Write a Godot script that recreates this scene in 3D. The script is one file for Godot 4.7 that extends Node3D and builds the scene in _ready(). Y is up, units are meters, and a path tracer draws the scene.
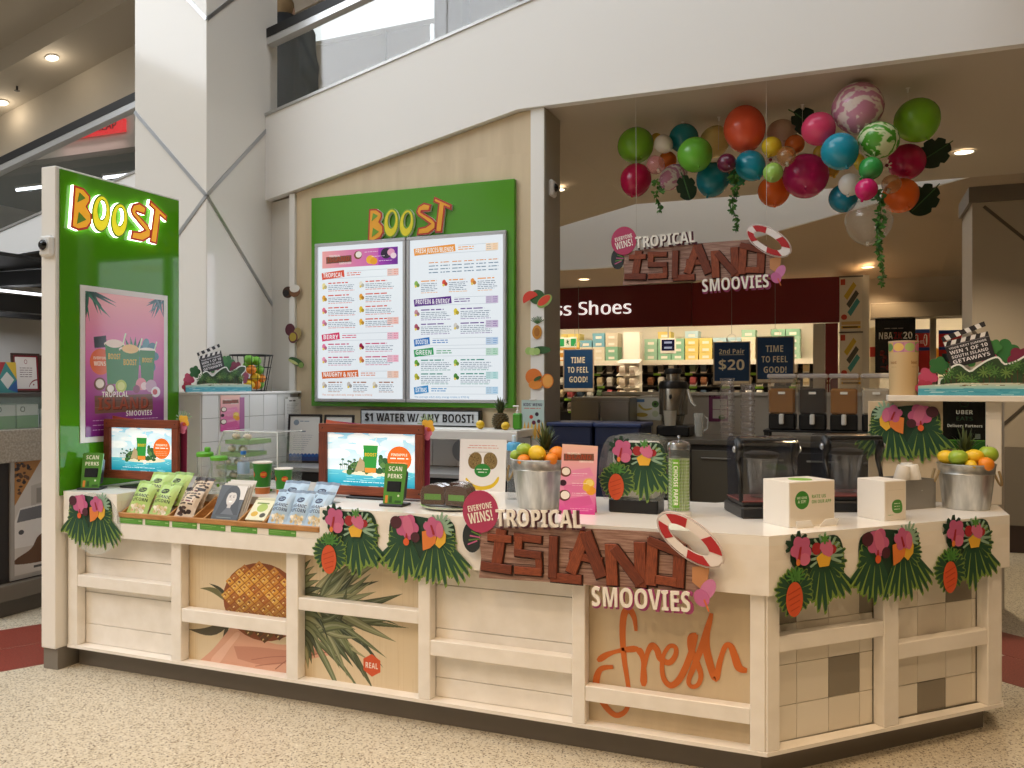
extends Node3D
# Axes: x runs to the right along the front of the juice kiosk, z comes out of it, y is up, the origin lies on the floor under the front corner of the counter.

class MB:
	var v := PackedVector3Array()
	var n := PackedVector3Array()
	var uv := PackedVector2Array()
	var xf := Transform3D.IDENTITY
	func tri(a: Vector3, b: Vector3, c: Vector3) -> void:
		var m := (b - a).cross(c - a).normalized()
		trin(a, b, c, m, m, m)
	func trin(a: Vector3, b: Vector3, c: Vector3, na: Vector3, nb: Vector3, nc: Vector3, ua := Vector2.ZERO, ub := Vector2.ZERO, uc := Vector2.ZERO) -> void:
		v.append(xf * a); v.append(xf * c); v.append(xf * b)
		n.append(xf.basis * na); n.append(xf.basis * nc); n.append(xf.basis * nb)
		uv.append(ua); uv.append(uc); uv.append(ub)
	func quad(a: Vector3, b: Vector3, c: Vector3, d: Vector3) -> void:
		var m := (c - a).cross(d - b).normalized()
		trin(a, b, c, m, m, m, Vector2(0, 1), Vector2(1, 1), Vector2(1, 0))
		trin(a, c, d, m, m, m, Vector2(0, 1), Vector2(1, 0), Vector2(0, 0))
	func quadn(a: Vector3, b: Vector3, c: Vector3, d: Vector3, na: Vector3, nb: Vector3, nc: Vector3, nd: Vector3) -> void:
		trin(a, b, c, na, nb, nc, Vector2(0, 1), Vector2(1, 1), Vector2(1, 0))
		trin(a, c, d, na, nc, nd, Vector2(0, 1), Vector2(1, 0), Vector2(0, 0))
	func box(c: Vector3, s: Vector3, b := Basis.IDENTITY) -> MB:
		var h := s * 0.5
		var p := []
		for i in 8:
			p.append(c + b * Vector3(h.x * (1 if i & 1 else -1), h.y * (1 if i & 2 else -1), h.z * (1 if i & 4 else -1)))
		quad(p[4], p[5], p[7], p[6]); quad(p[1], p[0], p[2], p[3])
		quad(p[5], p[1], p[3], p[7]); quad(p[0], p[4], p[6], p[2])
		quad(p[6], p[7], p[3], p[2]); quad(p[0], p[1], p[5], p[4])
		return self
	func span(x0: float, x1: float, y0: float, y1: float, z0: float, z1: float) -> MB:
		return box(Vector3(x0 + x1, y0 + y1, z0 + z1) * 0.5, Vector3(absf(x1 - x0), absf(y1 - y0), absf(z1 - z0)))
	func rbox(c: Vector3, s: Vector3, r: float, b := Basis.IDENTITY) -> MB:
		var h := s * 0.5
		r = minf(r, minf(h.x, minf(h.y, h.z)) * 0.98)
		var q := func(ax: int, sx: int, sy: int, sz: int) -> Vector3:
			var e := Vector3(h.x, h.y, h.z) - Vector3(r, r, r)
			e[ax] += r
			return c + b * Vector3(e.x * sx, e.y * sy, e.z * sz)
		for sg in [1, -1]:
			# faces, each corner listed counter-clockwise as seen from outside
			var f := [[q.call(0, sg, -1, sg), q.call(0, sg, -1, -sg), q.call(0, sg, 1, -sg), q.call(0, sg, 1, sg)],
				[q.call(1, -1, sg, sg), q.call(1, 1, sg, sg), q.call(1, 1, sg, -sg), q.call(1, -1, sg, -sg)],
				[q.call(2, -sg, -1, sg), q.call(2, sg, -1, sg), q.call(2, sg, 1, sg), q.call(2, -sg, 1, sg)]]
			for k in f:
				quad(k[0], k[1], k[2], k[3])
		for s1 in [-1, 1]:
			for s2 in [-1, 1]:
				edge(q.call(0, s1, s2, -1), q.call(0, s1, s2, 1), q.call(1, s1, s2, 1), q.call(1, s1, s2, -1), c)
				edge(q.call(0, s1, -1, s2), q.call(0, s1, 1, s2), q.call(2, s1, 1, s2), q.call(2, s1, -1, s2), c)
				edge(q.call(1, -1, s1, s2), q.call(1, 1, s1, s2), q.call(2, 1, s1, s2), q.call(2, -1, s1, s2), c)
				for s3 in [-1, 1]:
					var a: Vector3 = q.call(0, s1, s2, s3)
					var d: Vector3 = q.call(1, s1, s2, s3)
					var e: Vector3 = q.call(2, s1, s2, s3)
					if (d - a).cross(e - a).dot(a - c) > 0: tri(a, d, e)
					else: tri(a, e, d)
		return self
	func edge(a: Vector3, b: Vector3, c: Vector3, d: Vector3, o: Vector3) -> void:
		if (c - a).cross(d - b).dot(a + c - o * 2.0) > 0: quad(a, b, c, d)
		else: quad(d, c, b, a)
	func lathe(prof: Array, seg := 24, o := Vector3.ZERO, b := Basis.IDENTITY, a0 := 0.0, a1 := TAU) -> MB:
		# prof: Vector2(radius, height) from bottom to top along the outside
		for i in prof.size() - 1:
			var p: Vector2 = prof[i]
			var q: Vector2 = prof[i + 1]
			if p.is_equal_approx(q): continue
			var t := (q - p).normalized()
			var np := t
			var nq := t
			if i > 0:
				var t0: Vector2 = (p - prof[i - 1]).normalized()
				if t0.dot(t) > 0.75: np = (t0 + t).normalized()
			if i + 2 < prof.size():
				var t2: Vector2 = (prof[i + 2] - q).normalized()
				if t2.dot(t) > 0.75: nq = (t2 + t).normalized()
			for k in seg:
				var x := a0 + (a1 - a0) * k / seg
				var y := a0 + (a1 - a0) * (k + 1) / seg
				var dx := Vector3(sin(x), 0, cos(x))
				var dy := Vector3(sin(y), 0, cos(y))
				var ux := float(k) / seg
				var uy := float(k + 1) / seg
				var vp := 1.0 - float(i) / (prof.size() - 1)
				var vq := 1.0 - float(i + 1) / (prof.size() - 1)
				var A := o + b * (dx * p.x + Vector3(0, p.y, 0))
				var B := o + b * (dy * p.x + Vector3(0, p.y, 0))
				var C := o + b * (dy * q.x + Vector3(0, q.y, 0))
				var D := o + b * (dx * q.x + Vector3(0, q.y, 0))
				var nA := b * (dx * np.y + Vector3(0, -np.x, 0))
				var nB := b * (dy * np.y + Vector3(0, -np.x, 0))
				var nC := b * (dy * nq.y + Vector3(0, -nq.x, 0))
				var nD := b * (dx * nq.y + Vector3(0, -nq.x, 0))
				if p.x > 1e-6: trin(A, B, C, nA, nB, nC, Vector2(ux, vp), Vector2(uy, vp), Vector2(uy, vq))
				if q.x > 1e-6: trin(A, C, D, nA, nC, nD, Vector2(ux, vp), Vector2(uy, vq), Vector2(ux, vq))
		return self
	func ball(c: Vector3, r: Vector3, seg := 16, b := Basis.IDENTITY) -> MB:
		var rings := maxi(4, seg / 2)
		for i in rings:
			var t0 := -PI / 2 + PI * i / rings
			var t1 := -PI / 2 + PI * (i + 1) / rings
			for k in seg:
				var x := TAU * k / seg
				var y := TAU * (k + 1) / seg
				var P := [Vector3(cos(t0) * sin(x), sin(t0), cos(t0) * cos(x)), Vector3(cos(t0) * sin(y), sin(t0), cos(t0) * cos(y)), Vector3(cos(t1) * sin(y), sin(t1), cos(t1) * cos(y)), Vector3(cos(t1) * sin(x), sin(t1), cos(t1) * cos(x))]
				var N := []
				var Q := []
				for p in P:
					N.append((b * (p / r)).normalized()); Q.append(c + b * (p * r))
				var u := [Vector2(float(k) / seg, 1.0 - float(i) / rings), Vector2(float(k + 1) / seg, 1.0 - float(i) / rings), Vector2(float(k + 1) / seg, 1.0 - float(i + 1) / rings), Vector2(float(k) / seg, 1.0 - float(i + 1) / rings)]
				if i > 0: trin(Q[0], Q[1], Q[2], N[0], N[1], N[2], u[0], u[1], u[2])
				if i < rings - 1: trin(Q[0], Q[2], Q[3], N[0], N[2], N[3], u[0], u[2], u[3])
		return self
	func tube(pts: Array, rad, sides := 8, caps := true) -> MB:
		var rings := []
		var up := Vector3.UP
		for i in pts.size():
			var t: Vector3 = (pts[mini(i + 1, pts.size() - 1)] - pts[maxi(i - 1, 0)]).normalized()
			if absf(t.dot(up)) > 0.95: up = Vector3.RIGHT if absf(t.x) < 0.9 else Vector3.BACK
			var s := t.cross(up).normalized()
			up = s.cross(t).normalized()
			var r: float = rad[i] if rad is Array else rad
			var ring := []
			for k in sides:
				var a := TAU * k / sides
				var d := s * cos(a) + up * sin(a)
				ring.append([pts[i] + d * r, d])
			rings.append([ring, t])
		for i in rings.size() - 1:
			for k in sides:
				var a = rings[i][0][k]
				var b2 = rings[i][0][(k + 1) % sides]
				var c = rings[i + 1][0][(k + 1) % sides]
				var d = rings[i + 1][0][k]
				quadn(b2[0], a[0], d[0], c[0], b2[1], a[1], d[1], c[1])
		if caps:
			for e in [0, rings.size() - 1]:
				var m: Vector3 = rings[e][1] * (-1.0 if e == 0 else 1.0)
				for k in range(1, sides - 1):
					var a: Vector3 = rings[e][0][0][0]
					var p: Vector3 = rings[e][0][k][0]
					var q: Vector3 = rings[e][0][k + 1][0]
					if (p - a).cross(q - a).dot(m) > 0: trin(a, p, q, m, m, m)
					else: trin(a, q, p, m, m, m)
		return self
	func prism(poly: PackedVector2Array, z0: float, z1: float, r := Rect2()) -> MB:
		# a flat outline in x, y pushed out from z0 to z1; r maps the print on its faces
		var idx := Geometry2D.triangulate_polygon(poly)
		if idx.is_empty(): return self
		var area := 0.0
		for i in poly.size():
			area += poly[i].cross(poly[(i + 1) % poly.size()])
		if r.size.x == 0:
			r = Rect2(poly[0], Vector2.ZERO)
			for p in poly: r = r.expand(p)
		var U := func(p: Vector2) -> Vector2: return Vector2((p.x - r.position.x) / maxf(r.size.x, 1e-6), 1.0 - (p.y - r.position.y) / maxf(r.size.y, 1e-6))
		for i in range(0, idx.size(), 3):
			var a := poly[idx[i]]
			var b := poly[idx[i + 1]]
			var c := poly[idx[i + 2]]
			if (b - a).cross(c - a) < 0:
				var t := b
				b = c
				c = t
			trin(Vector3(a.x, a.y, z1), Vector3(b.x, b.y, z1), Vector3(c.x, c.y, z1), Vector3.BACK, Vector3.BACK, Vector3.BACK, U.call(a), U.call(b), U.call(c))
			trin(Vector3(a.x, a.y, z0), Vector3(c.x, c.y, z0), Vector3(b.x, b.y, z0), Vector3.FORWARD, Vector3.FORWARD, Vector3.FORWARD, U.call(a), U.call(c), U.call(b))
		for i in poly.size():
			var a := poly[i]
			var b := poly[(i + 1) % poly.size()]
			if area < 0:
				var t := a
				a = b
				b = t
			var m := Vector3(b.y - a.y, a.x - b.x, 0).normalized()
			trin(Vector3(a.x, a.y, z0), Vector3(b.x, b.y, z0), Vector3(b.x, b.y, z1), m, m, m, U.call(a), U.call(b), U.call(b))
			trin(Vector3(a.x, a.y, z0), Vector3(b.x, b.y, z1), Vector3(a.x, a.y, z1), m, m, m, U.call(a), U.call(b), U.call(a))
		return self
	func ring(outer: PackedVector2Array, inner: PackedVector2Array, z0: float, z1: float) -> MB:
		# the band between two outlines with as many points each, both counter-clockwise
		var m := outer.size()
		for i in m:
			var j := (i + 1) % m
			var a := outer[i]
			var b := outer[j]
			var c := inner[j]
			var d := inner[i]
			quad(Vector3(a.x, a.y, z1), Vector3(b.x, b.y, z1), Vector3(c.x, c.y, z1), Vector3(d.x, d.y, z1))
			quad(Vector3(b.x, b.y, z0), Vector3(a.x, a.y, z0), Vector3(d.x, d.y, z0), Vector3(c.x, c.y, z0))
			quad(Vector3(a.x, a.y, z0), Vector3(b.x, b.y, z0), Vector3(b.x, b.y, z1), Vector3(a.x, a.y, z1))
			quad(Vector3(c.x, c.y, z0), Vector3(d.x, d.y, z0), Vector3(d.x, d.y, z1), Vector3(c.x, c.y, z1))
		return self
	func stroke(pts: Array, w, z0: float, z1: float) -> MB:
		# a flat ribbon along a line of Vector2, w its width or one width for each point
		var L := []
		var R := []
		for i in pts.size():
			var t: Vector2 = (pts[mini(i + 1, pts.size() - 1)] - pts[maxi(i - 1, 0)]).normalized()
			var s: Vector2 = Vector2(-t.y, t.x) * ((w[i] if w is Array else w) * 0.5)
			L.append(pts[i] + s); R.append(pts[i] - s)
		var top := z1
		for i in pts.size() - 1:
			z1 = top + i * 0.00002
			var a: Vector2 = R[i]
			var b: Vector2 = R[i + 1]
			var c: Vector2 = L[i + 1]
			var d: Vector2 = L[i]
			quad(Vector3(a.x, a.y, z1), Vector3(b.x, b.y, z1), Vector3(c.x, c.y, z1), Vector3(d.x, d.y, z1))
			quad(Vector3(a.x, a.y, z0), Vector3(b.x, b.y, z0), Vector3(b.x, b.y, z1), Vector3(a.x, a.y, z1))
			quad(Vector3(c.x, c.y, z0), Vector3(d.x, d.y, z0), Vector3(d.x, d.y, z1), Vector3(c.x, c.y, z1))
		return self
	func mesh() -> ArrayMesh:
		var a := []
		a.resize(Mesh.ARRAY_MAX)
		a[Mesh.ARRAY_VERTEX] = v
		a[Mesh.ARRAY_NORMAL] = n
		a[Mesh.ARRAY_TEX_UV] = uv
		var m := ArrayMesh.new()
		m.add_surface_from_arrays(Mesh.PRIMITIVE_TRIANGLES, a)
		return m

class Canvas:
	# a flat print drawn pixel by pixel: fills, outlines and lettering
	var im: Image
	var w: int
	var h: int
	static var fonts := {}
	func _init(W: int, H: int, c: Color) -> void:
		w = W
		h = H
		im = Image.create_empty(W, H, false, Image.FORMAT_RGBA8)
		im.fill(c)
	func rect(x: float, y: float, ww: float, hh: float, c: Color) -> Canvas:
		im.fill_rect(Rect2i(int(x), int(y), maxi(1, int(ww)), maxi(1, int(hh))), c)
		return self
	func poly(p: Array, c: Color) -> Canvas:
		var lo := 1e9
		var hi := -1e9
		for q in p:
			lo = minf(lo, q.y); hi = maxf(hi, q.y)
		for y in range(maxi(0, int(lo)), mini(h - 1, int(hi)) + 1):
			var xs := []
			for i in p.size():
				var a: Vector2 = p[i]
				var b: Vector2 = p[(i + 1) % p.size()]
				if (a.y <= y + 0.5) != (b.y <= y + 0.5):
					xs.append(a.x + (y + 0.5 - a.y) / (b.y - a.y) * (b.x - a.x))
			xs.sort()
			for i in range(0, xs.size() - 1, 2):
				var x0 := maxi(0, roundi(xs[i]))
				var x1 := mini(w, roundi(xs[i + 1]))
				if x1 > x0: im.fill_rect(Rect2i(x0, y, x1 - x0, 1), c)
		return self
	func oval(cx: float, cy: float, rx: float, ry: float, c: Color, turn := 0.0) -> Canvas:
		var p := []
		for i in 28:
			p.append(Vector2(cx, cy) + Vector2(cos(TAU * i / 28) * rx, sin(TAU * i / 28) * ry).rotated(turn))
		return poly(p, c)
	func line(p: Array, wd: float, c: Color) -> Canvas:
		for i in p.size() - 1:
			var a: Vector2 = p[i]
			var b: Vector2 = p[i + 1]
			var s := (b - a).normalized().orthogonal() * wd * 0.5
			poly([a + s, b + s, b - s, a - s], c)
		return self
	func leaf(a: Vector2, b: Vector2, wd: float, c: Color, bend := 0.0) -> Canvas:
		var s := (b - a).orthogonal().normalized()
		var l := []
		var r := []
		for i in 9:
			var t := i / 8.0
			var m := a.lerp(b, t) + s * bend * sin(PI * t)
			var k := wd * 0.5 * sin(PI * pow(t, 0.7))
			l.append(m + s * k); r.push_front(m - s * k)
		return poly(l + r, c)
	func text(s: String, x: float, y: float, size: int, c: Color, bold := true, fit := 0.0, serif := false) -> float:
		# x, y: left end of the baseline; fit: squeeze to this width; returns the width
		var key := ("Droid Serif" if serif else "Droid Sans") + ("b" if bold else "")
		if not fonts.has(key):
			var f := SystemFont.new()
			f.font_names = PackedStringArray(["Droid Serif" if serif else "Droid Sans"])
			f.font_weight = 700 if bold else 400
			fonts[key] = f
		var rid: RID = fonts[key].get_rids()[0]
		var ts := TextServerManager.get_primary_interface()
		var sz := Vector2i(size, 0)
		var total := 0.0
		for ch in s:
			total += ts.font_get_glyph_advance(rid, size, ts.font_get_glyph_index(rid, size, ch.unicode_at(0), 0)).x
		var tmp := Image.create_empty(maxi(4, int(total) + size), size * 2, false, Image.FORMAT_RGBA8)
		tmp.fill(Color(c, 0.0))
		var pen := size * 0.25
		for ch in s:
			var g := ts.font_get_glyph_index(rid, size, ch.unicode_at(0), 0)
			ts.font_render_glyph(rid, sz, g)
			var tx := ts.font_get_glyph_texture_idx(rid, sz, g)
			if tx >= 0:
				var at := ts.font_get_texture_image(rid, sz, tx)
				var uvr := ts.font_get_glyph_uv_rect(rid, sz, g)
				# soft edges: take the glyph's own coverage
				var gr := Rect2i(uvr)
				var off := Vector2i(Vector2(pen, size * 1.3) + ts.font_get_glyph_offset(rid, sz, g))
				for yy in gr.size.y:
					for xx in gr.size.x:
						var p := off + Vector2i(xx, yy)
						if p.x >= 0 and p.y >= 0 and p.x < tmp.get_width() and p.y < tmp.get_height():
							var al := at.get_pixel(gr.position.x + xx, gr.position.y + yy).a
							if al > 0.02: tmp.set_pixel(p.x, p.y, Color(c, al))
			pen += ts.font_get_glyph_advance(rid, size, g).x
		var k := 1.0
		if fit > 0.0 and total > 0.0:
			k = fit / total
			tmp.resize(maxi(2, int(tmp.get_width() * k)), tmp.get_height(), Image.INTERPOLATE_BILINEAR)
		im.blend_rect(tmp, Rect2i(Vector2i.ZERO, tmp.get_size()), Vector2i(int(x - size * 0.25 * k), int(y - size * 1.3)))
		return total * k
	func greek(x: float, y: float, ww: float, sz: float, c: Color, rng: RandomNumberGenerator) -> void:
		# a line of words too small to read
		var p := x
		while p < x + ww:
			var l := rng.randf_range(1.2, 4.5) * sz
			rect(p, y, minf(l, x + ww - p), maxf(1.0, sz * 0.55), c)
			p += l + sz * 0.6
	func tex() -> ImageTexture:
		im.generate_mipmaps()
		return ImageTexture.create_from_image(im)

var mats := {}
var taken := {}
var rng := RandomNumberGenerator.new()
var font_bold: SystemFont
var font_reg: SystemFont

func col(hex: String) -> Color:
	return Color.html(hex)

func mat(hex: String, rough := 0.6, metal := 0.0, extra := {}) -> StandardMaterial3D:
	var key := "%s %f %f %s" % [hex, rough, metal, extra]
	if mats.has(key): return mats[key]
	var m := StandardMaterial3D.new()
	m.albedo_color = col(hex)
	m.roughness = rough
	m.metallic = metal
	for k in extra: m.set(k, extra[k])
	mats[key] = m
	return m

func glow(hex: String, e: float) -> StandardMaterial3D:
	return mat(hex, 0.5, 0.0, {"emission_enabled": true, "emission": col(hex), "emission_energy_multiplier": e})

func pane(hex: String, alpha: float, rough := 0.04) -> StandardMaterial3D:
	var m := StandardMaterial3D.new()
	m.albedo_color = Color(col(hex), alpha)
	m.transparency = BaseMaterial3D.TRANSPARENCY_ALPHA
	m.roughness = rough
	m.metallic_specular = 0.5
	return m

func printed(t: Texture2D, rough := 0.45, emit := 0.0) -> StandardMaterial3D:
	var m := StandardMaterial3D.new()
	m.albedo_texture = t
	m.roughness = rough
	if emit > 0.0:
		m.emission_enabled = true
		m.emission_texture = t
		m.emission = Color.BLACK
		m.emission_energy_multiplier = emit
		m.emission_operator = BaseMaterial3D.EMISSION_OP_ADD
	return m

func numbered(called: String) -> String:
	var k: int = taken.get(called, 0)
	taken[called] = k + 1
	return called if k == 0 else "%s_%03d" % [called, k]

func obj(called: String, b: MB, m: Material, parent: Node = null, at := Vector3.ZERO, turn := Vector3.ZERO) -> MeshInstance3D:
	return inst(called, b.mesh(), m, parent, at, turn)

func inst(called: String, mesh: Mesh, m: Material, parent: Node = null, at := Vector3.ZERO, turn := Vector3.ZERO) -> MeshInstance3D:
	var o := MeshInstance3D.new()
	o.mesh = mesh
	o.material_override = m
	o.position = at
	o.rotation = turn
	if parent == null:
		o.name = numbered(called)
		add_child(o)
	else:
		o.name = called
		parent.add_child(o, true)
	return o

func tag(o: Node3D, label: String, category: String, group := "") -> Node3D:
	o.set_meta("label", label)
	o.set_meta("category", category)
	if group != "": o.set_meta("group", group)
	return o

func thing(called: String, label: String, category: String, at := Vector3.ZERO, yaw := 0.0, group := "") -> Node3D:
	var o := Node3D.new()
	o.name = numbered(called)
	add_child(o)
	o.position = at
	o.rotation.y = yaw
	return tag(o, label, category, group)

func structure(o: Node3D) -> Node3D:
	o.set_meta("kind", "structure")
	return o

func setting(called: String, b: MB, m: Material) -> MeshInstance3D:
	var o := obj(called, b, m)
	o.set_meta("kind", "structure")
	return o

func copy(o: Node3D, at: Vector3, yaw: float, label := "") -> Node3D:
	var c: Node3D = o.duplicate()
	var base := String(o.name)
	if base.length() > 4 and base.substr(base.length() - 4, 1) == "_" and base.right(3).is_valid_int(): base = base.left(base.length() - 4)
	c.name = numbered(base)
	add_child(c)
	c.position = at
	c.rotation.y = yaw
	if label != "": c.set_meta("label", label)
	return c

func bx() -> MB:
	return MB.new()

func V(a: Array) -> PackedVector2Array:
	# [x, y, x, y ...] as points
	var p := PackedVector2Array()
	for i in range(0, a.size(), 2): p.append(Vector2(a[i], a[i + 1]))
	return p

func oval2(cx: float, cy: float, rx: float, ry: float, k := 24, turn := 0.0) -> PackedVector2Array:
	var p := PackedVector2Array()
	for i in k: p.append(Vector2(cx, cy) + Vector2(cos(TAU * i / k) * rx, sin(TAU * i / k) * ry).rotated(turn))
	return p

func smooth2(a: Array, steps := 6, closed := false) -> Array:
	# a Catmull-Rom line through points
	var out := []
	var m := a.size()
	for i in (m if closed else m - 1):
		var p0: Vector2 = a[(i - 1 + m) % m] if closed else a[maxi(i - 1, 0)]
		var p1: Vector2 = a[i]
		var p2: Vector2 = a[(i + 1) % m]
		var p3: Vector2 = a[(i + 2) % m] if closed else a[mini(i + 2, m - 1)]
		for k in steps: out.append(p1.cubic_interpolate(p2, p0, p3, float(k) / steps))
	if not closed: out.append(a[m - 1])
	return out

func word(s: String, height: float, depth: float, m: Material, parent: Node, at: Vector3, width := 0.0, turn := Vector3.ZERO, called := "lettering", bold := true, lean := 0.0) -> MeshInstance3D:
	# raised lettering centred on at; height of the capitals in metres
	var t := TextMesh.new()
	t.font = font_bold if bold else font_reg
	t.font_size = 64
	t.pixel_size = height / (64 * 0.714)
	t.depth = maxf(depth, 0.0002)
	t.curve_step = 6.0
	t.text = s
	var am := ArrayMesh.new()
	am.add_surface_from_arrays(Mesh.PRIMITIVE_TRIANGLES, t.get_mesh_arrays())
	var o := inst(called, am, m, parent, at, turn)
	if width > 0.0 or lean != 0.0:
		var k := 1.0
		if width > 0.0: k = width / maxf(am.get_aabb().size.x, 0.0001)
		var bs := Basis.from_euler(turn)
		o.basis = Basis(bs.x * k, bs.y + bs.x * lean, bs.z)
	return o

func face_print(called: String, t: Material, w: float, h: float, thick: float, parent: Node, at: Vector3, turn := Vector3.ZERO) -> MeshInstance3D:
	# a printed sheet or board with the picture on its front, its back and edges carry the edge of the picture
	var b := bx()
	b.prism(V([-w / 2, -h / 2, w / 2, -h / 2, w / 2, h / 2, -w / 2, h / 2]), -thick, 0.0)
	return obj(called, b, t, parent, at, turn)

func noise_tex(size: Vector2i, lo: Color, hi: Color, fx: float, fy: float, seed_: int, oct := 4, grain := 0.0) -> ImageTexture:
	var f := FastNoiseLite.new()
	f.seed = seed_
	f.noise_type = FastNoiseLite.TYPE_SIMPLEX_SMOOTH
	f.frequency = 1.0
	f.fractal_octaves = oct
	var r := RandomNumberGenerator.new()
	r.seed = seed_
	var im := Image.create_empty(size.x, size.y, false, Image.FORMAT_RGBA8)
	for y in size.y:
		for x in size.x:
			# wrap round a torus in one direction each so that the repeat does not show
			var u := float(x) / size.x
			var w := float(y) / size.y
			var k := f.get_noise_2d(u * fx, w * fy)
			k = lerpf(k, f.get_noise_2d((u - 1.0) * fx, w * fy), smoothstep(0.8, 1.0, u))
			k = clampf(k * 0.9 + 0.5 + r.randf_range(-grain, grain), 0, 1)
			im.set_pixel(x, y, lo.lerp(hi, k))
	im.generate_mipmaps()
	return ImageTexture.create_from_image(im)

func tri_mat(t: Texture2D, metres: float, rough := 0.5, hex := "ffffff") -> StandardMaterial3D:
	var m := StandardMaterial3D.new()
	m.albedo_texture = t
	m.albedo_color = col(hex)
	m.roughness = rough
	m.uv1_triplanar = true
	m.uv1_world_triplanar = true
	m.uv1_scale = Vector3.ONE / metres
	return m

# the brush script word on the plain front panel: x, y of each stroke in metres, then its width
const FRESH := [[-0.554, 0.543, -0.561, 0.597, -0.580, 0.629, -0.602, 0.620, -0.612, 0.568, -0.612, 0.493, -0.605, 0.412, -0.594, 0.343, -0.586, 0.286, -0.587, 0.228, -0.606, 0.188, -0.645, 0.171, -0.688, 0.202, -0.722, 0.256, -0.730, 0.308, -0.710, 0.361, -0.654, 0.378, 0.022],
	[-0.725, 0.395, -0.676, 0.430, -0.616, 0.454, -0.542, 0.470, 0.02],
	[-0.547, 0.470, -0.528, 0.442, -0.521, 0.387, -0.521, 0.312, 0.022],
	[-0.521, 0.364, -0.505, 0.453, -0.484, 0.489, -0.463, 0.473, -0.449, 0.438, -0.411, 0.426, -0.385, 0.461, -0.385, 0.493, -0.410, 0.495, -0.435, 0.455, -0.442, 0.403, -0.433, 0.353, -0.405, 0.331, -0.371, 0.358, -0.337, 0.427, -0.308, 0.516, -0.297, 0.558, 0.02],
	[-0.297, 0.558, -0.321, 0.544, -0.319, 0.492, -0.295, 0.438, -0.279, 0.389, -0.292, 0.348, -0.319, 0.338, -0.330, 0.361, -0.310, 0.418, -0.276, 0.508, -0.248, 0.601, -0.236, 0.652, 0.02],
	[-0.241, 0.636, -0.259, 0.533, -0.246, 0.455, -0.219, 0.384, -0.201, 0.459, -0.180, 0.521, -0.158, 0.524, -0.143, 0.488, -0.125, 0.441, -0.093, 0.432, 0.024]]

func lamp_area(at: Vector3, size: Vector2, hex: String, e: float, turn := Vector3(-PI / 2, 0, 0), called := "area_light") -> void:
	var l := AreaLight3D.new()
	l.name = called
	l.area_size = size
	l.light_color = col(hex)
	l.light_energy = e
	l.area_range = 40.0
	l.shadow_enabled = true
	l.position = at
	l.rotation = turn
	add_child(l, true)

func _ready() -> void:
	rng.seed = 20
	font_bold = SystemFont.new()
	font_bold.font_names = PackedStringArray(["Droid Sans"])
	font_bold.font_weight = 700
	font_reg = SystemFont.new()
	font_reg.font_names = PackedStringArray(["Droid Sans"])
	# camera
	var cam := Camera3D.new()
	cam.name = "camera"
	cam.position = Vector3(0.3104, 1.6, 3.487)
	cam.rotation.y = atan2(0.3731, 0.9278)
	cam.fov = rad_to_deg(2.0 * atan(384.0 / 850.0))
	cam.near = 0.05
	cam.far = 120.0
	add_child(cam)
	# air
	var we := WorldEnvironment.new()
	we.name = "world_environment"
	var env := Environment.new()
	env.background_mode = Environment.BG_COLOR
	env.background_color = col("c9d6e2")
	env.background_energy_multiplier = 0.35
	env.tonemap_mode = Environment.TONE_MAPPER_LINEAR
	env.tonemap_exposure = 0.93
	env.sdfgi_enabled = true
	env.ssao_enabled = true
	env.ssil_enabled = true
	we.environment = env
	add_child(we)
	# daylight from the glazed roof over the open hall, to the left of the lower ceiling
	skylight(Vector3(-2.9, 7.9, 0.2), Vector2(9.0, 3.6), 2.5)
	skylight(Vector3(-8.6, 7.9, 5.6), Vector2(7.6, 6.0), 6.0)
	# daylight falling through the slot behind the upper moving walkway
	skylight(Vector3(-1.0, 7.9, -6.22), Vector2(7.0, 0.8), 16.0)
	# warm lamps in the lower ceiling over the kiosk's front
	for p in [Vector2(-3.6, 3.5), Vector2(-1.9, 2.6), Vector2(-0.1, 1.3), Vector2(1.7, 0.3), Vector2(-4.2, 4.6), Vector2(-1.6, 4.6), Vector2(0.4, 3.6), Vector2(2.2, 2.6)]:
		downlight(Vector3(p.x, 4.198, p.y), "ffdcb2", 3.9, "warm round downlight in the lower ceiling before the kiosk", 0.09)
	build_shell()
	build_walkways()
	build_columns()
	build_menu_wall()
	build_counter()
	build_sign_panel()
	build_menu_board()
	build_garlands()
	build_balloons()
	build_counter_things()
	build_shelf_unit()
	build_workspace()
	build_shops()
	build_left()
	build_upper()

func skylight(at: Vector3, size: Vector2, e: float) -> void:
	var o := thing("skylight", "glazed roof light above the open hall of the mall", "skylight", at, 0.0, "roof lights over the hall")
	o.set_meta("kind", "structure")
	obj("pane", bx().box(Vector3(0, 0.03, 0), Vector3(size.x, 0.02, size.y)), glow("e4ecf4", 1.0), o)
	var f := bx()
	for s in [-1, 1]:
		f.box(Vector3(s * (size.x / 2 + 0.04), 0.04, 0), Vector3(0.08, 0.1, size.y + 0.16))
		f.box(Vector3(0, 0.04, s * (size.y / 2 + 0.04)), Vector3(size.x, 0.1, 0.08))
	obj("frame", f, mat("d8d8d6", 0.5), o)
	lamp_area(at + Vector3(0, -0.02, 0), size, "eef3fa", e * size.x * size.y / 4.0, Vector3(-PI / 2, 0, 0), "skylight_light")

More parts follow.
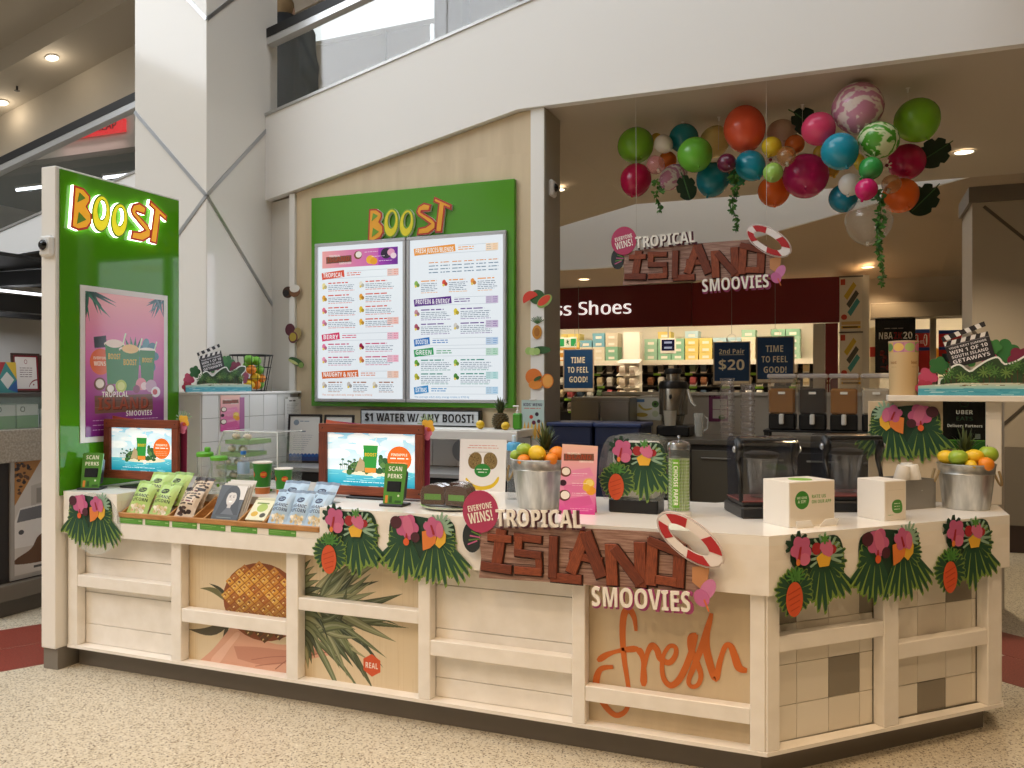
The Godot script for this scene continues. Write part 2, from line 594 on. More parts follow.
func downlight(at: Vector3, hex: String, e: float, label: String, r := 0.075, cone := 62.0) -> void:
	var o := thing("ceiling_downlight", label, "light", at, 0.0, "round recessed ceiling lights")
	obj("trim_ring", bx().lathe([Vector2(r, -0.004), Vector2(r + 0.018, -0.006), Vector2(r + 0.02, 0.0)], 24), mat("e8e6e0", 0.4), o)
	obj("lens", bx().lathe([Vector2(0, -0.003), Vector2(r, -0.003)].map(func(p): return p), 24), glow(hex, 6.0), o)
	var l := SpotLight3D.new()
	l.name = "downlight_lamp"
	l.light_color = col(hex)
	l.light_energy = e
	l.spot_range = 20.0
	l.spot_angle = cone
	l.spot_attenuation = 2.0
	l.spot_angle_attenuation = 0.6
	l.light_size = r
	l.shadow_enabled = true
	l.position = at + Vector3(0, -0.03, 0)
	l.rotation.x = -PI / 2
	add_child(l, true)

func terrazzo() -> StandardMaterial3D:
	var r := RandomNumberGenerator.new()
	r.seed = 5
	var S := 1024
	var c := Canvas.new(S, S, col("cfc6b2"))
	var tones := ["b7aa8f", "d9d0ba", "a4977d", "e3dcc9", "8b7d66", "6a5c49", "4c4136", "beb197", "94866e", "d2c7ae"]
	for i in 26000:
		var k: int = r.randi_range(0, 9)
		var s := r.randi_range(2, 7) if k != 6 and k != 5 else r.randi_range(2, 5)
		c.im.fill_rect(Rect2i(r.randi_range(0, S), r.randi_range(0, S), s, r.randi_range(2, 6)), col(tones[k]))
	return tri_mat(c.tex(), 1.5, 0.32)

func build_shell() -> void:
	var fl := obj("floor", bx().span(-17, 12, -0.12, 0.0, -16, 10), terrazzo())
	structure(fl)
	# dark red bands let into the floor
	var rt := noise_tex(Vector2i(256, 256), col("6e2f26"), col("9a4a3c"), 40, 40, 3, 4, 0.12)
	var red := tri_mat(rt, 0.5, 0.35)
	var q2 := bx()
	strip(q2, Vector2(-5.79, 2.66), Vector2(-4.02, -0.41), 0.455)
	var q3 := bx()
	strip(q3, Vector2(-6.20, 2.44), Vector2(-4.1, -1.2), 0.455)
	setting("trim_1", q2, red)
	setting("trim_2", q3, red)
	var q4 := bx()
	strip(q4, Vector2(1.0, -2.06), Vector2(3.6, -0.11), 0.455)
	var q5 := bx()
	strip(q5, Vector2(0.6, -2.94), Vector2(3.9, -0.46), 0.455)
	setting("trim_3", q4, red)
	setting("trim_4", q5, red)
	# the hall around, behind the camera and to the sides
	var wl := mat("c9c3b8", 0.7)
	setting("wall_left", bx().span(-17.2, -17, 0, 8.2, -16, 10), wl)
	setting("wall_right", bx().span(12, 12.2, 0, 8.2, -16, 10), wl)
	setting("wall_front", bx().span(-17.2, 12.2, 0, 8.2, 10, 10.2), wl)
	setting("wall_back", bx().span(-17.2, 12.2, 0, 8.2, -16.2, -16), wl)
	setting("ceiling", bx().span(-17.2, 12.2, 8.0, 8.2, -16.2, 10.2), mat("d8d4cb", 0.8))

func strip(b: MB, p: Vector2, q: Vector2, w: float) -> void:
	var s := (q - p).normalized().orthogonal() * w * 0.5
	b.box(Vector3((p.x + q.x) / 2, 0.0, (p.y + q.y) / 2), Vector3(p.distance_to(q), 0.004, w), Basis(Vector3.UP, -(q - p).angle()))

func ramp(x: float) -> float:
	# top of the white side cladding of the moving walkway, foot of its glass
	return 2.983 + 0.2392 * (x + 6.897)

func build_walkways() -> void:
	var white := mat("eceae6", 0.55)
	var beige := mat("bdb2a2", 0.75)
	# side cladding towards the kiosk
	var face := V([-8, 2.58, -6.9, 2.755, -4.6, 2.9, -3.72, 3.083, -1.83, 3.49, 4.6, 3.49, 4.6, ramp(4.6), -8, ramp(-8)])
	setting("wall_walkway_side", bx().prism(face, -2.02, -1.95), white)
	# body with its soffit
	var under := V([-8, 2.5, -6.9, 2.775, -4.6, 2.92, -3.72, 3.09, -1.83, 3.497, 4.6, 3.497, 4.6, ramp(4.6) - 0.15, -8, ramp(-8) - 0.15])
	setting("ceiling_soffit", bx().prism(under, -5.32, -2.021), beige)
	# glass balustrade with steel cap strips and black rubber handrail
	var g := thing("glass_balustrade", "glass side of the moving walkway with a black rubber handrail", "balustrade", Vector3.ZERO)
	var x0 := -9.0
	var pn := pane("9fb0ac", 0.03)
	while x0 < 2.0:
		var x1 := x0 + 1.32
		obj("pane", bx().prism(V([x0 + 0.004, ramp(x0) + 0.005, x1 - 0.004, ramp(x1) + 0.005, x1 - 0.004, ramp(x1) + 0.60, x0 + 0.004, ramp(x0) + 0.60]), -2.012, -2.0), pn, g)
		x0 = x1
	var seg := func(y0: float, y1: float, z0: float, z1: float) -> MB: return bx().prism(V([-9, ramp(-9) + y0, 2, ramp(2) + y0, 2, ramp(2) + y1, -9, ramp(-9) + y1]), z0, z1)
	obj("handrail", seg.call(0.62, 0.69, -2.05, -1.96), mat("131313", 0.45), g)
	obj("steel_rail", seg.call(0.565, 0.62, -2.04, -1.965), mat("c9cacb", 0.3, 0.7), g)
	obj("foot_strip", seg.call(0.0, 0.022, -2.03, -1.94), mat("b6b6b4", 0.35, 0.6), g)
	# far walkway beyond the slot: its side climbs to the right
	var face2 := V([-8, 3.04, -1.87, 3.04, 4.6, 4.53, 4.6, 6.5, -8, 6.5])
	setting("wall_far_walkway", bx().prism(face2, -6.78, -6.7), white)
	var ce := bx()
	var xs := [-8.0, -1.87, -0.8, 0.3, 1.4, 2.6, 4.6]
	for i in xs.size() - 1:
		var a: float = xs[i]
		var c: float = xs[i + 1]
		var ha := 3.04 + 0.2303 * maxf(0, a + 1.87)
		var hc := 3.04 + 0.2303 * maxf(0, c + 1.87)
		ce.quad(Vector3(a, 3.04, -9.2), Vector3(c, 3.04, -9.2), Vector3(c, hc, -6.76), Vector3(a, ha, -6.76))
		ce.quad(Vector3(c, 3.14, -9.2), Vector3(a, 3.14, -9.2), Vector3(a, ha + 0.1, -6.79), Vector3(c, hc + 0.1, -6.79))
	ce.span(-8, 6, 3.04, 3.14, -15.5, -9.2)
	setting("ceiling_shops", ce, mat("b5a28c", 0.75))
	# upper walkway high on the left: stepped underside
	var h := 5.337 + 0.257 * 8.554
	var prof := V([-2.0, h, -3.2, h, -3.2, h - 0.246, -3.83, h - 0.246, -3.83, h - 0.80, -4.1, h - 0.80, -4.1, h + 0.5, -2.0, h + 0.5])
	# profile in z, y swept along x
	var sw := bx()
	for i in prof.size():
		var a := prof[i]
		var c := prof[(i + 1) % prof.size()]
		var P := func(x: float, p: Vector2) -> Vector3: return Vector3(x, p.y + 0.257 * x, p.x)
		sw.quad(P.call(-16.0, c), P.call(1.0, c), P.call(1.0, a), P.call(-16.0, a))
	setting("ceiling_upper_walkway", sw, beige)
	# lower ceiling over the kiosk's front and the right of the hall
	var sl := bx()
	sl.xf = Transform3D(Basis(Vector3.RIGHT, Vector3.FORWARD, Vector3.UP), Vector3.ZERO)
	sl.prism(V([1.128, 3.045, 0.95, 0.6, -1.2, -1.6, -4.6, -3.6, -4.6, -9.9, 11.9, -9.9, 11.9, 1.9, 4.6, 1.9, 4.6, 3.81, 1.9, 3.81]), 4.2, 4.5)
	setting("ceiling_lower", sl, mat("c4b7a4", 0.8))
	# upper floor behind the glass: walls, lit roof glazing, a shop with a red sign
	setting("wall_upper", bx().prism(V([-7.6, 3.6, 3.0, 3.6, 3.0, 7.9, -7.6, 7.9]), -5.75, -5.65), mat("cfc6b8", 0.7))

func build_columns() -> void:
	var clad := mat("e2ded6", 0.10)
	var steel := mat("b4b6b9", 0.28, 0.85)
	var p := thing("clad_column", "tall pale clad column with crossing steel strips beside the menu wall", "column", Vector3(-3.95, 0, -1.3))
	obj("cladding", bx().rbox(Vector3(-0.335, 3.95, -0.40), Vector3(0.67, 7.9, 0.80), 0.004), clad, p)
	var st := func(a: Vector3, b: Vector3) -> void:
		var d := b - a
		var side := Vector3(0, 0, 0.012) if absf(d.z) < 0.001 else Vector3(0.012, 0, 0)
		var t := d.normalized()
		var w := t.cross(side.normalized())
		obj("steel_strip", bx().box((a + b) / 2.0, Vector3(d.length(), 0.026, 0.010), Basis(t, w if w.y > 0 else -w, side.normalized())), steel, p)
	# front face z = 0 (local), side face x = 0
	st.call(Vector3(-0.668, 3.61, 0.001), Vector3(0.0, 2.937, 0.001))
	st.call(Vector3(0.0, 2.937, 0.001), Vector3(-0.668, 2.26, 0.001))
	st.call(Vector3(0.0, 4.19, 0.001), Vector3(-0.668, 4.86, 0.001))
	st.call(Vector3(0.001, 2.937, 0.0), Vector3(0.001, 3.70, -0.78))
	st.call(Vector3(0.001, 2.937, 0.0), Vector3(0.001, 2.18, -0.78))
	st.call(Vector3(0.001, 4.19, 0.0), Vector3(0.001, 4.93, -0.78))
	var clad2 := mat("b7ac9b", 0.4)
	var q := thing("clad_column", "beige clad column with slanting dark strips behind the shelf unit", "column", Vector3(1.365, 0, -5.75))
	obj("cladding", bx().rbox(Vector3(0.6, 2.17, -0.4), Vector3(1.2, 2.34, 0.8), 0.004), clad2, q)
	obj("collar", bx().box(Vector3(0.6, 3.415, -0.4), Vector3(1.26, 0.15, 0.86)), mat("7d7468", 0.6), q)
	obj("plinth", bx().box(Vector3(0.6, 0.63, -0.4), Vector3(1.2, 0.74, 0.8)), mat("7f766a", 0.5), q)
	obj("foot", bx().box(Vector3(0.6, 0.13, -0.4), Vector3(1.16, 0.26, 0.76)), mat("3a2a24", 0.5), q)
	var dk := mat("6f675c", 0.3, 0.6)
	for e in [[Vector3(0.10, 3.30, 0), Vector3(0.9, 2.51, 0)], [Vector3(0.0, 2.12, 0), Vector3(0.9, 0.98, 0)], [Vector3(0.2, 1.15, 0), Vector3(1.1, 2.05, 0)]]:
		var d: Vector3 = e[1] - e[0]
		obj("steel_strip", bx().box((e[0] + e[1]) / 2.0 + Vector3(0, 0, 0.002), Vector3(d.length(), 0.03, 0.01), Basis(Vector3.BACK, atan2(d.y, d.x))), dk, q)

func plywood() -> StandardMaterial3D:
	if mats.has("plywood"): return mats["plywood"]
	var m := tri_mat(noise_tex(Vector2i(512, 256), col("c8b494"), col("d6c3a3"), 9, 1.2, 11, 4, 0.03), 1.6, 0.5)
	mats["plywood"] = m
	return m

func build_menu_wall() -> void:
	var ply := plywood()
	# the wall under the sloping cladding that carries the menu
	var w := setting("wall_menu", bx().prism(V([-3.70, 0, -1.70, 0, -1.70, 3.488, -1.83, 3.485, -3.70, 3.08]), -2.06, -2.0), ply)
	var wt := mat("e9e7e2", 0.45)
	obj("edge_post", bx().span(-1.748, -1.652, 0, 3.488, -2.10, -1.975), wt, w)
	obj("end_face", bx().span(-1.652, -1.645, 0, 3.488, -2.30, -1.98), mat("9c9484", 0.5), w)
	obj("edge_post", bx().span(-3.745, -3.695, 0, 3.07, -2.08, -1.975), wt, w)
	setting("wall_side", bx().prism(V([-5.2, 0, -3.745, 0, -3.745, 3.06, -5.2, 2.86]), -2.10, -2.03), mat("d9d6cf", 0.5))
	# half-height tiled wall along the left end of the work space, one piece for each tile
	var tw := thing("wall_tiled", "white tiled half wall behind the green sign panel", "wall", Vector3(-3.66, 0, -0.93))
	structure(tw)
	obj("core", bx().span(-0.22, -0.006, 0, 1.53, -1.05, 0.0), mat("9c9a95", 0.8), tw)
	obj("end_cap", bx().span(-0.22, -0.006, 0, 1.528, 0.0005, 0.006), mat("e4e4e0", 0.25), tw)
	obj("coping", bx().rbox(Vector3(-0.11, 1.537, -0.53), Vector3(0.245, 0.018, 1.08), 0.004), mat("e8e7e3", 0.35), tw)
	var tm := [mat("e6e6e2", 0.22), mat("e1e1dd", 0.22), mat("eaeae7", 0.22)]
	var t := bx().rbox(Vector3(-0.003, 0, 0), Vector3(0.007, 0.154, 0.154), 0.0015).mesh()
	for r in 7:
		for c in 7:
			if c * 0.157 + 0.157 > 1.06: continue
			inst("tile", t, tm[(r * 3 + c * 5) % 3], tw, Vector3(0, 1.528 - 0.0785 - r * 0.157, -0.08 - c * 0.157))

func planks_panel(parent: Node, x0: float, x1: float, y0: float, y1: float, cuts: Array, z: float, m: Material) -> void:
	var a := y0
	for c in cuts + [y1]:
		obj("plank", bx().rbox(Vector3((x0 + x1) / 2, (a + c) / 2, z - 0.006), Vector3(x1 - x0, c - a - 0.003, 0.012), 0.0015), m, parent)
		a = c

func build_counter() -> void:
	var k := thing("service_counter", "long white panelled kiosk counter with a tiled angled end and grey kick plate", "counter")
	var wt := tri_mat(noise_tex(Vector2i(256, 256), col("ece6dc"), col("f4efe7"), 6, 6, 4, 4, 0.03), 0.9, 0.42)
	var top := mat("f4f1ea", 0.14)
	var r2 := 0.70711
	# worktop, with the bay for the snack tray left open
	var T := -0.88
	var flat := func(p: Array, y0: float, y1: float) -> MB:
		# outline in x, z seen from above
		var q := PackedVector2Array()
		for i in range(0, p.size(), 2): q.append(Vector2(p[i], -p[i + 1]))
		var b := bx()
		b.xf = Transform3D(Basis(Vector3.RIGHT, Vector3.FORWARD, Vector3.UP), Vector3.ZERO)
		return b.prism(q, y0, y1)
	obj("worktop", flat.call([-3.805, 0, -3.407, 0, -3.407, T, -3.805, T], 0.96, 1.0), top, k)
	obj("worktop", flat.call([-3.407, -0.20, -2.10, -0.20, -2.10, T, -3.407, T], 0.96, 1.0), top, k)
	obj("worktop", flat.call([-2.10, 0, 0, 0, 0.972, -0.972, 0.972, -1.34, 0.13, -1.34, -0.34, T, -2.10, T], 0.96, 1.0), top, k)
	# front boards below the worktop
	obj("fascia", bx().span(-3.805, -3.407, 0.763, 0.96, -0.03, 0), wt, k)
	obj("fascia", bx().span(-3.43, -3.407, 0.763, 0.96, -0.24, -0.031), wt, k)
	obj("fascia", bx().span(-3.407, -2.10, 0.763, 0.842, -0.03, 0), wt, k)
	obj("fascia", bx().span(-2.10, -2.075, 0.763, 0.96, -0.24, -0.03), wt, k)
	obj("fascia", flat.call([-2.10, 0, 0, 0, -0.0124, -0.03, -2.10, -0.03], 0.763, 0.96), wt, k)
	var ch := Basis(Vector3.UP, PI / 4)
	var C := func(s: float, y: float, off: float) -> Vector3: return Vector3(s * r2 - off * r2, y, -s * r2 - off * r2)
	obj("fascia", flat.call([0, 0, 0.972, -0.972, 0.942, -0.984, -0.012, -0.03], 0.763, 0.96), wt, k)
	obj("fascia", bx().span(0.942, 0.972, 0.763, 0.96, -1.34, -0.99), wt, k)
	# carcass behind the panels, ledge, kick plate
	obj("carcass", flat.call([-3.80, -0.10, -0.04, -0.10, 0.88, -1.02, 0.88, -1.32, 0.15, -1.32, -0.33, -0.86, -3.80, -0.86], 0.125, 0.84), mat("cfc9bd", 0.6), k)
	obj("ledge", flat.call([-3.80, -0.02, -0.009, -0.02, 0.950, -0.979, 0.950, -1.33, 0.90, -1.33, 0.90, -1.0, -0.03, -0.09, -3.80, -0.09], 0.118, 0.134), wt, k)
	obj("kick_plate", flat.call([-3.80, -0.10, -0.042, -0.10, 0.87, -1.012, 0.87, -1.32, 0.10, -1.32, -0.4, -0.85, -3.80, -0.85], 0.0, 0.118), mat("6d655b", 0.45), k)
	# uprights and rails of the front
	var up := func(x0: float, x1: float) -> void: obj("upright", bx().rbox(Vector3((x0 + x1) / 2, 0.4485, -0.055), Vector3(x1 - x0, 0.629, 0.06), 0.003), wt, k)
	for e in [[-3.80, -3.731], [-3.054, -2.986], [-2.317, -2.245], [-1.574, -1.511], [-0.822, -0.763], [-0.075, -0.016]]: up.call(e[0], e[1])
	for e in [[-3.731, -3.054, 0.465, 0.530], [-2.986, -2.317, 0.345, 0.415], [-2.245, -1.574, 0.480, 0.541], [-1.511, -0.822, 0.342, 0.413], [-0.763, -0.075, 0.235, 0.300]]:
		obj("rail", bx().rbox(Vector3((e[0] + e[1]) / 2, (e[2] + e[3]) / 2, -0.055), Vector3(e[1] - e[0], e[3] - e[2], 0.056), 0.003), wt, k)
	# panels between them: boarded ones, printed ones, the plain one with the script lettering
	planks_panel(k, -3.731, -3.054, 0.134, 0.763, [0.245, 0.425, 0.625], -0.085, wt)
	planks_panel(k, -1.511, -0.822, 0.134, 0.763, [0.225, 0.455, 0.66], -0.085, wt)
	obj("print_panel", bx().prism(V([-2.986, 0.134, -2.317, 0.134, -2.317, 0.763, -2.986, 0.763]), -0.099, -0.085, Rect2(-2.99, 0.13, 1.42, 0.64)), pineapple_print(), k).set_meta("label", "plywood panel printed with a pineapple held on an open hand")
	obj("print_panel", bx().prism(V([-2.245, 0.134, -1.574, 0.134, -1.574, 0.763, -2.245, 0.763]), -0.099, -0.085, Rect2(-2.99, 0.13, 1.42, 0.64)), pineapple_print(), k).set_meta("label", "plywood panel printed with the leaves of a pineapple")
	obj("plywood_panel", bx().span(-0.763, -0.075, 0.134, 0.763, -0.099, -0.085), plywood(), k)
	fresh_lettering(k)
	# angled end: frame and single tiles
	var cup := func(s0: float, s1: float) -> void: obj("upright", bx().rbox(C.call((s0 + s1) / 2, 0.4485, 0.055), Vector3(s1 - s0, 0.629, 0.06), 0.003, ch), wt, k)
	for e in [[0.012, 0.076], [0.633, 0.719], [1.266, 1.352]]: cup.call(e[0], e[1])
	for e in [[0.076, 0.633, 0.524, 0.588], [0.719, 1.266, 0.414, 0.482]]:
		obj("rail", bx().rbox(C.call((e[0] + e[1]) / 2, (e[2] + e[3]) / 2, 0.055), Vector3(e[1] - e[0], e[3] - e[2], 0.056), 0.003, ch), wt, k)
	obj("tile_backing", bx().box(C.call(0.67, 0.4485, 0.098), Vector3(1.28, 0.629, 0.006), ch), mat("8b8374", 0.8), k)
	var tm := [mat("e8e0d0", 0.3), mat("ebe4d6", 0.3), mat("e4dbca", 0.3)]
	var grey := mat("8a8171", 0.3)
	for bay in [[0.076, 0.633, [0.216, 0.387, 0.559], [0.279, 0.447, 0.615], [[0, 3], [2, 1], [3, 3]]], [0.719, 1.266, [0.899, 1.073, 1.24], [0.27, 0.44, 0.61], [[1, 0], [2, 3]]]]:
		var ss: Array = [bay[0]] + bay[2] + [bay[1]]
		var ys: Array = [0.134] + bay[3] + [0.763]
		for i in ss.size() - 1:
			for j in ys.size() - 1:
				var g := false
				for p in bay[4]: g = g or (p[0] == i and p[1] == j)
				var w: float = ss[i + 1] - ss[i]
				var hh: float = ys[j + 1] - ys[j]
				obj("tile", bx().rbox(C.call((ss[i] + ss[i + 1]) / 2, (ys[j] + ys[j + 1]) / 2, 0.091), Vector3(w - 0.0025, hh - 0.0025, 0.008), 0.001, ch), grey if g else tm[(i + j * 2) % 3], k)
	obj("end_panel", bx().span(0.90, 0.945, 0.134, 0.763, -1.33, -1.0), wt, k)

func pineapple_print() -> StandardMaterial3D:
	if mats.has("pine"): return mats["pine"]
	var r := RandomNumberGenerator.new()
	r.seed = 8
	var W := 1136
	var H := 512
	var c := Canvas.new(W, H, col("dcc9a8"))
	for i in 260:
		var x := r.randi_range(0, W)
		c.im.fill_rect(Rect2i(x, r.randi_range(-200, H), r.randi_range(1, 3), r.randi_range(60, 400)), col(["d8c4a1", "e0ceb0", "d5c09c"][r.randi_range(0, 2)]))
	# sprout on the left of the fruit
	for e in [[Vector2(210, 250), Vector2(60, 205), 26, "6d6a45", -20], [Vector2(215, 290), Vector2(30, 330), 24, "4c4a35", 10], [Vector2(220, 330), Vector2(0, 385), 40, "57513f", 24], [Vector2(215, 240), Vector2(110, 180), 18, "3f3f2e", -12], [Vector2(225, 270), Vector2(150, 195), 18, "77714f", 0], [Vector2(215, 330), Vector2(180, 420), 18, "4a4535", 0]]:
		c.leaf(e[0], e[1], e[2], col(e[3]), e[4])
	# hand below
	c.poly(smooth2([Vector2(60, 512), Vector2(130, 455), Vector2(200, 380), Vector2(250, 330), Vector2(330, 350), Vector2(430, 395), Vector2(560, 385), Vector2(700, 352), Vector2(790, 352), Vector2(800, 385), Vector2(700, 415), Vector2(600, 445), Vector2(540, 480), Vector2(500, 512)], 6), col("d9a58c"))
	c.poly(smooth2([Vector2(240, 430), Vector2(360, 420), Vector2(520, 415), Vector2(640, 395), Vector2(640, 420), Vector2(540, 455), Vector2(400, 490), Vector2(260, 480)], 6), col("c58b74"))
	c.poly(smooth2([Vector2(120, 500), Vector2(200, 420), Vector2(250, 372), Vector2(270, 380), Vector2(220, 440), Vector2(160, 512)], 5, true), col("e6b9a2"))
	c.poly(smooth2([Vector2(560, 392), Vector2(700, 358), Vector2(786, 356), Vector2(790, 366), Vector2(690, 384), Vector2(580, 410)], 5, true), col("e8bba4"))
	for q in [[Vector2(330, 476), Vector2(430, 452), Vector2(520, 440)], [Vector2(350, 500), Vector2(440, 478), Vector2(500, 468)]]: c.line(smooth2(q, 6), 3, col("a86c58"))
	c.line(smooth2([Vector2(450, 500), Vector2(520, 450), Vector2(610, 425), Vector2(700, 400)], 6), 4, col("9c6450"))
	# crown leaves, long ones sweeping to the right
	var greens := ["5f6b49", "76805a", "4b573c", "8b906a", "3a4632", "9a9a72", "68724e", "545c3e"]
	var tips := []
	for i in 46:
		var a := deg_to_rad(lerpf(-58, 62, r.randf()))
		var l := r.randf_range(200, 480) * (1.0 - 0.25 * absf(a))
		tips.append([a, l])
	tips.sort_custom(func(p, q): return p[1] > q[1])
	for e in tips:
		var s := Vector2(590, 250) + Vector2(r.randf_range(-20, 60), r.randf_range(-70, 80))
		var tp: Vector2 = s + Vector2(cos(e[0]), sin(e[0])) * e[1]
		var wd := r.randf_range(22, 48)
		var bd: float = r.randf_range(-30, 40) * signf(e[0])
		var gc := col(greens[r.randi_range(0, 7)])
		c.leaf(s, tp, wd, gc.darkened(0.28), bd)
		c.leaf(s + Vector2(2, -3), tp, wd * 0.72, gc, bd)
		c.leaf(s + Vector2(4, -5), s.lerp(tp, 0.9), wd * 0.22, gc.lightened(0.22), bd)
	for i in 16:
		var s := Vector2(560, 150 + i * 14)
		var a := deg_to_rad(-60 + i * 8.5)
		c.leaf(s, s + Vector2(cos(a), sin(a)) * 130, 30, col(greens[(i * 3) % 8]).darkened(0.2), 16)
		c.leaf(s, s + Vector2(cos(a), sin(a)) * 128, 18, col(greens[(i * 3) % 8]).lightened(0.08), 16)
	# fruit body with its eyes
	var cx := 385.0
	var cy := 232.0
	c.oval(cx, cy, 200, 160, col("8a4a23"))
	var row := 0
	var y := cy - 150.0
	while y < cy + 160:
		var x := cx - 215.0 + (row % 2) * 26
		while x < cx + 215:
			var d := Vector2((x - cx) / 200.0, (y - cy) / 160.0)
			if d.length() < 0.95:
				var hue: String = ["d99a35", "c47f2b", "e3ae4a", "b56a26", "cf8d33"][r.randi_range(0, 4)]
				var low := clampf((y - cy) / 160.0 * 0.5 + 0.1, 0.0, 0.5)
				c.poly([Vector2(x - 23, y), Vector2(x, y - 18), Vector2(x + 23, y), Vector2(x, y + 18)], col(hue).darkened(low))
				c.poly([Vector2(x - 16, y - 2), Vector2(x, y - 14), Vector2(x + 14, y - 2), Vector2(x, y + 7)], col(hue).lightened(0.16).darkened(low))
				c.oval(x - 2, y - 2, 7, 5, col(["9c5527", "7f4523", "ad6a33"][r.randi_range(0, 2)]).darkened(low * 0.5))
				c.leaf(Vector2(x - 2, y), Vector2(x - 12, y + 9), 6, col("e9cf8f"))
			x += 50
		y += 20
		row += 1
	# round sticker with six corners
	var hx := []
	for i in 6: hx.append(Vector2(905, 428) + Vector2(44, 0).rotated(TAU * i / 6.0 + PI / 6))
	c.poly(hx, col("d2552c"))
	c.text("REAL", 876, 440, 30, col("f7ece2"), true, 58)
	var m := printed(c.tex(), 0.5)
	mats["pine"] = m
	return m

func fresh_lettering(k: Node) -> void:
	# brush script in orange vinyl; points in centimetres from the panel's lower left corner
	var b := bx()
	var lift := 0.0
	for s in FRESH:
		var pts := []
		for i in range(0, s.size() - 1, 2): pts.append(Vector2(s[i], s[i + 1]))
		var sm := smooth2(pts, 6)
		var w := []
		for i in sm.size():
			var t := float(i) / (sm.size() - 1)
			w.append(s[s.size() - 1] * 1.28 * (0.55 + 0.45 * minf(1.0, minf(t, 1.0 - t) * 9.0)) * (0.86 + 0.2 * sin(t * 9.0)))
		b.stroke(sm, w, -0.0855, -0.0838 + lift)
		lift += 0.0004
	var o := obj("script_lettering", b, mat("cf6a26", 0.5), k)
	o.set_meta("label", "orange brush script word fresh")

# ---- the hand-drawn five letter word: outlines in a 100 high box
const LOGO := [
	["b", [0, 4, 8, 100, 34, 98, 52, 84, 52, 70, 44, 58, 56, 44, 56, 24, 44, 8, 20, 0], "red"],
	["o", 82, 50, 26, 44, -0.12], ["o", 134, 44, 25, 42, -0.16],
	["s", [166, 4, 206, 4, 230, 18, 232, 36, 222, 48, 186, 72, 212, 70, 218, 90, 194, 98, 174, 90, 166, 74, 172, 62, 208, 34, 196, 28, 172, 26], "red"],
	["t", [224, 96, 228, 112, 284, 82, 282, 66, 262, 76, 250, 4, 226, 6, 240, 88], "red"]]

func logo(parent: Node, at: Vector3, turn: Vector3, width: float, depth: float, side: Material, o_col := "f2dc1a", lit := 0.0) -> void:
	var holder := Node3D.new()
	holder.name = "brand_lettering"
	parent.add_child(holder, true)
	holder.position = at
	holder.rotation = turn
	var s := width / 290.0
	var red := mat("b3261e", 0.4) if lit == 0.0 else glow("b3261e", lit * 0.6)
	var org := mat("eba51f", 0.4) if lit == 0.0 else glow("eba51f", lit)
	var yel := mat(o_col, 0.4) if lit == 0.0 else glow(o_col, lit)
	var grn := mat("6a9a24", 0.4)
	for e in LOGO:
		var l: MeshInstance3D
		if e[0] == "o":
			var A := oval2((e[1] - 145) * s, (e[2] - 50) * s, e[3] * s, e[4] * s, 28, e[5])
			var I := oval2((e[1] - 143) * s, (e[2] - 42) * s, e[3] * s * 0.44, e[4] * s * 0.50, 28, e[5])
			var A2 := oval2((e[1] - 145) * s, (e[2] - 50) * s, e[3] * s * 0.86, e[4] * s * 0.90, 28, e[5])
			var I2 := oval2((e[1] - 143) * s, (e[2] - 42) * s, e[3] * s * 0.52, e[4] * s * 0.58, 28, e[5])
			l = obj("letter", bx().ring(A, I, 0.0, depth), side, holder)
			obj("letter_edge", bx().ring(A, I, depth, depth + 0.002), grn, l)
			obj("letter_face", bx().ring(A2, I2, depth + 0.002, depth + 0.004), yel, l)
		else:
			var P := PackedVector2Array()
			for i in range(0, e[1].size(), 2): P.append(Vector2((e[1][i] - 145) * s, (e[1][i + 1] - 50) * s))
			l = obj("letter", bx().prism(P, 0.0, depth), side, holder)
			obj("letter_edge", bx().prism(P, depth, depth + 0.002), red, l)
			var f := bx()
			for q in Geometry2D.offset_polygon(P, -5.0 * s, Geometry2D.JOIN_MITER): f.prism(q, depth + 0.002, depth + 0.004)
			obj("letter_face", f, org, l)
			if e[0] == "b":
				for h in [[16, 62, 22, 86, 38, 76], [15, 14, 20, 42, 40, 28]]:
					var H := PackedVector2Array()
					for i in range(0, 6, 2): H.append(Vector2((h[i] - 145) * s, (h[i + 1] - 50) * s))
					obj("letter_counter", bx().prism(H, depth + 0.004, depth + 0.006), grn, l)

func build_sign_panel() -> void:
	var p := thing("sign_panel", "tall green double-sided sign panel with white edges at the counter's end", "sign", Vector3(-3.87, 0, -0.43))
	var wt := mat("ebe6dd", 0.4)
	obj("body", bx().rbox(Vector3(-0.005, 1.469, 0), Vector3(0.11, 2.70, 0.94), 0.004), wt, p)
	obj("foot", bx().span(-0.058, 0.05, 0.0, 0.118, -0.46, 0.455), mat("7b746a", 0.5), p)
	obj("green_face", bx().box(Vector3(0.0535, 1.89, -0.005), Vector3(0.011, 1.83, 0.90)), mat("4a8a16", 0.05, 0.0, {"metallic_specular": 0.4}), p)
	var m := glow("f6ffe8", 4.0)
	logo(p, Vector3(0.062, 2.60, 0.03), Vector3(0, PI / 2, -0.0), 0.74, 0.022, m, "f2e01a", 0.45)
	# poster in its pale frame
	obj("poster_frame", bx().box(Vector3(0.061, 1.715, -0.017), Vector3(0.006, 0.91, 0.668)), mat("dcd5cf", 0.3), p)
	face_print("poster", tropical_poster(), 0.60, 0.845, 0.002, p, Vector3(0.0662, 1.715, -0.017), Vector3(0, PI / 2, 0)).set_meta("label", "pink and purple poster of green smoothie cups and tropical fruit")
	security_camera(Vector3(-3.87, 2.37, 0.041), 0.0, "white round security camera on the edge of the green sign panel")

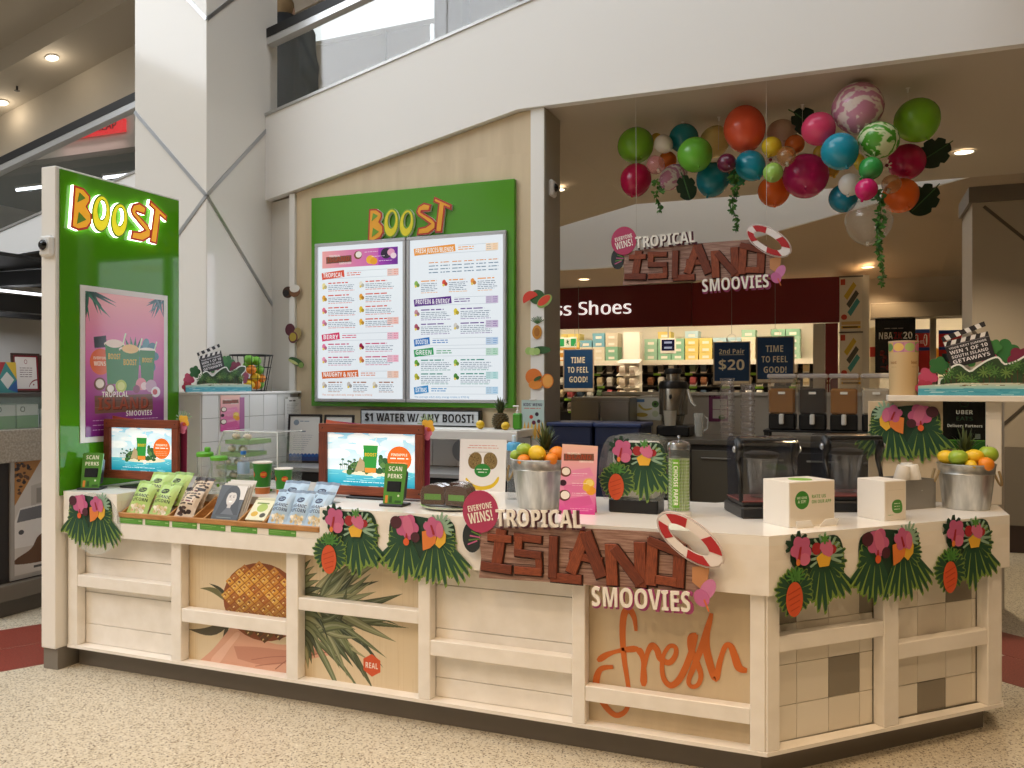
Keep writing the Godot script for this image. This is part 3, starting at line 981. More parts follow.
func security_camera(at: Vector3, yaw: float, label: String) -> void:
	var c := thing("security_camera", label, "camera", at, yaw)
	var b := bx()
	var prof := V([])
	b.rbox(Vector3(0, 0, 0.012), Vector3(0.095, 0.115, 0.034), 0.012)
	obj("housing", b, mat("e2e0dc", 0.35), c)
	obj("lens_dome", bx().ball(Vector3(-0.004, 0.004, 0.03), Vector3(0.03, 0.03, 0.024), 16), mat("0c0c0e", 0.08), c)
	obj("lens_ring", bx().lathe([Vector2(0.032, 0), Vector2(0.036, 0.004), Vector2(0.03, 0.007)], 20, Vector3(-0.004, 0.004, 0.028), Basis(Vector3.RIGHT, PI / 2)), mat("bab8b4", 0.4), c)

func island_word(c: Canvas, x: float, y: float, s: float) -> void:
	# the plank lettering as a print, s: height of the board
	c.poly([Vector2(x, y), Vector2(x + s * 4.2, y - s * 0.06), Vector2(x + s * 4.25, y + s * 0.95), Vector2(x + s * 0.02, y + s)], col("7a5040"))
	c.line([Vector2(x, y + s * 0.3), Vector2(x + s * 4.2, y + s * 0.26)], maxf(1, s * 0.03), col("5d3a2c"))
	c.line([Vector2(x, y + s * 0.66), Vector2(x + s * 4.2, y + s * 0.62)], maxf(1, s * 0.03), col("94695a"))
	c.text("ISLAND", x + s * 0.25, y + s * 0.83, int(s * 0.95), col("4a1c10"), true, s * 3.75)
	c.text("ISLAND", x + s * 0.21, y + s * 0.80, int(s * 0.95), col("a3452a"), true, s * 3.75)
	c.text("TROPICAL", x + s * 0.5, y + s * 0.1, int(s * 0.42), col("f5ede2"), true, s * 1.9)
	c.text("SMOOVIES", x + s * 2.2, y + s * 1.22, int(s * 0.42), col("f5ede2"), true, s * 2.0)

func cup_print(c: Canvas, x: float, y: float, w: float, h: float, straw := true) -> void:
	if straw: c.line([Vector2(x + w * 0.45, y), Vector2(x + w * 0.62, y - h * 0.3)], w * 0.08, col("dbe7c8"))
	c.oval(x, y, w * 0.56, h * 0.09, col("f3e8dc"))
	c.poly([Vector2(x - w * 0.5, y), Vector2(x + w * 0.5, y), Vector2(x + w * 0.38, y + h), Vector2(x - w * 0.38, y + h)], col("2f7d35"))
	c.text("BOOST", x - w * 0.34, y + h * 0.38, maxi(6, int(h * 0.2)), col("f0b321"), true, w * 0.7)

func tropical_poster() -> StandardMaterial3D:
	var W := 480
	var H := 676
	var c := Canvas.new(W, H, col("e48aa6"))
	for y in H:
		var t := float(y) / H
		c.rect(0, y, W, 1, col("f0a7a6").lerp(col("d873b0"), minf(1, t * 2.2)) if t < 0.45 else col("d873b0").lerp(col("6f1f6e"), (t - 0.45) / 0.55))
	var r := RandomNumberGenerator.new()
	r.seed = 3
	for i in 16:
		var a := deg_to_rad(r.randf_range(10, 100))
		c.leaf(Vector2(r.randf_range(-20, 40), -10), Vector2(0, 0) + Vector2(cos(a), sin(a)) * r.randf_range(90, 190), 12, col(["235c48", "2f7258", "19423c"][i % 3]))
		c.leaf(Vector2(W - r.randf_range(-20, 60), -10), Vector2(W, 0) + Vector2(-cos(a), sin(a)) * r.randf_range(70, 130), 10, col(["5d7f8a", "3f6f72", "2c5560"][i % 3]))
	for i in 12:
		var a := deg_to_rad(-170 + i * 14)
		c.leaf(Vector2(285, 330), Vector2(285, 330) + Vector2(cos(a), sin(a)) * 135, 26, col(["2f6b4a", "245742", "3f7d58"][i % 3]))
	for i in 7:
		c.oval(370 + 46 * cos(i * 0.9), 290 + 60 * sin(i * 0.9), 30, 22, col(["4f7f8f", "3d6b80", "5f93a0"][i % 3]), i)
	# clapper board, round sticker
	c.poly([Vector2(45, 210), Vector2(115, 200), Vector2(120, 255), Vector2(50, 262)], col("1f1b22"))
	c.oval(85, 325, 62, 62, col("e0642f"))
	c.text("EVERYONE", 44, 315, 17, col("fff3e6"), true, 82)
	c.text("WINS!", 46, 345, 28, col("fff3e6"), true, 78)
	cup_print(c, 165, 240, 110, 190)
	cup_print(c, 260, 262, 122, 200)
	cup_print(c, 370, 262, 100, 160)
	c.oval(262, 258, 52, 22, col("eec27a")); c.oval(165, 236, 52, 20, col("f2dccf"))
	# fruit along the foot of the cups
	for e in [[80, 430, 34, "6b3b26"], [80, 428, 24, "f2e6d8"], [140, 455, 30, "7a4630"], [142, 452, 20, "f5ece2"], [205, 440, 34, "b9c94a"], [205, 440, 22, "dbe27e"], [330, 430, 34, "e88a9a"], [350, 440, 22, "f5d6d8"], [395, 440, 36, "c9a0b8"], [300, 455, 22, "8a2c5a"], [425, 470, 30, "f0e6ea"], [420, 470, 16, "c43b3b"]]:
		c.oval(e[0], e[1], e[2], e[2] * 0.9, col(e[3]))
	island_word(c, 50, 485, 84)
	for i in 3:
		c.greek(40, 600 + i * 22, 180 if i else 400, 6, col("d9b6d6"), r)
	var m := printed(c.tex(), 0.12)
	return m

func build_menu_board() -> void:
	var b := thing("menu_board", "green menu board with two lit menu panels and raised brand lettering", "menu board", Vector3(-2.697, 1.43, -2.0))
	obj("backboard", bx().rbox(Vector3(0, 0.795, 0.02), Vector3(1.67, 1.585, 0.04), 0.003), mat("4f9420", 0.12), b)
	logo(b, Vector3(0.03, 1.35, 0.041), Vector3(0, 0, 0.035), 0.71, 0.02, mat("f1efe6", 0.4), "e6d51f")
	var k := 0
	for e in [[-3.485, -2.702, 1.05, 2.66, "left"], [-2.696, -1.915, 1.0, 2.66, "right"]]:
		var x0: float = e[0] + 2.697
		var x1: float = e[1] + 2.697
		var w := x1 - x0
		var p := Node3D.new()
		p.name = "menu_panel"
		b.add_child(p, true)
		p.position = Vector3((x0 + x1) / 2, 0.635, 0.04)
		p.set_meta("label", "lit menu panel of smoothies under tropical, berry and nice headings" if k == 0 else "lit menu panel of juices, protein, green and extras headings")
		var f := bx()
		var h := 1.195
		f.rbox(Vector3(0, h / 2 - 0.0125, 0.012), Vector3(w, 0.025, 0.028), 0.004)
		f.rbox(Vector3(0, -h / 2 + 0.0125, 0.012), Vector3(w, 0.025, 0.028), 0.004)
		for s in [-1, 1]: f.rbox(Vector3(s * (w / 2 - 0.0125), 0, 0.012), Vector3(0.025, h - 0.05, 0.028), 0.004)
		obj("panel_frame", f, mat("b8b9bc", 0.35, 0.3), p)
		face_print("light_screen", menu_print(k), w - 0.05, h - 0.05, 0.01, p, Vector3(0, 0, 0.012))
		k += 1
	lamp_area(Vector3(-3.11, 2.065, -1.94), Vector2(0.70, 1.14), "f0f6ff", 0.55, Vector3(0, PI, 0), "menu_light")
	lamp_area(Vector3(-2.295, 2.065, -1.94), Vector2(0.70, 1.14), "f0f6ff", 0.55, Vector3(0, PI, 0), "menu_light")

func menu_print(k: int) -> StandardMaterial3D:
	var W := 720
	var H := 1160
	var r := RandomNumberGenerator.new()
	r.seed = 30 + k
	var c := Canvas.new(W, H, col("f3faff"))
	var head := func(s: String, y: float, hex: String, w: float) -> void:
		c.poly([Vector2(30, y + 2), Vector2(34 + w, y - 14), Vector2(40 + w, y + 38), Vector2(36, y + 54)], col(hex))
		c.text(s, 44, y + 38, 46, col("fdfdfd"), true, w - 18)
		c.rect(60 + w, y - 4, W - 110 - w, 2, col("aab6c0"))
		c.rect(60, y + 48, W - 110, 2, col("b6c2cc"))
		for i in 2: c.greek(60 + w, y + 8 + i * 16, 120, 11, col(hex), r)
		price(c, y, hex, r)
	var item := func(x: float, y: float, w: float, hex: String, fruit: String, lines: int) -> void:
		c.oval(x + 14, y + 18, 15, 20, col(fruit)); c.oval(x + 28, y + 30, 13, 14, col(fruit).darkened(0.2)); c.oval(x + 10, y + 38, 9, 9, col("e9cf60"))
		c.greek(x + 52, y - 2, w * 0.6, 16, col(hex), r)
		for i in lines: c.greek(x + 52, y + 20 + i * 13, w - 60 - r.randi_range(0, 40), 9, col("4c6680") if i < lines - 1 else col(hex).lightened(0.15), r)
	if k == 0:
		for x in 640:
			c.rect(36 + x, 36, 1, 130, col("f3a9a4").lerp(col("c24bb4"), x / 640.0) if x < 480 else col("a93bb0").lerp(col("6d2594"), (x - 480) / 160.0))
		island_word(c, 70, 80, 52)
		for e in [[345, 80, 34, "7a4b2c"], [350, 76, 26, "f0e8dc"], [450, 120, 36, "f2b435"], [478, 132, 30, "eaa02b"], [580, 80, 44, "2d1d3a"], [620, 74, 30, "e7a3c0"], [640, 100, 24, "f4d9e0"]]: c.oval(e[0], e[1], e[2], e[2] * 0.9, col(e[3]))
		for i in 3: c.greek(400 + i * 60, 60 + i * 36, 110, 7, col("fbeef6"), r)
		head.call("TROPICAL", 200, "e0523a", 190)
		var fr := ["f2e2a0", "e8a63a", "e9788f", "e28aa8", "f0ead8", "eba23a", "e9c53a", "f0b243"]
		for i in 8: item.call(36 + (i / 4) * 320, 280 + (i % 4) * 94, 300, "d8473a", fr[i], 4)
		price(c, 560, "e0523a", r)
		head.call("BERRY", 672, "d82f63", 150)
		for i in 4: item.call(36 + (i / 2) * 320, 746 + (i % 2) * 100, 300, "c8356a", ["e87aa0", "f0a0b8", "a02045", "f0905a"][i], 4)
		price(c, 840, "d82f63", r)
		head.call("NAUGHTY & NICE", 958, "db6a35", 310)
		for i in 3: item.call(36 + i * 216, 1036, 200, "9a5a3a", ["d8cfc8", "c9c2bc", "e0d8c8"][i], 5)
		c.text("The average adult daily energy intake is 8700 kJ", 36, 1140, 17, col("e08a6a"), false, 430)
	else:
		head.call("FRESH JUICES/BLENDS", 60, "f09a38", 320)
		for i in 6:
			for j in 4: c.greek(150 + i * 92, 168 + j * 24, 74, 11, col("5f7f98") if j else col("e08a3a"), r)
		for i in 3: item.call(36 + i * 220, 300, 210, "ef9a4a", ["8cba5a", "e05038", "f09a48"][i], 6)
		head.call("PROTEIN & ENERGY", 432, "5a2a86", 290)
		for i in 4: item.call(36 + (i / 2) * 310, 510 + (i % 2) * 104, 300, "6a4a92", ["c9909a", "b0566a", "e0c83a", "d8d4cc"][i], 5)
		price(c, 604, "5a2a86", r)
		head.call("BOOSTER", 724, "2f74c0", 120)
		head.call("GREEN", 800, "2f9a5a", 150)
		for i in 4: item.call(36 + (i / 2) * 310, 876 + (i % 2) * 100, 300, "2f8a7a", ["6aa83a", "b8b83a", "8ab84a", "4a8a3a"][i], 5)
		price(c, 968, "2fa0a0", r)
		head.call("EXTRAS", 1074, "2f8ac8", 110)
		c.text("The average adult daily energy intake is 8700 kJ", 36, 1152, 17, col("6a9ac8"), false, 430)
	var m := printed(c.tex(), 0.2, 0.86)
	m.albedo_color = Color(0.3, 0.3, 0.3)
	return m

func price(c: Canvas, y: float, hex: String, r: RandomNumberGenerator) -> void:
	c.rect(590, y - 4, 92, 52, col(hex).lightened(0.7))
	for i in 3:
		c.greek(596, y + 3 + i * 15, 34, 7, col("8a96a2"), r); c.greek(644, y + 3 + i * 15, 32, 8, col(hex).lightened(0.25), r)

# the island sign: outlines in centimetres from its middle
const SIGN_BOARD := [-54.7, 6.5, -30.2, 8.6, -7.1, 9.5, 14.9, 9.9, 31.1, 10, 38.4, 5.4, 42.3, 0.8, 44.4, -8.7, 42.3, -12.7, 22.5, -13.3, 4.7, -14, -24.7, -14.6, -54.4, -15.4, -53.3, -6.5]
const SIGN_PLANKS := [[-43.3, 6.2, -45.8, -10.1, 4.9], [-49.4, 3.1, -38.9, 2.9, 3.2], [-52.3, -9.7, -38.9, -10.4, 3.9], [-36.9, 4.2, -25, 3.6, 3.2], [-35, 3.8, -35.4, -3.1, 3.6], [-36.5, -2.6, -25, -3.1, 3.2], [-26, -2.7, -25.6, -10.1, 3], [-36.5, -10.4, -25, -10.3, 3.4], [-18.9, 5.1, -19.4, -11.7, 3.9], [-20, -12, -7.1, -12.1, 3.9], [-4.9, 7.6, -11.1, -8.9, 4.9], [-4.5, 7.6, 2.1, -9.4, 5.2], [-11.5, -1.8, 2.1, -3.5, 3.2], [6.2, 3.3, 6.9, -12.5, 4.9], [7.9, 2.2, 18.7, -11.1, 4.2], [18.5, 4.9, 19, -12.3, 4.9], [24, 6.8, 23.2, -11.1, 4.5], [22.5, 6.5, 36.2, 2.2, 3.6], [35, 5.1, 34.3, -11, 4.7], [25.2, -9.2, 33.2, -9.6, 3.6]]

# ---- cut-out garlands of leaves, flowers and fruit
func spiky(cx: float, cy: float, r0: float, r1: float, n: int, a0: float, a1: float, sq := 1.0, turn := 0.0) -> PackedVector2Array:
	# outline of a leaf with pointed fingers between two angles
	var p := PackedVector2Array()
	var rr := RandomNumberGenerator.new()
	rr.seed = int(cx * 7 + cy * 13 + n)
	var tip := 0.16 * (a1 - a0) / n
	if a1 - a0 < TAU - 0.01: p.append(Vector2(cx, cy))
	for i in n:
		var a := a0 + (a1 - a0) * (i + 0.0) / n
		var b := a0 + (a1 - a0) * (i + 0.5) / n
		var k := r1 * rr.randf_range(0.80, 1.0)
		p.append(Vector2(cx, cy) + Vector2(cos(a) * r0, sin(a) * r0 * sq).rotated(turn))
		p.append(Vector2(cx, cy) + Vector2(cos(b - tip) * k, sin(b - tip) * k * sq).rotated(turn))
		p.append(Vector2(cx, cy) + Vector2(cos(b + tip) * k * 0.97, sin(b + tip) * k * 0.97 * sq).rotated(turn))
	return p

func petals(cx: float, cy: float, r: float, turn: float) -> PackedVector2Array:
	var p := PackedVector2Array()
	for i in 40:
		var a := TAU * i / 40.0
		p.append(Vector2(cx, cy) + Vector2.from_angle(a + turn) * r * (0.74 + 0.26 * absf(sin(a * 2.5))))
	return p

func sheet(called: String, g: Node, p: PackedVector2Array, z: float, m: Material, s: float) -> MeshInstance3D:
	var q := PackedVector2Array()
	for v in p: q.append(v * s)
	return obj(called, bx().prism(q, z, z + 0.0011), m, g)

func garland(pineapple: bool, label: String, at: Vector3, yaw: float, mirror := false, w := 0.37) -> Node3D:
	var g := thing("leaf_garland", label, "garland", at, yaw, "cut-out leaf garlands")
	var s := w / 44.0   # outlines in a box about 44 wide, y up, origin in the middle
	var mx := -1.0 if mirror else 1.0
	var gc := MB.new()
	var dk := mat("1f4a31", 0.55)
	var dk2 := mat("183b29", 0.55)
	var li := mat("7d9a45", 0.55)
	var pale := mat("8fb096", 0.55)
	var mid := mat("4f8a3c", 0.55)
	var pink := mat("c2608c", 0.5)
	var pink2 := mat("cf6f93", 0.5)
	var rd := mat("a3262c", 0.5)
	var org := mat("e0813a", 0.5)
	var yel := mat("e9b53a", 0.5)
	var mar := mat("4c1f2c", 0.5)
	var F := func(a: PackedVector2Array) -> PackedVector2Array:
		if not mirror: return a
		var q := PackedVector2Array()
		for i in range(a.size() - 1, -1, -1): q.append(Vector2(-a[i].x, a[i].y))
		return q
	var add := func(called: String, p: PackedVector2Array, layer: float, m: Material) -> MeshInstance3D: return sheet(called, g, F.call(p), layer * 0.0012, m, s)
	var palm := func(cx: float, cy: float, r: float, n: int, a0: float, a1: float, layer: float) -> void:
		add.call("palm_leaf_border", spiky(cx, cy, r * 0.80, r * 1.03, n, a0, a1), layer, li)
		add.call("palm_leaf", spiky(cx, cy, r * 0.66, r * 0.98, n, a0, a1), layer + 1, dk)
		# pale slits between the fingers
		for i in n / 2:
			var a := lerpf(a0, a1, (i * 2 + 0.9) / n)
			var d := Vector2.from_angle(a) * mx if false else Vector2.from_angle(a)
			var q := d.orthogonal()
			add.call("palm_slit", PackedVector2Array([Vector2(cx, cy) + d * r * 0.35, Vector2(cx, cy) + d * r * 0.86 - q * r * 0.022, Vector2(cx, cy) + d * r * 0.88 + q * r * 0.022]), layer + 2, li)
	if pineapple:
		add.call("leaf_backing", PackedVector2Array(smooth2([Vector2(-8, 17), Vector2(6, 18), Vector2(17, 18), Vector2(21, 9), Vector2(20, -4), Vector2(13, -12), Vector2(2, -9), Vector2(-4, 0), Vector2(-12, 8)], 4, true)), 0, dk2)
		palm.call(7, 12, 31, 10, deg_to_rad(-124), deg_to_rad(-38), 1)
		palm.call(10, 6, 13, 9, deg_to_rad(-50), deg_to_rad(75), 2.33)
		add.call("fan_leaf", spiky(9, 9, 5, 12, 13, deg_to_rad(-30), deg_to_rad(215)), 5, pale)
		palm.call(-10, -6, 12.5, 24, 0, TAU, 3.66)
		add.call("leaf_sprig", spiky(-8, 14, 5.5, 8.4, 5, 0.6, 3.6), 3.15, dk2)
		add.call("pineapple_body", oval2(-10.5, -10, 5, 8.3, 28), 7.5, mat("d5572c", 0.55))
		for i in 4: add.call("pineapple_line", PackedVector2Array([Vector2(-14.6 + i * 0.6, -7.4 - i * 2.6), Vector2(-7 - i * 0.2, -4.6 - i * 2.9), Vector2(-7 - i * 0.2, -5.0 - i * 2.9), Vector2(-14.6 + i * 0.6, -7.8 - i * 2.6)]), 8.5, mat("b8401f", 0.55))
		add.call("pineapple_crown", spiky(-10, 0, 2.4, 6.8, 9, deg_to_rad(-20), deg_to_rad(200)), 8.5, mid)
		for i in 3: add.call("pineapple_crown", spiky(-10 + (i - 1) * 2.2, -2, 1.5, 6.2, 3, deg_to_rad(40 + i * 20), deg_to_rad(110 + i * 20)), 9.5, mid)
		add.call("hibiscus", petals(-6.5, 13.5, 6.6, 0.2), 7.5, pink)
		add.call("hibiscus_petal", oval2(-4.5, 8.5, 3.4, 3.0, 16), 8.5, pink2)
		add.call("hibiscus_pistil", V([-7.4, 14.6, -6.4, 14.8, -7.4, 8.2, -9.0, 7.4]), 9.5, rd)
		add.call("hibiscus_anther", oval2(-8.6, 7.4, 1.2, 1.6, 12), 10.5, org)
		add.call("berry", oval2(3, 13, 2.9, 3.0, 20), 7.5, rd)
		add.call("berry", oval2(13, 12, 2.2, 2.2, 20), 7.5, rd)
		add.call("strawberry", V([5, 15, 8, 17.6, 11, 16.6, 13, 12.6, 12.4, 9.4, 10.4, 8.6, 7, 10, 4.6, 13]), 9.5, pink2)
		add.call("strawberry_leaf", spiky(7.6, 17.4, 1.2, 3.0, 6, 0, TAU), 10.5, mid)
		add.call("yellow_fruit", V([2.6, 8.6, 7.2, 11.6, 11.8, 8.2, 10.4, 4.2, 4.6, 4.0]), 8.5, yel)
	else:
		add.call("leaf_backing", PackedVector2Array(smooth2([Vector2(-19, 15), Vector2(-8, 18), Vector2(6, 17), Vector2(18, 16), Vector2(20, 6), Vector2(17, -5), Vector2(6, -8), Vector2(-4, -9), Vector2(-16, -8), Vector2(-20, 2)], 4, true)), 0, dk2)
		palm.call(-9, 11, 30, 9, deg_to_rad(-138), deg_to_rad(-62), 1)
		palm.call(-12, 4, 10.5, 7, deg_to_rad(100), deg_to_rad(250), 1.25)
		palm.call(8, 13, 33, 11, deg_to_rad(-116), deg_to_rad(-40), 2.5)
		palm.call(10, 6, 11.5, 7, deg_to_rad(-50), deg_to_rad(40), 3.75)
		add.call("fan_leaf", spiky(11, 12, 5, 9.5, 11, deg_to_rad(-30), deg_to_rad(190)), 5.9, pale)
		add.call("plum", oval2(-15.5, 14, 3.6, 3.5, 22), 7.5, mar)
		add.call("plum", oval2(-3.6, 6.6, 2.8, 2.8, 20), 7.7, mar)
		add.call("hibiscus", petals(-8.6, 12.0, 7.2, 0.5), 6.5, pink)
		add.call("hibiscus_petal", oval2(-8.0, 12.4, 3.0, 6.0, 18, 0.3), 7.5, pink2)
		add.call("hibiscus_pistil", V([-9.2, 8.4, -8.6, 8.4, -8.2, 5, -9.8, 5]), 8.5, rd)
		add.call("hibiscus_anther", oval2(-9, 3.8, 1.8, 2.0, 14), 9.5, mat("e0612f", 0.5))
		add.call("mango", V([0.6, 10, 4, 11, 9.4, 8.6, 8.8, 4.4, 5.4, 1.4, 1.2, -0.2]), 8.5, org)
		add.call("yellow_fruit", V([8.6, 3.6, 11, 1.6, 14.6, 5, 15, 9, 13.6, 12, 10, 9]), 7.5, yel)
		add.call("hibiscus", petals(7.2, 12.6, 5.8, 1.1), 9.5, pink)
		add.call("hibiscus_petal", oval2(11.4, 11.4, 2.2, 4.2, 16), 10.5, pink2)
		add.call("hibiscus_pistil", V([5.8, 13.8, 6.6, 14.0, 8.6, 9, 7.4, 8.6]), 11.5, rd)
	return g

func wood_dark() -> Array:
	if mats.has("wood_dark"): return mats["wood_dark"]
	var out := []
	for i in 3:
		out.append(noise_tex(Vector2i(192, 192), col(["5a2614", "642c18", "4c2011"][i]), col(["9a4a28", "a8552f", "8a4024"][i]), 3.0, 22, 40 + i, 4, 0.06))
	mats["wood_dark"] = out
	return out

func plank_mat(i: int) -> StandardMaterial3D:
	var key := "plank %d" % i
	if mats.has(key): return mats[key]
	var m := StandardMaterial3D.new()
	m.albedo_texture = wood_dark()[i % 3]
	m.roughness = 0.65
	mats[key] = m
	return m

func island_sign(label: String, at: Vector3) -> Node3D:
	var g := thing("island_sign", label, "sign", at)
	var c := 0.01
	var P := PackedVector2Array()
	for i in range(0, SIGN_BOARD.size(), 2): P.append(Vector2(SIGN_BOARD[i], SIGN_BOARD[i + 1]) * c)
	var bm := StandardMaterial3D.new()
	bm.albedo_texture = noise_tex(Vector2i(384, 160), col("7d5a4c"), col("b08f80"), 6, 20, 77, 5, 0.08)
	bm.roughness = 0.7
	if mats.has("sign_board"): bm = mats["sign_board"]
	mats["sign_board"] = bm
	obj("board", bx().prism(P, 0.0, 0.010), bm, g)
	# joints of the old boards
	for y in [-7.4, 0.6]:
		obj("board_joint", bx().box(Vector3(-0.06, y * c, 0.0102), Vector3(0.92, 0.003, 0.0012), Basis(Vector3.BACK, 0.015)), mat("4b2d24", 0.8), g)
	var k := 0
	for e in SIGN_PLANKS:
		var a := Vector2(e[0], e[1]) * c
		var b := Vector2(e[2], e[3]) * c
		var d := b - a
		var w: float = e[4] * c
		var pz := 0.0155 + (k % 3) * 0.0022
		obj("plank_edge", bx().box(Vector3((a.x + b.x) / 2 + 0.002, (a.y + b.y) / 2 - 0.003, pz - 0.0058), Vector3(d.length() + w * 0.3 + 0.008, w + 0.008, 0.004), Basis(Vector3.BACK, d.angle())), mat("2e130c", 0.7), g)
		obj("letter_plank", bx().rbox(Vector3((a.x + b.x) / 2, (a.y + b.y) / 2, 0.0155 + (k % 3) * 0.0022), Vector3(d.length() + w * 0.3, w, 0.011), 0.002, Basis(Vector3.BACK, d.angle())), plank_mat(k), g)
		k += 1
	var wt := mat("f1ebe0", 0.45)
	var sh := mat("5a2a3a", 0.5)
	var mg := mat("a8447e", 0.5)
	for e in [["TROPICAL", Vector3(-0.256, 0.128, 0.03), 0.072, 0.39, 0.04, sh], ["SMOOVIES", Vector3(0.19, -0.176, 0.03), 0.078, 0.41, 0.035, mg]]:
		word(e[0], e[2], 0.012, wt, g, e[1], e[3], Vector3(0, 0, e[4]), "title_lettering")
		word(e[0], e[2] * 1.14, 0.010, e[5], g, e[1] + Vector3(0.006, -0.006, -0.010), e[3] * 1.03, Vector3(0, 0, e[4]), "lettering_shadow")
	# round sticker and dark leaf under it
	obj("round_sticker", bx().prism(oval2(-0.534, 0.142, 0.086, 0.094, 32), 0.012, 0.018), mat("b0385e", 0.45), g).set_meta("label", "round magenta sticker")
	word("EVERYONE", 0.026, 0.001, wt, g, Vector3(-0.536, 0.162, 0.019), 0.118, Vector3(0, 0, 0.22), "sticker_lettering")
	word("WINS!", 0.046, 0.001, wt, g, Vector3(-0.532, 0.118, 0.019), 0.118, Vector3(0, 0, 0.22), "sticker_lettering")
	obj("leaf_disc", bx().prism(oval2(-0.578, 0.025, 0.046, 0.070, 24), 0.004, 0.010), mat("20282a", 0.5), g)
	for i in 5: obj("leaf_stripe", bx().box(Vector3(-0.575 + 0.006 * i, 0.0 + i * 0.014, 0.0105), Vector3(0.05, 0.006, 0.001), Basis(Vector3.BACK, 0.4 - 0.25 * i)), mat(["c2608c", "5f8a3a"][i % 2], 0.5), g)
	# life ring leaning over the corner
	var N := 32
	var O := oval2(0.394, 0.082, 0.148, 0.068, N, -0.60)
	var I := oval2(0.388, 0.082, 0.098, 0.034, N, -0.60)
	obj("life_ring", bx().ring(O, I, 0.016, 0.030), mat("efe6e2", 0.4), g)
	for st in [2, 10, 17, 25]:
		var o2 := PackedVector2Array()
		for i in 5: o2.append(O[(st + i) % N])
		for i in 5: o2.append(I[(st + 4 - i) % N])
		obj("ring_band", bx().prism(o2, 0.030, 0.032), mat("b52a30", 0.45), g)
	obj("ring_rope", bx().tube(Array(oval2(0.394, 0.082, 0.155, 0.074, 24, -0.60)).map(func(p): return Vector3(p.x, p.y, 0.023)) + [Vector3(O[0].x, O[0].y, 0.023)], 0.0035, 6), mat("d6c9c4", 0.6), g)
	# flower and torn paper at the lower right
	obj("torn_paper", bx().prism(V([0.40, -0.03, 0.47, -0.015, 0.462, -0.075, 0.435, -0.115, 0.40, -0.09]), 0.010, 0.016), mat("c58a5c", 0.7), g)
	obj("flower_petal", bx().prism(oval2(0.462, -0.115, 0.028, 0.046, 18, -0.5), 0.016, 0.019), mat("cf7fae", 0.5), g)
	obj("flower_petal", bx().prism(oval2(0.438, -0.150, 0.030, 0.036, 18, 0.6), 0.019, 0.022), mat("c46a9c", 0.5), g)
	obj("flower_pistil", bx().box(Vector3(0.458, -0.178, 0.023), Vector3(0.006, 0.05, 0.002), Basis(Vector3.BACK, 0.4)), mat("d9703a", 0.5), g)
	return g

func build_garlands() -> void:
	garland(false, "leaf garland with plum and mango beside the green sign panel", Vector3(-3.598, 0.842, 0.003), 0.0, false, 0.345)
	obj("plastic_backing", bx().prism(oval2(0.03, -0.01, 0.19, 0.17, 28), -0.0016, -0.0006), pane("dfe6e2", 0.16), get_node("leaf_garland"))
	garland(true, "pineapple leaf garland under the snack tray's right end", Vector3(-1.951, 0.838, 0.003), 0.0)
	garland(false, "leaf garland with plum and mango under the framed screen", Vector3(-1.538, 0.836, 0.003), 0.0, false, 0.375)
	var r := 0.70711
	var C := func(s: float, y: float) -> Vector3: return Vector3(s * r + 0.003 * r, y, -s * r + 0.003 * r)
	garland(true, "pineapple leaf garland at the counter corner below the app box", C.call(0.205, 0.826), PI / 4)
	garland(false, "leaf garland with plum and mango in the middle of the angled end", C.call(0.635, 0.834), PI / 4, false, 0.375)
	garland(true, "pineapple leaf garland below the fruit bucket on the angled end", C.call(1.07, 0.838), PI / 4)
	garland(false, "leaf garland with mango on the panel beside the black delivery poster", Vector3(0.555, 1.345, -1.328), 0.0, true, 0.355)
	island_sign("plank lettered island sign with life ring on the counter front", Vector3(-0.694, 0.892, 0.022))
	var s2 := island_sign("plank lettered island sign hanging on strings under the balloons", Vector3(-0.577, 2.412, -2.06))
	for x in [-0.45, 0.38]: obj("string", bx().tube([Vector3(x, 0.09, 0.005), Vector3(x, 1.10, 0.03)], 0.0012, 5), mat("cfcac2", 0.6), s2)

func balloon_mat(c: String) -> StandardMaterial3D:
	var key := "balloon " + c
	if mats.has(key): return mats[key]
	var m := StandardMaterial3D.new()
	m.roughness = 0.22
	if c.begins_with("clear"):
		m = pane({"clear": "d9d4c8", "clear_pink": "d9848a", "clear_gold": "c98a4a"}[c], 0.16 if c == "clear" else 0.45, 0.06)
	elif c.begins_with("marble"):
		var f := FastNoiseLite.new()
		f.seed = 9
		f.frequency = 1.0
		f.fractal_octaves = 3
		var im := Image.create_empty(256, 128, false, Image.FORMAT_RGBA8)
		for y in 128:
			for x in 256:
				var a := TAU * x / 256.0
				var t := PI * (y / 128.0 - 0.5)
				var p := Vector3(cos(t) * cos(a), sin(t) * 1.6, cos(t) * sin(a))
				var q := p + Vector3(f.get_noise_3dv(p * 1.3), f.get_noise_3dv(p * 1.3 + Vector3(9, 0, 0)), f.get_noise_3dv(p * 1.3 + Vector3(0, 9, 0))) * 0.55
				var k := sin(q.x * 5.0 + q.y * 7.0) * 0.5 + 0.5
				k = smoothstep(0.35, 0.75, k)
				im.set_pixel(x, y, (col("c98aa6").lerp(col("e9dcd8"), k)) if c == "marble_pink" else (col("4f9a2e").lerp(col("d5e0b4"), k)))
		m.albedo_texture = ImageTexture.create_from_image(im)
	else:
		m.albedo_color = col(c)
		m.subsurf_scatter_enabled = false
	mats[key] = m
	return m

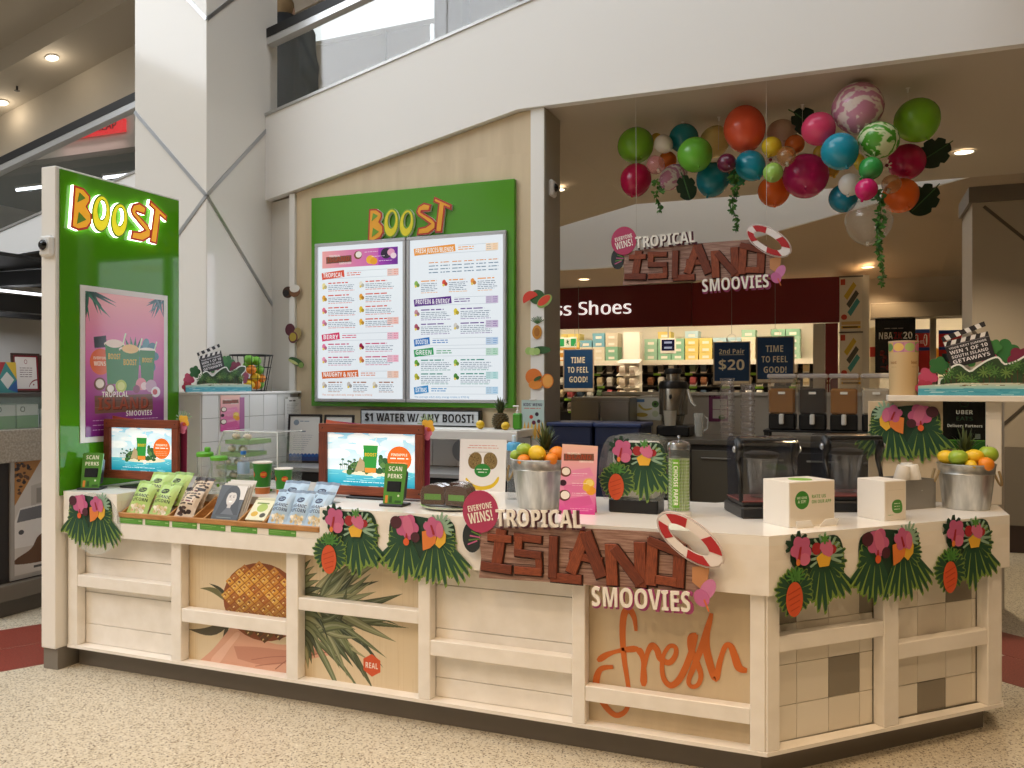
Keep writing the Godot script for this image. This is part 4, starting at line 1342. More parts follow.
func build_balloons() -> void:
	var r := RandomNumberGenerator.new()
	r.seed = 14
	for e in BALLOONS:
		var b := thing("balloon", e[6], "balloon", Vector3(e[0], e[1], e[2]), r.randf_range(-0.6, 0.6), "balloons in the garland")
		var tilt := Basis(Vector3.BACK, r.randf_range(-0.5, 0.5)) * Basis(Vector3.RIGHT, r.randf_range(-0.9, -0.3))
		var prof := []
		for i in 15:
			var t := -PI / 2 + PI * i / 14.0
			var w := cos(t) * (1.0 if t > 0 else 1.0 - 0.10 * sin(-t))
			prof.append(Vector2(maxf(0.0, w) * e[3], sin(t) * e[4] * (1.0 if t > 0 else 1.06)))
		var m := balloon_mat(e[5])
		obj("skin", bx().lathe(prof, 28, Vector3.ZERO, tilt), m, b)
		obj("knot", bx().lathe([Vector2(0.0, -e[4] * 1.06 - 0.022), Vector2(0.010, -e[4] * 1.06 - 0.020), Vector2(0.004, -e[4] * 1.06 - 0.008), Vector2(0.012, -e[4] * 1.06 + 0.006)], 10, Vector3.ZERO, tilt), m if not String(e[5]).begins_with("clear") else mat("c9bfae", 0.4), b)
	# dark split leaves among them
	var lm := mat("16301f", 0.35)
	for e in [[Vector3(-0.753, 2.944, -2.36), 0.088, 0.3, "dark split leaf hanging beside the pink marbled small balloon"], [Vector3(0.018, 3.375, -2.62), 0.12, 0.9, "dark split leaf behind the hot pink balloon"], [Vector3(0.80, 3.12, -2.74), 0.12, -1.0, "dark split leaf beside the crimson balloon under the large lime one"], [Vector3(0.735, 2.81, -2.70), 0.12, -0.8, "dark split leaf beside the orange balloon at the garland end"]]:
		var l := thing("monstera_leaf", e[3], "leaf", e[0], 0.35, "dark leaves in the balloon garland")
		var q := PackedVector2Array()
		for i in 36:
			var a := TAU * i / 36.0
			var k := 0.80 if i % 5 == 4 and i > 4 and i < 32 else 1.0
			q.append(Vector2(sin(a) * 0.78, -cos(a)).rotated(e[2]) * e[1] * k)
		obj("blade", bx().prism(q, -0.002, 0.002), lm, l)
		var d: Vector2 = Vector2(0, -1).rotated(e[2]) * float(e[1])
		obj("midrib", bx().tube([Vector3(d.x, d.y, 0.003) * 0.9, Vector3(-d.x * 0.8, -d.y * 0.8, 0.003), Vector3(-d.x * 1.3, -d.y * 1.3, -0.02)], 0.004, 6), mat("3f6a3a", 0.5), l)
	for e in [[Vector3(-0.2, 3.075, -2.34), "white paper flower on the middle of the balloon garland"], [Vector3(0.501, 2.971, -2.34), "white paper flower beside the small see-through golden balloon"]]:
		var f := thing("paper_flower", e[1], "flower", e[0], 0.3)
		obj("petals", bx().prism(spiky(0, 0, 0.012, 0.04, 7, 0, TAU), 0, 0.003), mat("eee2d8", 0.6), f)
		obj("centre", bx().ball(Vector3(0, 0, 0.004), Vector3(0.012, 0.012, 0.006), 10), mat("7a1f38", 0.6), f)
	# trailing vines
	var leafm := bx().prism(V([0, 0, 0.010, 0.012, 0.008, 0.028, 0, 0.038, -0.008, 0.028, -0.010, 0.012]), -0.0005, 0.0005).mesh()
	var greens := [mat("3f7a2e", 0.5), mat("568c38", 0.5), mat("2f6628", 0.5)]
	for e in [[Vector3(-0.965, 3.02, -2.40), 0.21, 70, "short green vine hanging under the small pink see-through balloon"], [Vector3(-0.446, 3.0, -2.40), 0.36, 130, "green vine hanging from the middle of the balloons"], [Vector3(0.452, 2.77, -2.235), 0.55, 230, "long green vine trailing past the big clear balloon"]]:
		var v := thing("trailing_vine", e[3], "vine", e[0], 0.0, "vines in the balloon garland")
		var pts := []
		for i in 14: pts.append(Vector3(sin(i * 0.7) * 0.012 + i * 0.001, -e[1] * i / 13.0, cos(i * 0.9) * 0.012))
		obj("stem", bx().tube(pts, 0.0025, 5), mat("3a5a26", 0.6), v)
		for i in e[2]:
			var t := r.randf()
			var base: Vector3 = pts[mini(13, int(t * 13.99))] + Vector3(r.randf_range(-0.018, 0.018), r.randf_range(-0.02, 0.02), r.randf_range(-0.018, 0.018)) * (1.2 - t)
			var bs := Basis.from_euler(Vector3(r.randf_range(-0.8, 0.8), r.randf_range(0, TAU), r.randf_range(0.9, 3.6))).scaled(Vector3.ONE * r.randf_range(0.7, 1.15) * (1.15 - 0.5 * t))
			var o := inst("leaf", leafm, greens[i % 3], v, base)
			o.basis = bs
	# clear threads from the soffit
	for e in [[Vector3(-0.833, 3.49, -2.66), 3.22], [Vector3(-0.575, 3.49, -2.64), 3.25], [Vector3(-0.012, 3.49, -2.58), 3.2], [Vector3(0.631, 3.49, -2.49), 3.4]]:
		var h := thing("ceiling_hook", "small white hook and thread holding the balloon garland to the soffit", "hook", e[0], 0.0, "hooks above the balloons")
		obj("hook", bx().lathe([Vector2(0.006, -0.03), Vector2(0.008, -0.006), Vector2(0.014, 0)], 10), mat("e6e2da", 0.5), h)
		obj("thread", bx().tube([Vector3(0, -0.03, 0), Vector3(0, e[1] - 3.49, 0.03)], 0.0012, 4), mat("d8d4ca", 0.5), h)

# balloons: middle, half width, half height, colour, label
const BALLOONS := [
	[-1.149, 3.32, -2.536, 0.132, 0.127, "76b32c", "large lime green balloon at the garland end towards the menu wall"],
	[-1.133, 3.055, -2.469, 0.112, 0.125, "b31245", "crimson balloon hanging at the garland end towards the menu wall"],
	[-1.026, 3.39, -2.657, 0.041, 0.038, "d8b23a", "tiny yellow balloon tucked behind the small cream balloon"],
	[-0.925, 3.279, -2.428, 0.064, 0.072, "d9d3c6", "small cream white balloon between lime and teal balloons"],
	[-0.81, 3.343, -2.566, 0.105, 0.105, "12808c", "teal balloon behind the lime green and cream balloons"],
	[-0.687, 3.15, -2.311, 0.119, 0.119, "6bb83a", "round lime green balloon in front of two teal balloons"],
	[-0.967, 3.121, -2.362, 0.064, 0.069, "clear_pink", "small see-through pink balloon beside a small orange one"],
	[-0.94, 3.215, -2.636, 0.066, 0.066, "e0702a", "small orange balloon beside the see-through pink balloon"],
	[-0.878, 3.065, -2.529, 0.087, 0.114, "marble_pink", "small pink marbled balloon behind the lowest dark leaf"],
	[-0.621, 3.339, -2.725, 0.106, 0.126, "e6cf86", "pale yellow balloon beside the big coral balloon"],
	[-0.601, 3.021, -2.517, 0.115, 0.122, "15808f", "teal balloon below the lime green one beside the dark leaf"],
	[-0.456, 3.034, -2.155, 0.062, 0.062, "5a1530", "small dark maroon balloon between two teal balloons"],
	[-0.37, 3.312, -2.389, 0.139, 0.163, "e05a3a", "very large coral red balloon among pale ones"],
	[-0.319, 3.034, -2.277, 0.097, 0.109, "0f8296", "teal balloon under the very large coral balloon"],
	[-0.451, 3.055, -2.653, 0.069, 0.060, "1f8a5a", "small emerald balloon above the middle hanging vine"],
	[-0.157, 3.324, -2.672, 0.109, 0.092, "d2b7a4", "beige pink balloon behind the yellow and orange balloons"],
	[-0.191, 3.159, -2.330, 0.065, 0.065, "e8c832", "small bright yellow balloon above the white flower"],
	[-0.094, 3.072, -2.268, 0.061, 0.068, "clear_gold", "small see-through golden balloon above the big magenta balloon"],
	[-0.17, 2.954, -2.190, 0.063, 0.068, "9cc45a", "small pale green balloon below the white flower"],
	[-0.204, 2.938, -2.665, 0.110, 0.107, "e8681f", "orange balloon hanging below the pale green balloon"],
	[-0.06, 3.216, -2.550, 0.066, 0.066, "d9702c", "small orange balloon under the hot pink balloon"],
	[0.013, 2.983, -2.498, 0.150, 0.145, "b81e5e", "large magenta balloon between orange and teal ones"],
	[0.106, 3.197, -2.169, 0.105, 0.102, "d8436c", "hot pink balloon next to the pink marbled giant"],
	[0.231, 3.025, -2.098, 0.112, 0.114, "1a8ea6", "teal balloon beside the large magenta balloon"],
	[0.18, 3.028, -2.611, 0.042, 0.033, "d8a83a", "tiny gold balloon under the teal balloon beside the magenta one"],
	[0.097, 3.163, -2.614, 0.043, 0.059, "d9b23e", "tiny gold balloon between hot pink and teal balloons"],
	[0.333, 3.324, -2.246, 0.156, 0.158, "marble_pink", "largest balloon, marbled pink and white"],
	[0.684, 3.276, -2.485, 0.141, 0.135, "7cb928", "large lime green balloon above a crimson balloon, next to dark leaves"],
	[0.45, 3.088, -2.165, 0.122, 0.099, "marble_green", "green and white marbled balloon"],
	[0.631, 3.052, -2.639, 0.120, 0.115, "b5184c", "crimson balloon under the large lime green one"],
	[0.405, 2.904, -2.094, 0.070, 0.070, "3a9a4a", "small green balloon under the green marbled balloon"],
	[0.29, 2.882, -2.395, 0.075, 0.070, "e6e2da", "small white balloon beside the small hot pink one"],
	[0.38, 2.77, -2.051, 0.066, 0.066, "cf1f68", "small hot pink balloon above the big clear balloon"],
	[0.245, 2.832, -2.569, 0.093, 0.098, "1d86a0", "teal balloon hanging behind the small white balloon"],
	[0.59, 2.814, -2.536, 0.117, 0.104, "ea6a1c", "orange balloon beside the lower pair of dark leaves"],
	[0.528, 2.85, -2.336, 0.060, 0.060, "clear_gold", "small see-through golden balloon in front of the orange one"],
	[0.399, 2.642, -2.414, 0.146, 0.150, "clear", "big clear balloon hanging lowest beside the long vine"],
	[0.345, 3.066, -2.580, 0.037, 0.065, "d9c03a", "tiny yellow balloon behind the green marbled balloon"],
]

# ---- things on the counter
func fruit(kind: String, at: Vector3, r: float, label: String, group: String) -> Node3D:
	var o := thing(kind, label, kind.replace("green_", ""), at, rng.randf_range(0, TAU), group)
	var stem := mat("5a4426", 0.7)
	if kind == "lemon":
		var prof := []
		for i in 13:
			var t := -PI / 2 + PI * i / 12.0
			prof.append(Vector2(cos(t) * r * 0.86 + (0.004 if absf(sin(t)) > 0.97 and absf(cos(t)) > 0.01 else 0.0), sin(t) * r * 1.12))
		obj("skin", bx().lathe(prof, 18, Vector3.ZERO, Basis(Vector3.BACK, 1.35)), mat("e9c026", 0.4), o)
		obj("tip", bx().ball(Vector3(r * 1.1, -r * 0.24, 0), Vector3(0.006, 0.005, 0.005), 8), mat("c9a022", 0.5), o)
	elif kind == "green_apple":
		var prof := []
		for i in 15:
			var t := -PI / 2 + PI * i / 14.0
			prof.append(Vector2(cos(t) * r * 1.04, sin(t) * r * 0.92 - (r * 0.22 * pow(maxf(0, 1.0 - cos(t) * 2.2), 2.0) * signf(sin(t)) if cos(t) < 0.45 else 0.0)))
		obj("skin", bx().lathe(prof, 18), mat("9cb83a", 0.3), o)
		obj("stalk", bx().tube([Vector3(0, r * 0.6, 0), Vector3(0.004, r * 1.02, 0.002)], 0.002, 5), stem, o)
	else:
		obj("skin", bx().ball(Vector3.ZERO, Vector3(r, r * 0.94, r), 18), mat("ea8a1e" if kind == "orange" else "6fb035", 0.45), o)
		obj("stalk_end", bx().lathe([Vector2(0.004, r * 0.93), Vector2(0.003, r * 0.965), Vector2(0, r * 0.965)], 8), stem, o)
	return o

func bucket(at: Vector3, yaw: float, label: String, rt: float, rb: float, h: float) -> Node3D:
	var b := thing("steel_bucket", label, "bucket", at, yaw)
	var zinc := StandardMaterial3D.new()
	zinc.albedo_texture = noise_tex(Vector2i(256, 128), col("9b9c99"), col("cfcfca"), 14, 9, 21, 4, 0.05) if not mats.has("zinc_t") else mats["zinc_t"]
	mats["zinc_t"] = zinc.albedo_texture
	zinc.metallic = 0.85
	zinc.roughness = 0.38
	var k := (rt - rb) / h
	obj("shell", bx().lathe([Vector2(0, 0.004), Vector2(rb - 0.002, 0.004), Vector2(rb, 0), Vector2(rb + 0.003, 0.006), Vector2(rb + k * h * 0.78, h * 0.78), Vector2(rb + k * h * 0.80 + 0.003, h * 0.795), Vector2(rb + k * h * 0.83, h * 0.81), Vector2(rt, h - 0.004), Vector2(rt + 0.004, h), Vector2(rt, h + 0.003), Vector2(rt - 0.004, h - 0.002), Vector2(rb, 0.03), Vector2(0, 0.03)], 40), zinc, b)
	for s in [-1, 1]:
		var pts := []
		for i in 13:
			var a := PI * i / 12.0
			pts.append(Vector3(s * (rt + 0.002 + sin(a) * 0.022), h * 0.86 - sin(a) * h * 0.33, cos(a) * 0.045))
		obj("rope_handle", bx().tube(pts, 0.006, 8), mat("a08a63", 0.85), b)
	return b

func crown(parent: Node, at: Vector3, n: int, len_: float, w: float, hexs: Array, r: RandomNumberGenerator, called := "crown_leaf") -> void:
	# stiff pointed leaves of a pineapple
	for i in n:
		var a := TAU * i * 0.381966
		var t := float(i) / n
		var out := lerpf(0.55, 0.08, t)
		var L := len_ * r.randf_range(0.7, 1.0) * lerpf(0.75, 1.0, t)
		var d := Vector3(cos(a), 0, sin(a))
		var s := Vector3(-sin(a), 0, cos(a))
		var b := bx()
		var prev := []
		for k in 6:
			var u := k / 5.0
			var c := d * (0.012 + out * L * u * (0.6 + 0.5 * u)) + Vector3.UP * (L * (u - 0.35 * u * u * out * 2.0) + t * len_ * 0.12)
			var ww := w * (1.0 - u) * 0.5 + 0.0008
			var row := [c - s * ww, c - d * ww * 0.4 * (1 - u), c + s * ww]
			if prev:
				for j in 2: b.quad(prev[j], prev[j + 1], row[j + 1], row[j])
			prev = row
		obj(called, b, mat(hexs[i % hexs.size()], 0.6), parent, at)

func pineapple(at: Vector3, r: float, h: float, label: String, hex: String) -> Node3D:
	var p := thing("pineapple", label, "pineapple", at)
	var prof := []
	for i in 11:
		var t := float(i) / 10.0
		prof.append(Vector2(r * pow(sin(PI * (0.06 + 0.88 * t)), 0.45), h * t))
	obj("core", bx().lathe([Vector2(0, 0)] + prof + [Vector2(0, h)], 18), mat("5a4420", 0.8), p)
	var eye := bx()
	for row in 8:
		for i in 11:
			var t := (row + 0.6) / 8.4
			var a := TAU * (i + 0.5 * (row % 2)) / 11.0
			var rr := r * pow(sin(PI * (0.06 + 0.88 * t)), 0.45)
			eye.ball(Vector3(cos(a) * rr, h * t, sin(a) * rr), Vector3(r * 0.23, h * 0.055, r * 0.23), 6)
	var ey := obj("rind_eyes", eye, mat(hex, 0.7), p)
	ey.set_meta("kind", "stuff")
	var rr2 := RandomNumberGenerator.new()
	rr2.seed = 4
	crown(p, Vector3(0, h * 0.97, 0), 30, h * 1.15, 0.024, ["4a5a34", "5d6b40", "3a4a2c"], rr2)
	return p

func framed_screen(at: Vector3, yaw: float, w: float, h: float, label: String) -> Node3D:
	var s := thing("framed_screen", label, "screen", at, yaw)
	var t := 0.048
	var i := 0
	for e in [[Vector3(0, h - t / 2, 0), Vector3(w, t, 0.022), 0.0], [Vector3(0, t / 2, 0), Vector3(w, t, 0.022), 0.0], [Vector3(-w / 2 + t / 2, h / 2, 0), Vector3(h - 2 * t, t, 0.022), PI / 2], [Vector3(w / 2 - t / 2, h / 2, 0), Vector3(h - 2 * t, t, 0.022), PI / 2]]:
		obj("frame_board", bx().rbox(e[0], e[1], 0.003, Basis(Vector3.BACK, e[2])), plank_mat(i), s)
		i += 1
	for x in [-1, 1]:
		for y in [0, 1]:
			obj("nail", bx().ball(Vector3(x * (w / 2 - t / 2), t / 2 + y * (h - t), 0.011), Vector3(0.004, 0.004, 0.002), 8), mat("2e2422", 0.4, 0.6), s)
	obj("monitor", bx().rbox(Vector3(0, h / 2, -0.03), Vector3(w - 0.05, h - 0.04, 0.03), 0.004), mat("1b1b1d", 0.4), s)
	face_print("screen", island_screen(), w - 2 * t, h - 2 * t, 0.004, s, Vector3(0, h / 2, -0.006))
	obj("stand", bx().rbox(Vector3(0, 1.082 - at.y, -0.075), Vector3(0.06, 0.14, 0.03), 0.004), mat("161618", 0.4), s)
	obj("stand_foot", bx().rbox(Vector3(0.0, 1.0065 - at.y, -0.05), Vector3(0.26, 0.012, 0.17), 0.004), mat("161618", 0.35), s)
	obj("backing_card", bx().prism(V([-w / 2 - 0.012, -0.008, w / 2 + 0.004, -0.012, w / 2 + 0.008, h - 0.03, -w / 2 + 0.01, h + 0.014]), -0.055, -0.052), mat("a83a66", 0.55), s)
	obj("card_corner", bx().prism(V([-w / 2 + 0.008, h - 0.01, -w / 2 + 0.17, h - 0.005, -w / 2 + 0.008, h + 0.018]), -0.051, -0.049), mat("d0664a", 0.55), s)
	# paper flower on the corner
	var fx := w / 2 + 0.004
	obj("flower_leaf", bx().prism(spiky(fx, h + 0.0, 0.02, 0.062, 8, 0.2, 3.2), -0.03, -0.028), mat("8aa889", 0.6), s)
	obj("paper_flower", bx().prism(petals(fx + 0.004, h - 0.01, 0.042, 0.3), -0.026, -0.024), mat("e9b53a", 0.55), s)
	obj("paper_flower", bx().prism(petals(fx - 0.004, h - 0.045, 0.036, 0.8), -0.023, -0.021), mat("d9799f", 0.55), s)
	obj("flower_anther", bx().prism(oval2(fx + 0.014, h - 0.022, 0.011, 0.011, 12), -0.020, -0.018), mat("c8502c", 0.55), s)
	lamp_area(at + Basis(Vector3.UP, yaw) * Vector3(0, h / 2, 0.015), Vector2(w - 2 * t, h - 2 * t), "d6ecf6", 0.10, Vector3(0, PI + yaw, 0), "screen_light")
	return s

func island_screen() -> StandardMaterial3D:
	if mats.has("island_screen"): return mats["island_screen"]
	var W := 480
	var H := 270
	var c := Canvas.new(W, H, col("bfe3f2"))
	var r := RandomNumberGenerator.new()
	r.seed = 6
	for y in 190: c.rect(0, y, W, 1, col("9fd3ee").lerp(col("e8f4f8"), y / 190.0))
	for i in 44: c.oval(r.randf_range(-20, 500), r.randf_range(0, 130), r.randf_range(24, 70), r.randf_range(8, 26), col(["f4fafc", "ffffff", "e6f3f8", "d3ebf5"][i % 4]))
	for y in range(190, H): c.rect(0, y, W, 1, col("6cc6d6").lerp(col("1f97b4"), (y - 190) / 80.0))
	for i in 60: c.rect(r.randi_range(0, W), r.randi_range(192, H), r.randi_range(10, 60), 2, col(["8ad6de", "3fb0c6", "bfe9ea"][i % 3]))
	c.oval(250, 200, 170, 16, col("e8dcc0"))
	for i in 60:
		var x := r.randf_range(120, 350)
		var top := 190 - r.randf_range(10, 105) * (1.0 - absf(x - 260) / 190.0)
		c.oval(x, top + 14, r.randf_range(10, 20), r.randf_range(8, 16), col(["2f5a34", "3f6e3c", "254a2c", "567f45"][i % 4]))
	for i in 9:
		var x := 70 + i * 11.0
		var y := 178 - r.randf_range(8, 40)
		c.line([Vector2(x, 192), Vector2(x + 3, y)], 2, col("4a3d2a"))
		for k in 5: c.leaf(Vector2(x + 3, y), Vector2(x + 3, y) + Vector2.from_angle(-PI * k / 4.0 + 0.2) * 11, 4, col("2a5230"))
	c.poly([Vector2(150, 195), Vector2(180, 120), Vector2(206, 150), Vector2(205, 195)], col("b09c78"))
	c.line([Vector2(262, 54), Vector2(272, 14)], 5, col("e4efe0"))
	c.oval(238, 60, 44, 14, col("f2f4ee"))
	c.poly([Vector2(198, 62), Vector2(278, 62), Vector2(266, 198), Vector2(208, 198)], col("2f8f3a"))
	c.poly([Vector2(206, 176), Vector2(268, 176), Vector2(266, 200), Vector2(208, 200)], col("d98a34"))
	c.text("BOOST", 206, 118, 24, col("f2b72a"), true, 66)
	c.oval(262, 212, 14, 12, col("e9e4dc"))
	c.oval(392, 126, 64, 64, col("dd6a24"))
	c.text("PINEAPPLE", 348, 112, 17, col("fff2e4"), true, 88)
	c.greek(344, 120, 96, 12, col("fff2e4"), r)
	for i in 3: c.greek(346, 144 + i * 11, 90, 5, col("f7c9a0"), r)
	c.greek(90, 248, 250, 6, col("e8f6f6"), r)
	var m := printed(c.tex(), 0.15, 0.6)
	mats["island_screen"] = m
	return m

func scan_terminal(at: Vector3, yaw: float, label: String) -> void:
	var s := thing("scan_terminal", label, "card terminal", at, yaw, "green scanning terminals")
	obj("foot", bx().rbox(Vector3(0, 0.006, -0.02), Vector3(0.13, 0.012, 0.10), 0.004), mat("141414", 0.4), s)
	obj("body", bx().rbox(Vector3(0, 0.10, -0.058), Vector3(0.085, 0.15, 0.05), 0.012, Basis(Vector3.RIGHT, -0.2)), mat("1a1a1c", 0.4), s)
	var c := Canvas.new(192, 340, col("4f8a2c"))
	c.text("SCAN", 34, 62, 52, col("f6f4e8"), true, 124)
	c.text("PERKS", 30, 122, 48, col("f6f4e8"), true, 132)
	c.rect(34, 146, 124, 86, col("101214"))
	c.rect(28, 262, 22, 62, col("e08a34"))
	c.rect(62, 268, 26, 52, col("2c5a1c"))
	c.oval(140, 262, 9, 9, col("dfe6cf"))
	c.rect(112, 300, 56, 20, col("2f5f1e"))
	var f := bx()
	f.xf = Transform3D(Basis(Vector3.RIGHT, -0.2), Vector3(0, 0.004, 0.0))
	f.prism(V([-0.052, 0.0, 0.052, 0.0, 0.060, 0.20, 0.045, 0.205, -0.045, 0.205, -0.060, 0.20]), 0.0, 0.008)
	obj("front_plate", f, printed(c.tex(), 0.35), s)
	var w := bx()
	w.xf = Transform3D(Basis(Vector3.RIGHT, -0.2), Vector3(0, 0.004, 0.0))
	w.rbox(Vector3(0, 0.091, 0.009), Vector3(0.070, 0.050, 0.004), 0.001)
	obj("scan_window", w, mat("08090b", 0.08), s)

func paper_cup(at: Vector3, r: float, h: float, label: String) -> void:
	var c := thing("paper_cup", label, "cup", at)
	var cv := Canvas.new(512, 192, col("2f7d28"))
	for i in 2:
		cv.oval(64 + i * 256, 70, 34, 20, col("c8402a"))
		cv.text("BOOST", 36 + i * 256, 78, 22, col("f2c22a"), true, 56)
		cv.oval(192 + i * 256, 70, 34, 20, col("c8402a"))
		cv.text("BOOST", 164 + i * 256, 78, 22, col("f2c22a"), true, 56)
	cv.rect(0, 152, 512, 40, col("b8692e"))
	cv.rect(0, 148, 512, 4, col("e8e2d4"))
	obj("wall", bx().lathe([Vector2(r * 0.74, 0.0), Vector2(r * 0.98, h * 0.96)], 28), printed(cv.tex(), 0.4), c)
	obj("rim", bx().lathe([Vector2(r * 0.98, h * 0.95), Vector2(r * 1.03, h * 0.97), Vector2(r * 1.03, h * 0.995), Vector2(r * 0.97, h), Vector2(r * 0.94, h * 0.97), Vector2(0, h * 0.968)], 28), mat("f2f0ea", 0.4), c)
	obj("base", bx().lathe([Vector2(0, 0.001), Vector2(r * 0.74, 0.001)], 28), mat("e6e2d8", 0.6), c)

func pouch(at: Vector3, yaw: float, lean: float, w: float, h: float, front: StandardMaterial3D, seal: String, called: String, label: String, group: String) -> void:
	# a pillow bag with crimped top and bottom seams
	var o := thing(called, label, "snack bag", at, yaw, group)
	var N := 10
	var P := func(u: float, t: float, s: float) -> Vector3:
		var bulge := sin(PI * clampf((t - 0.06) / 0.86, 0, 1)) * (1.0 - pow(absf(u) , 2.4)) * 0.034
		var ww := w * 0.5 * (1.0 - 0.07 * sin(PI * t))
		return Basis(Vector3.RIGHT, lean) * Vector3(u * ww, t * h, (s if s > 0 else -0.3) * (bulge + 0.0008) + 0.004 * sin(u * 7.0 + t * 5.0) * (0.4 + 0.6 * t))
	var b := bx()
	for s in [1.0, -1.0]:
		for i in N:
			for j in N:
				var u0 := -1.0 + 2.0 * i / N
				var u1 := -1.0 + 2.0 * (i + 1) / N
				var t0 := 0.92 * j / N
				var t1 := 0.92 * (j + 1) / N
				var A: Vector3 = P.call(u0, t0, s)
				var B: Vector3 = P.call(u1, t0, s)
				var C: Vector3 = P.call(u1, t1, s)
				var D: Vector3 = P.call(u0, t1, s)
				var m: Vector3 = (B - A).cross(D - A).normalized() * s
				var ua := Vector2((u0 + 1) / 2, 1 - t0)
				var ub := Vector2((u1 + 1) / 2, 1 - t0)
				var uc := Vector2((u1 + 1) / 2, 1 - t1)
				var ud := Vector2((u0 + 1) / 2, 1 - t1)
				if s > 0:
					b.trin(A, B, C, m, m, m, ua, ub, uc); b.trin(A, C, D, m, m, m, ua, uc, ud)
				else:
					b.trin(B, A, D, m, m, m, ub, ua, ud); b.trin(B, D, C, m, m, m, ub, ud, uc)
	obj("bag", b, front, o)
	var q := bx()
	for i in N:
		var u0 := -1.0 + 2.0 * i / N
		var u1 := -1.0 + 2.0 * (i + 1) / N
		q.quad(P.call(u0, 0.92, 1.0), P.call(u1, 0.92, 1.0), P.call(u1, 1.0, 1.0), P.call(u0, 1.0, 1.0))
		q.quad(P.call(u1, 0.92, -1.0), P.call(u0, 0.92, -1.0), P.call(u0, 1.0, -1.0), P.call(u1, 1.0, -1.0))
	obj("top_seam", q, mat(seal, 0.35), o)

func popcorn_print(base: String, ink: String, kind: int) -> StandardMaterial3D:
	var key := "bag %s %d" % [base, kind]
	if mats.has(key): return mats[key]
	var c := Canvas.new(192, 288, col(base))
	var r := RandomNumberGenerator.new()
	r.seed = 50 + kind
	if kind == 0:
		c.oval(96, 92, 34, 24, col(ink)); c.greek(74, 84, 46, 10, col(base), r); c.greek(78, 98, 38, 8, col(base), r)
		c.text("ORGANIC", 20, 156, 34, col(ink), true, 152)
		c.text("POPCORN", 16, 190, 34, col(ink), true, 160)
		for i in 26: c.oval(r.randf_range(40, 152), r.randf_range(214, 276), 13, 11, col(["f4ead0", "e9d9ae", "fff8e6", "dcc48c"][i % 4]))
	else:
		c.rect(0, 0, 192, 30, col("2b211d"))
		for i in 26: c.oval(r.randf_range(10, 182), r.randf_range(20, 110), r.randf_range(8, 22), r.randf_range(5, 12), col("3a2c27"))
		for i in 3: c.greek(30, 116 + i * 26, 130, 26, col(["2b1d18", "6b2c2c", "2b1d18"][i]), r)
		for i in 14: c.oval(r.randf_range(40, 150), r.randf_range(206, 270), 20, 12, col(["3a2620", "4a322a", "2c1c18"][i % 3]))
	var m := printed(c.tex(), 0.3)
	mats[key] = m
	return m

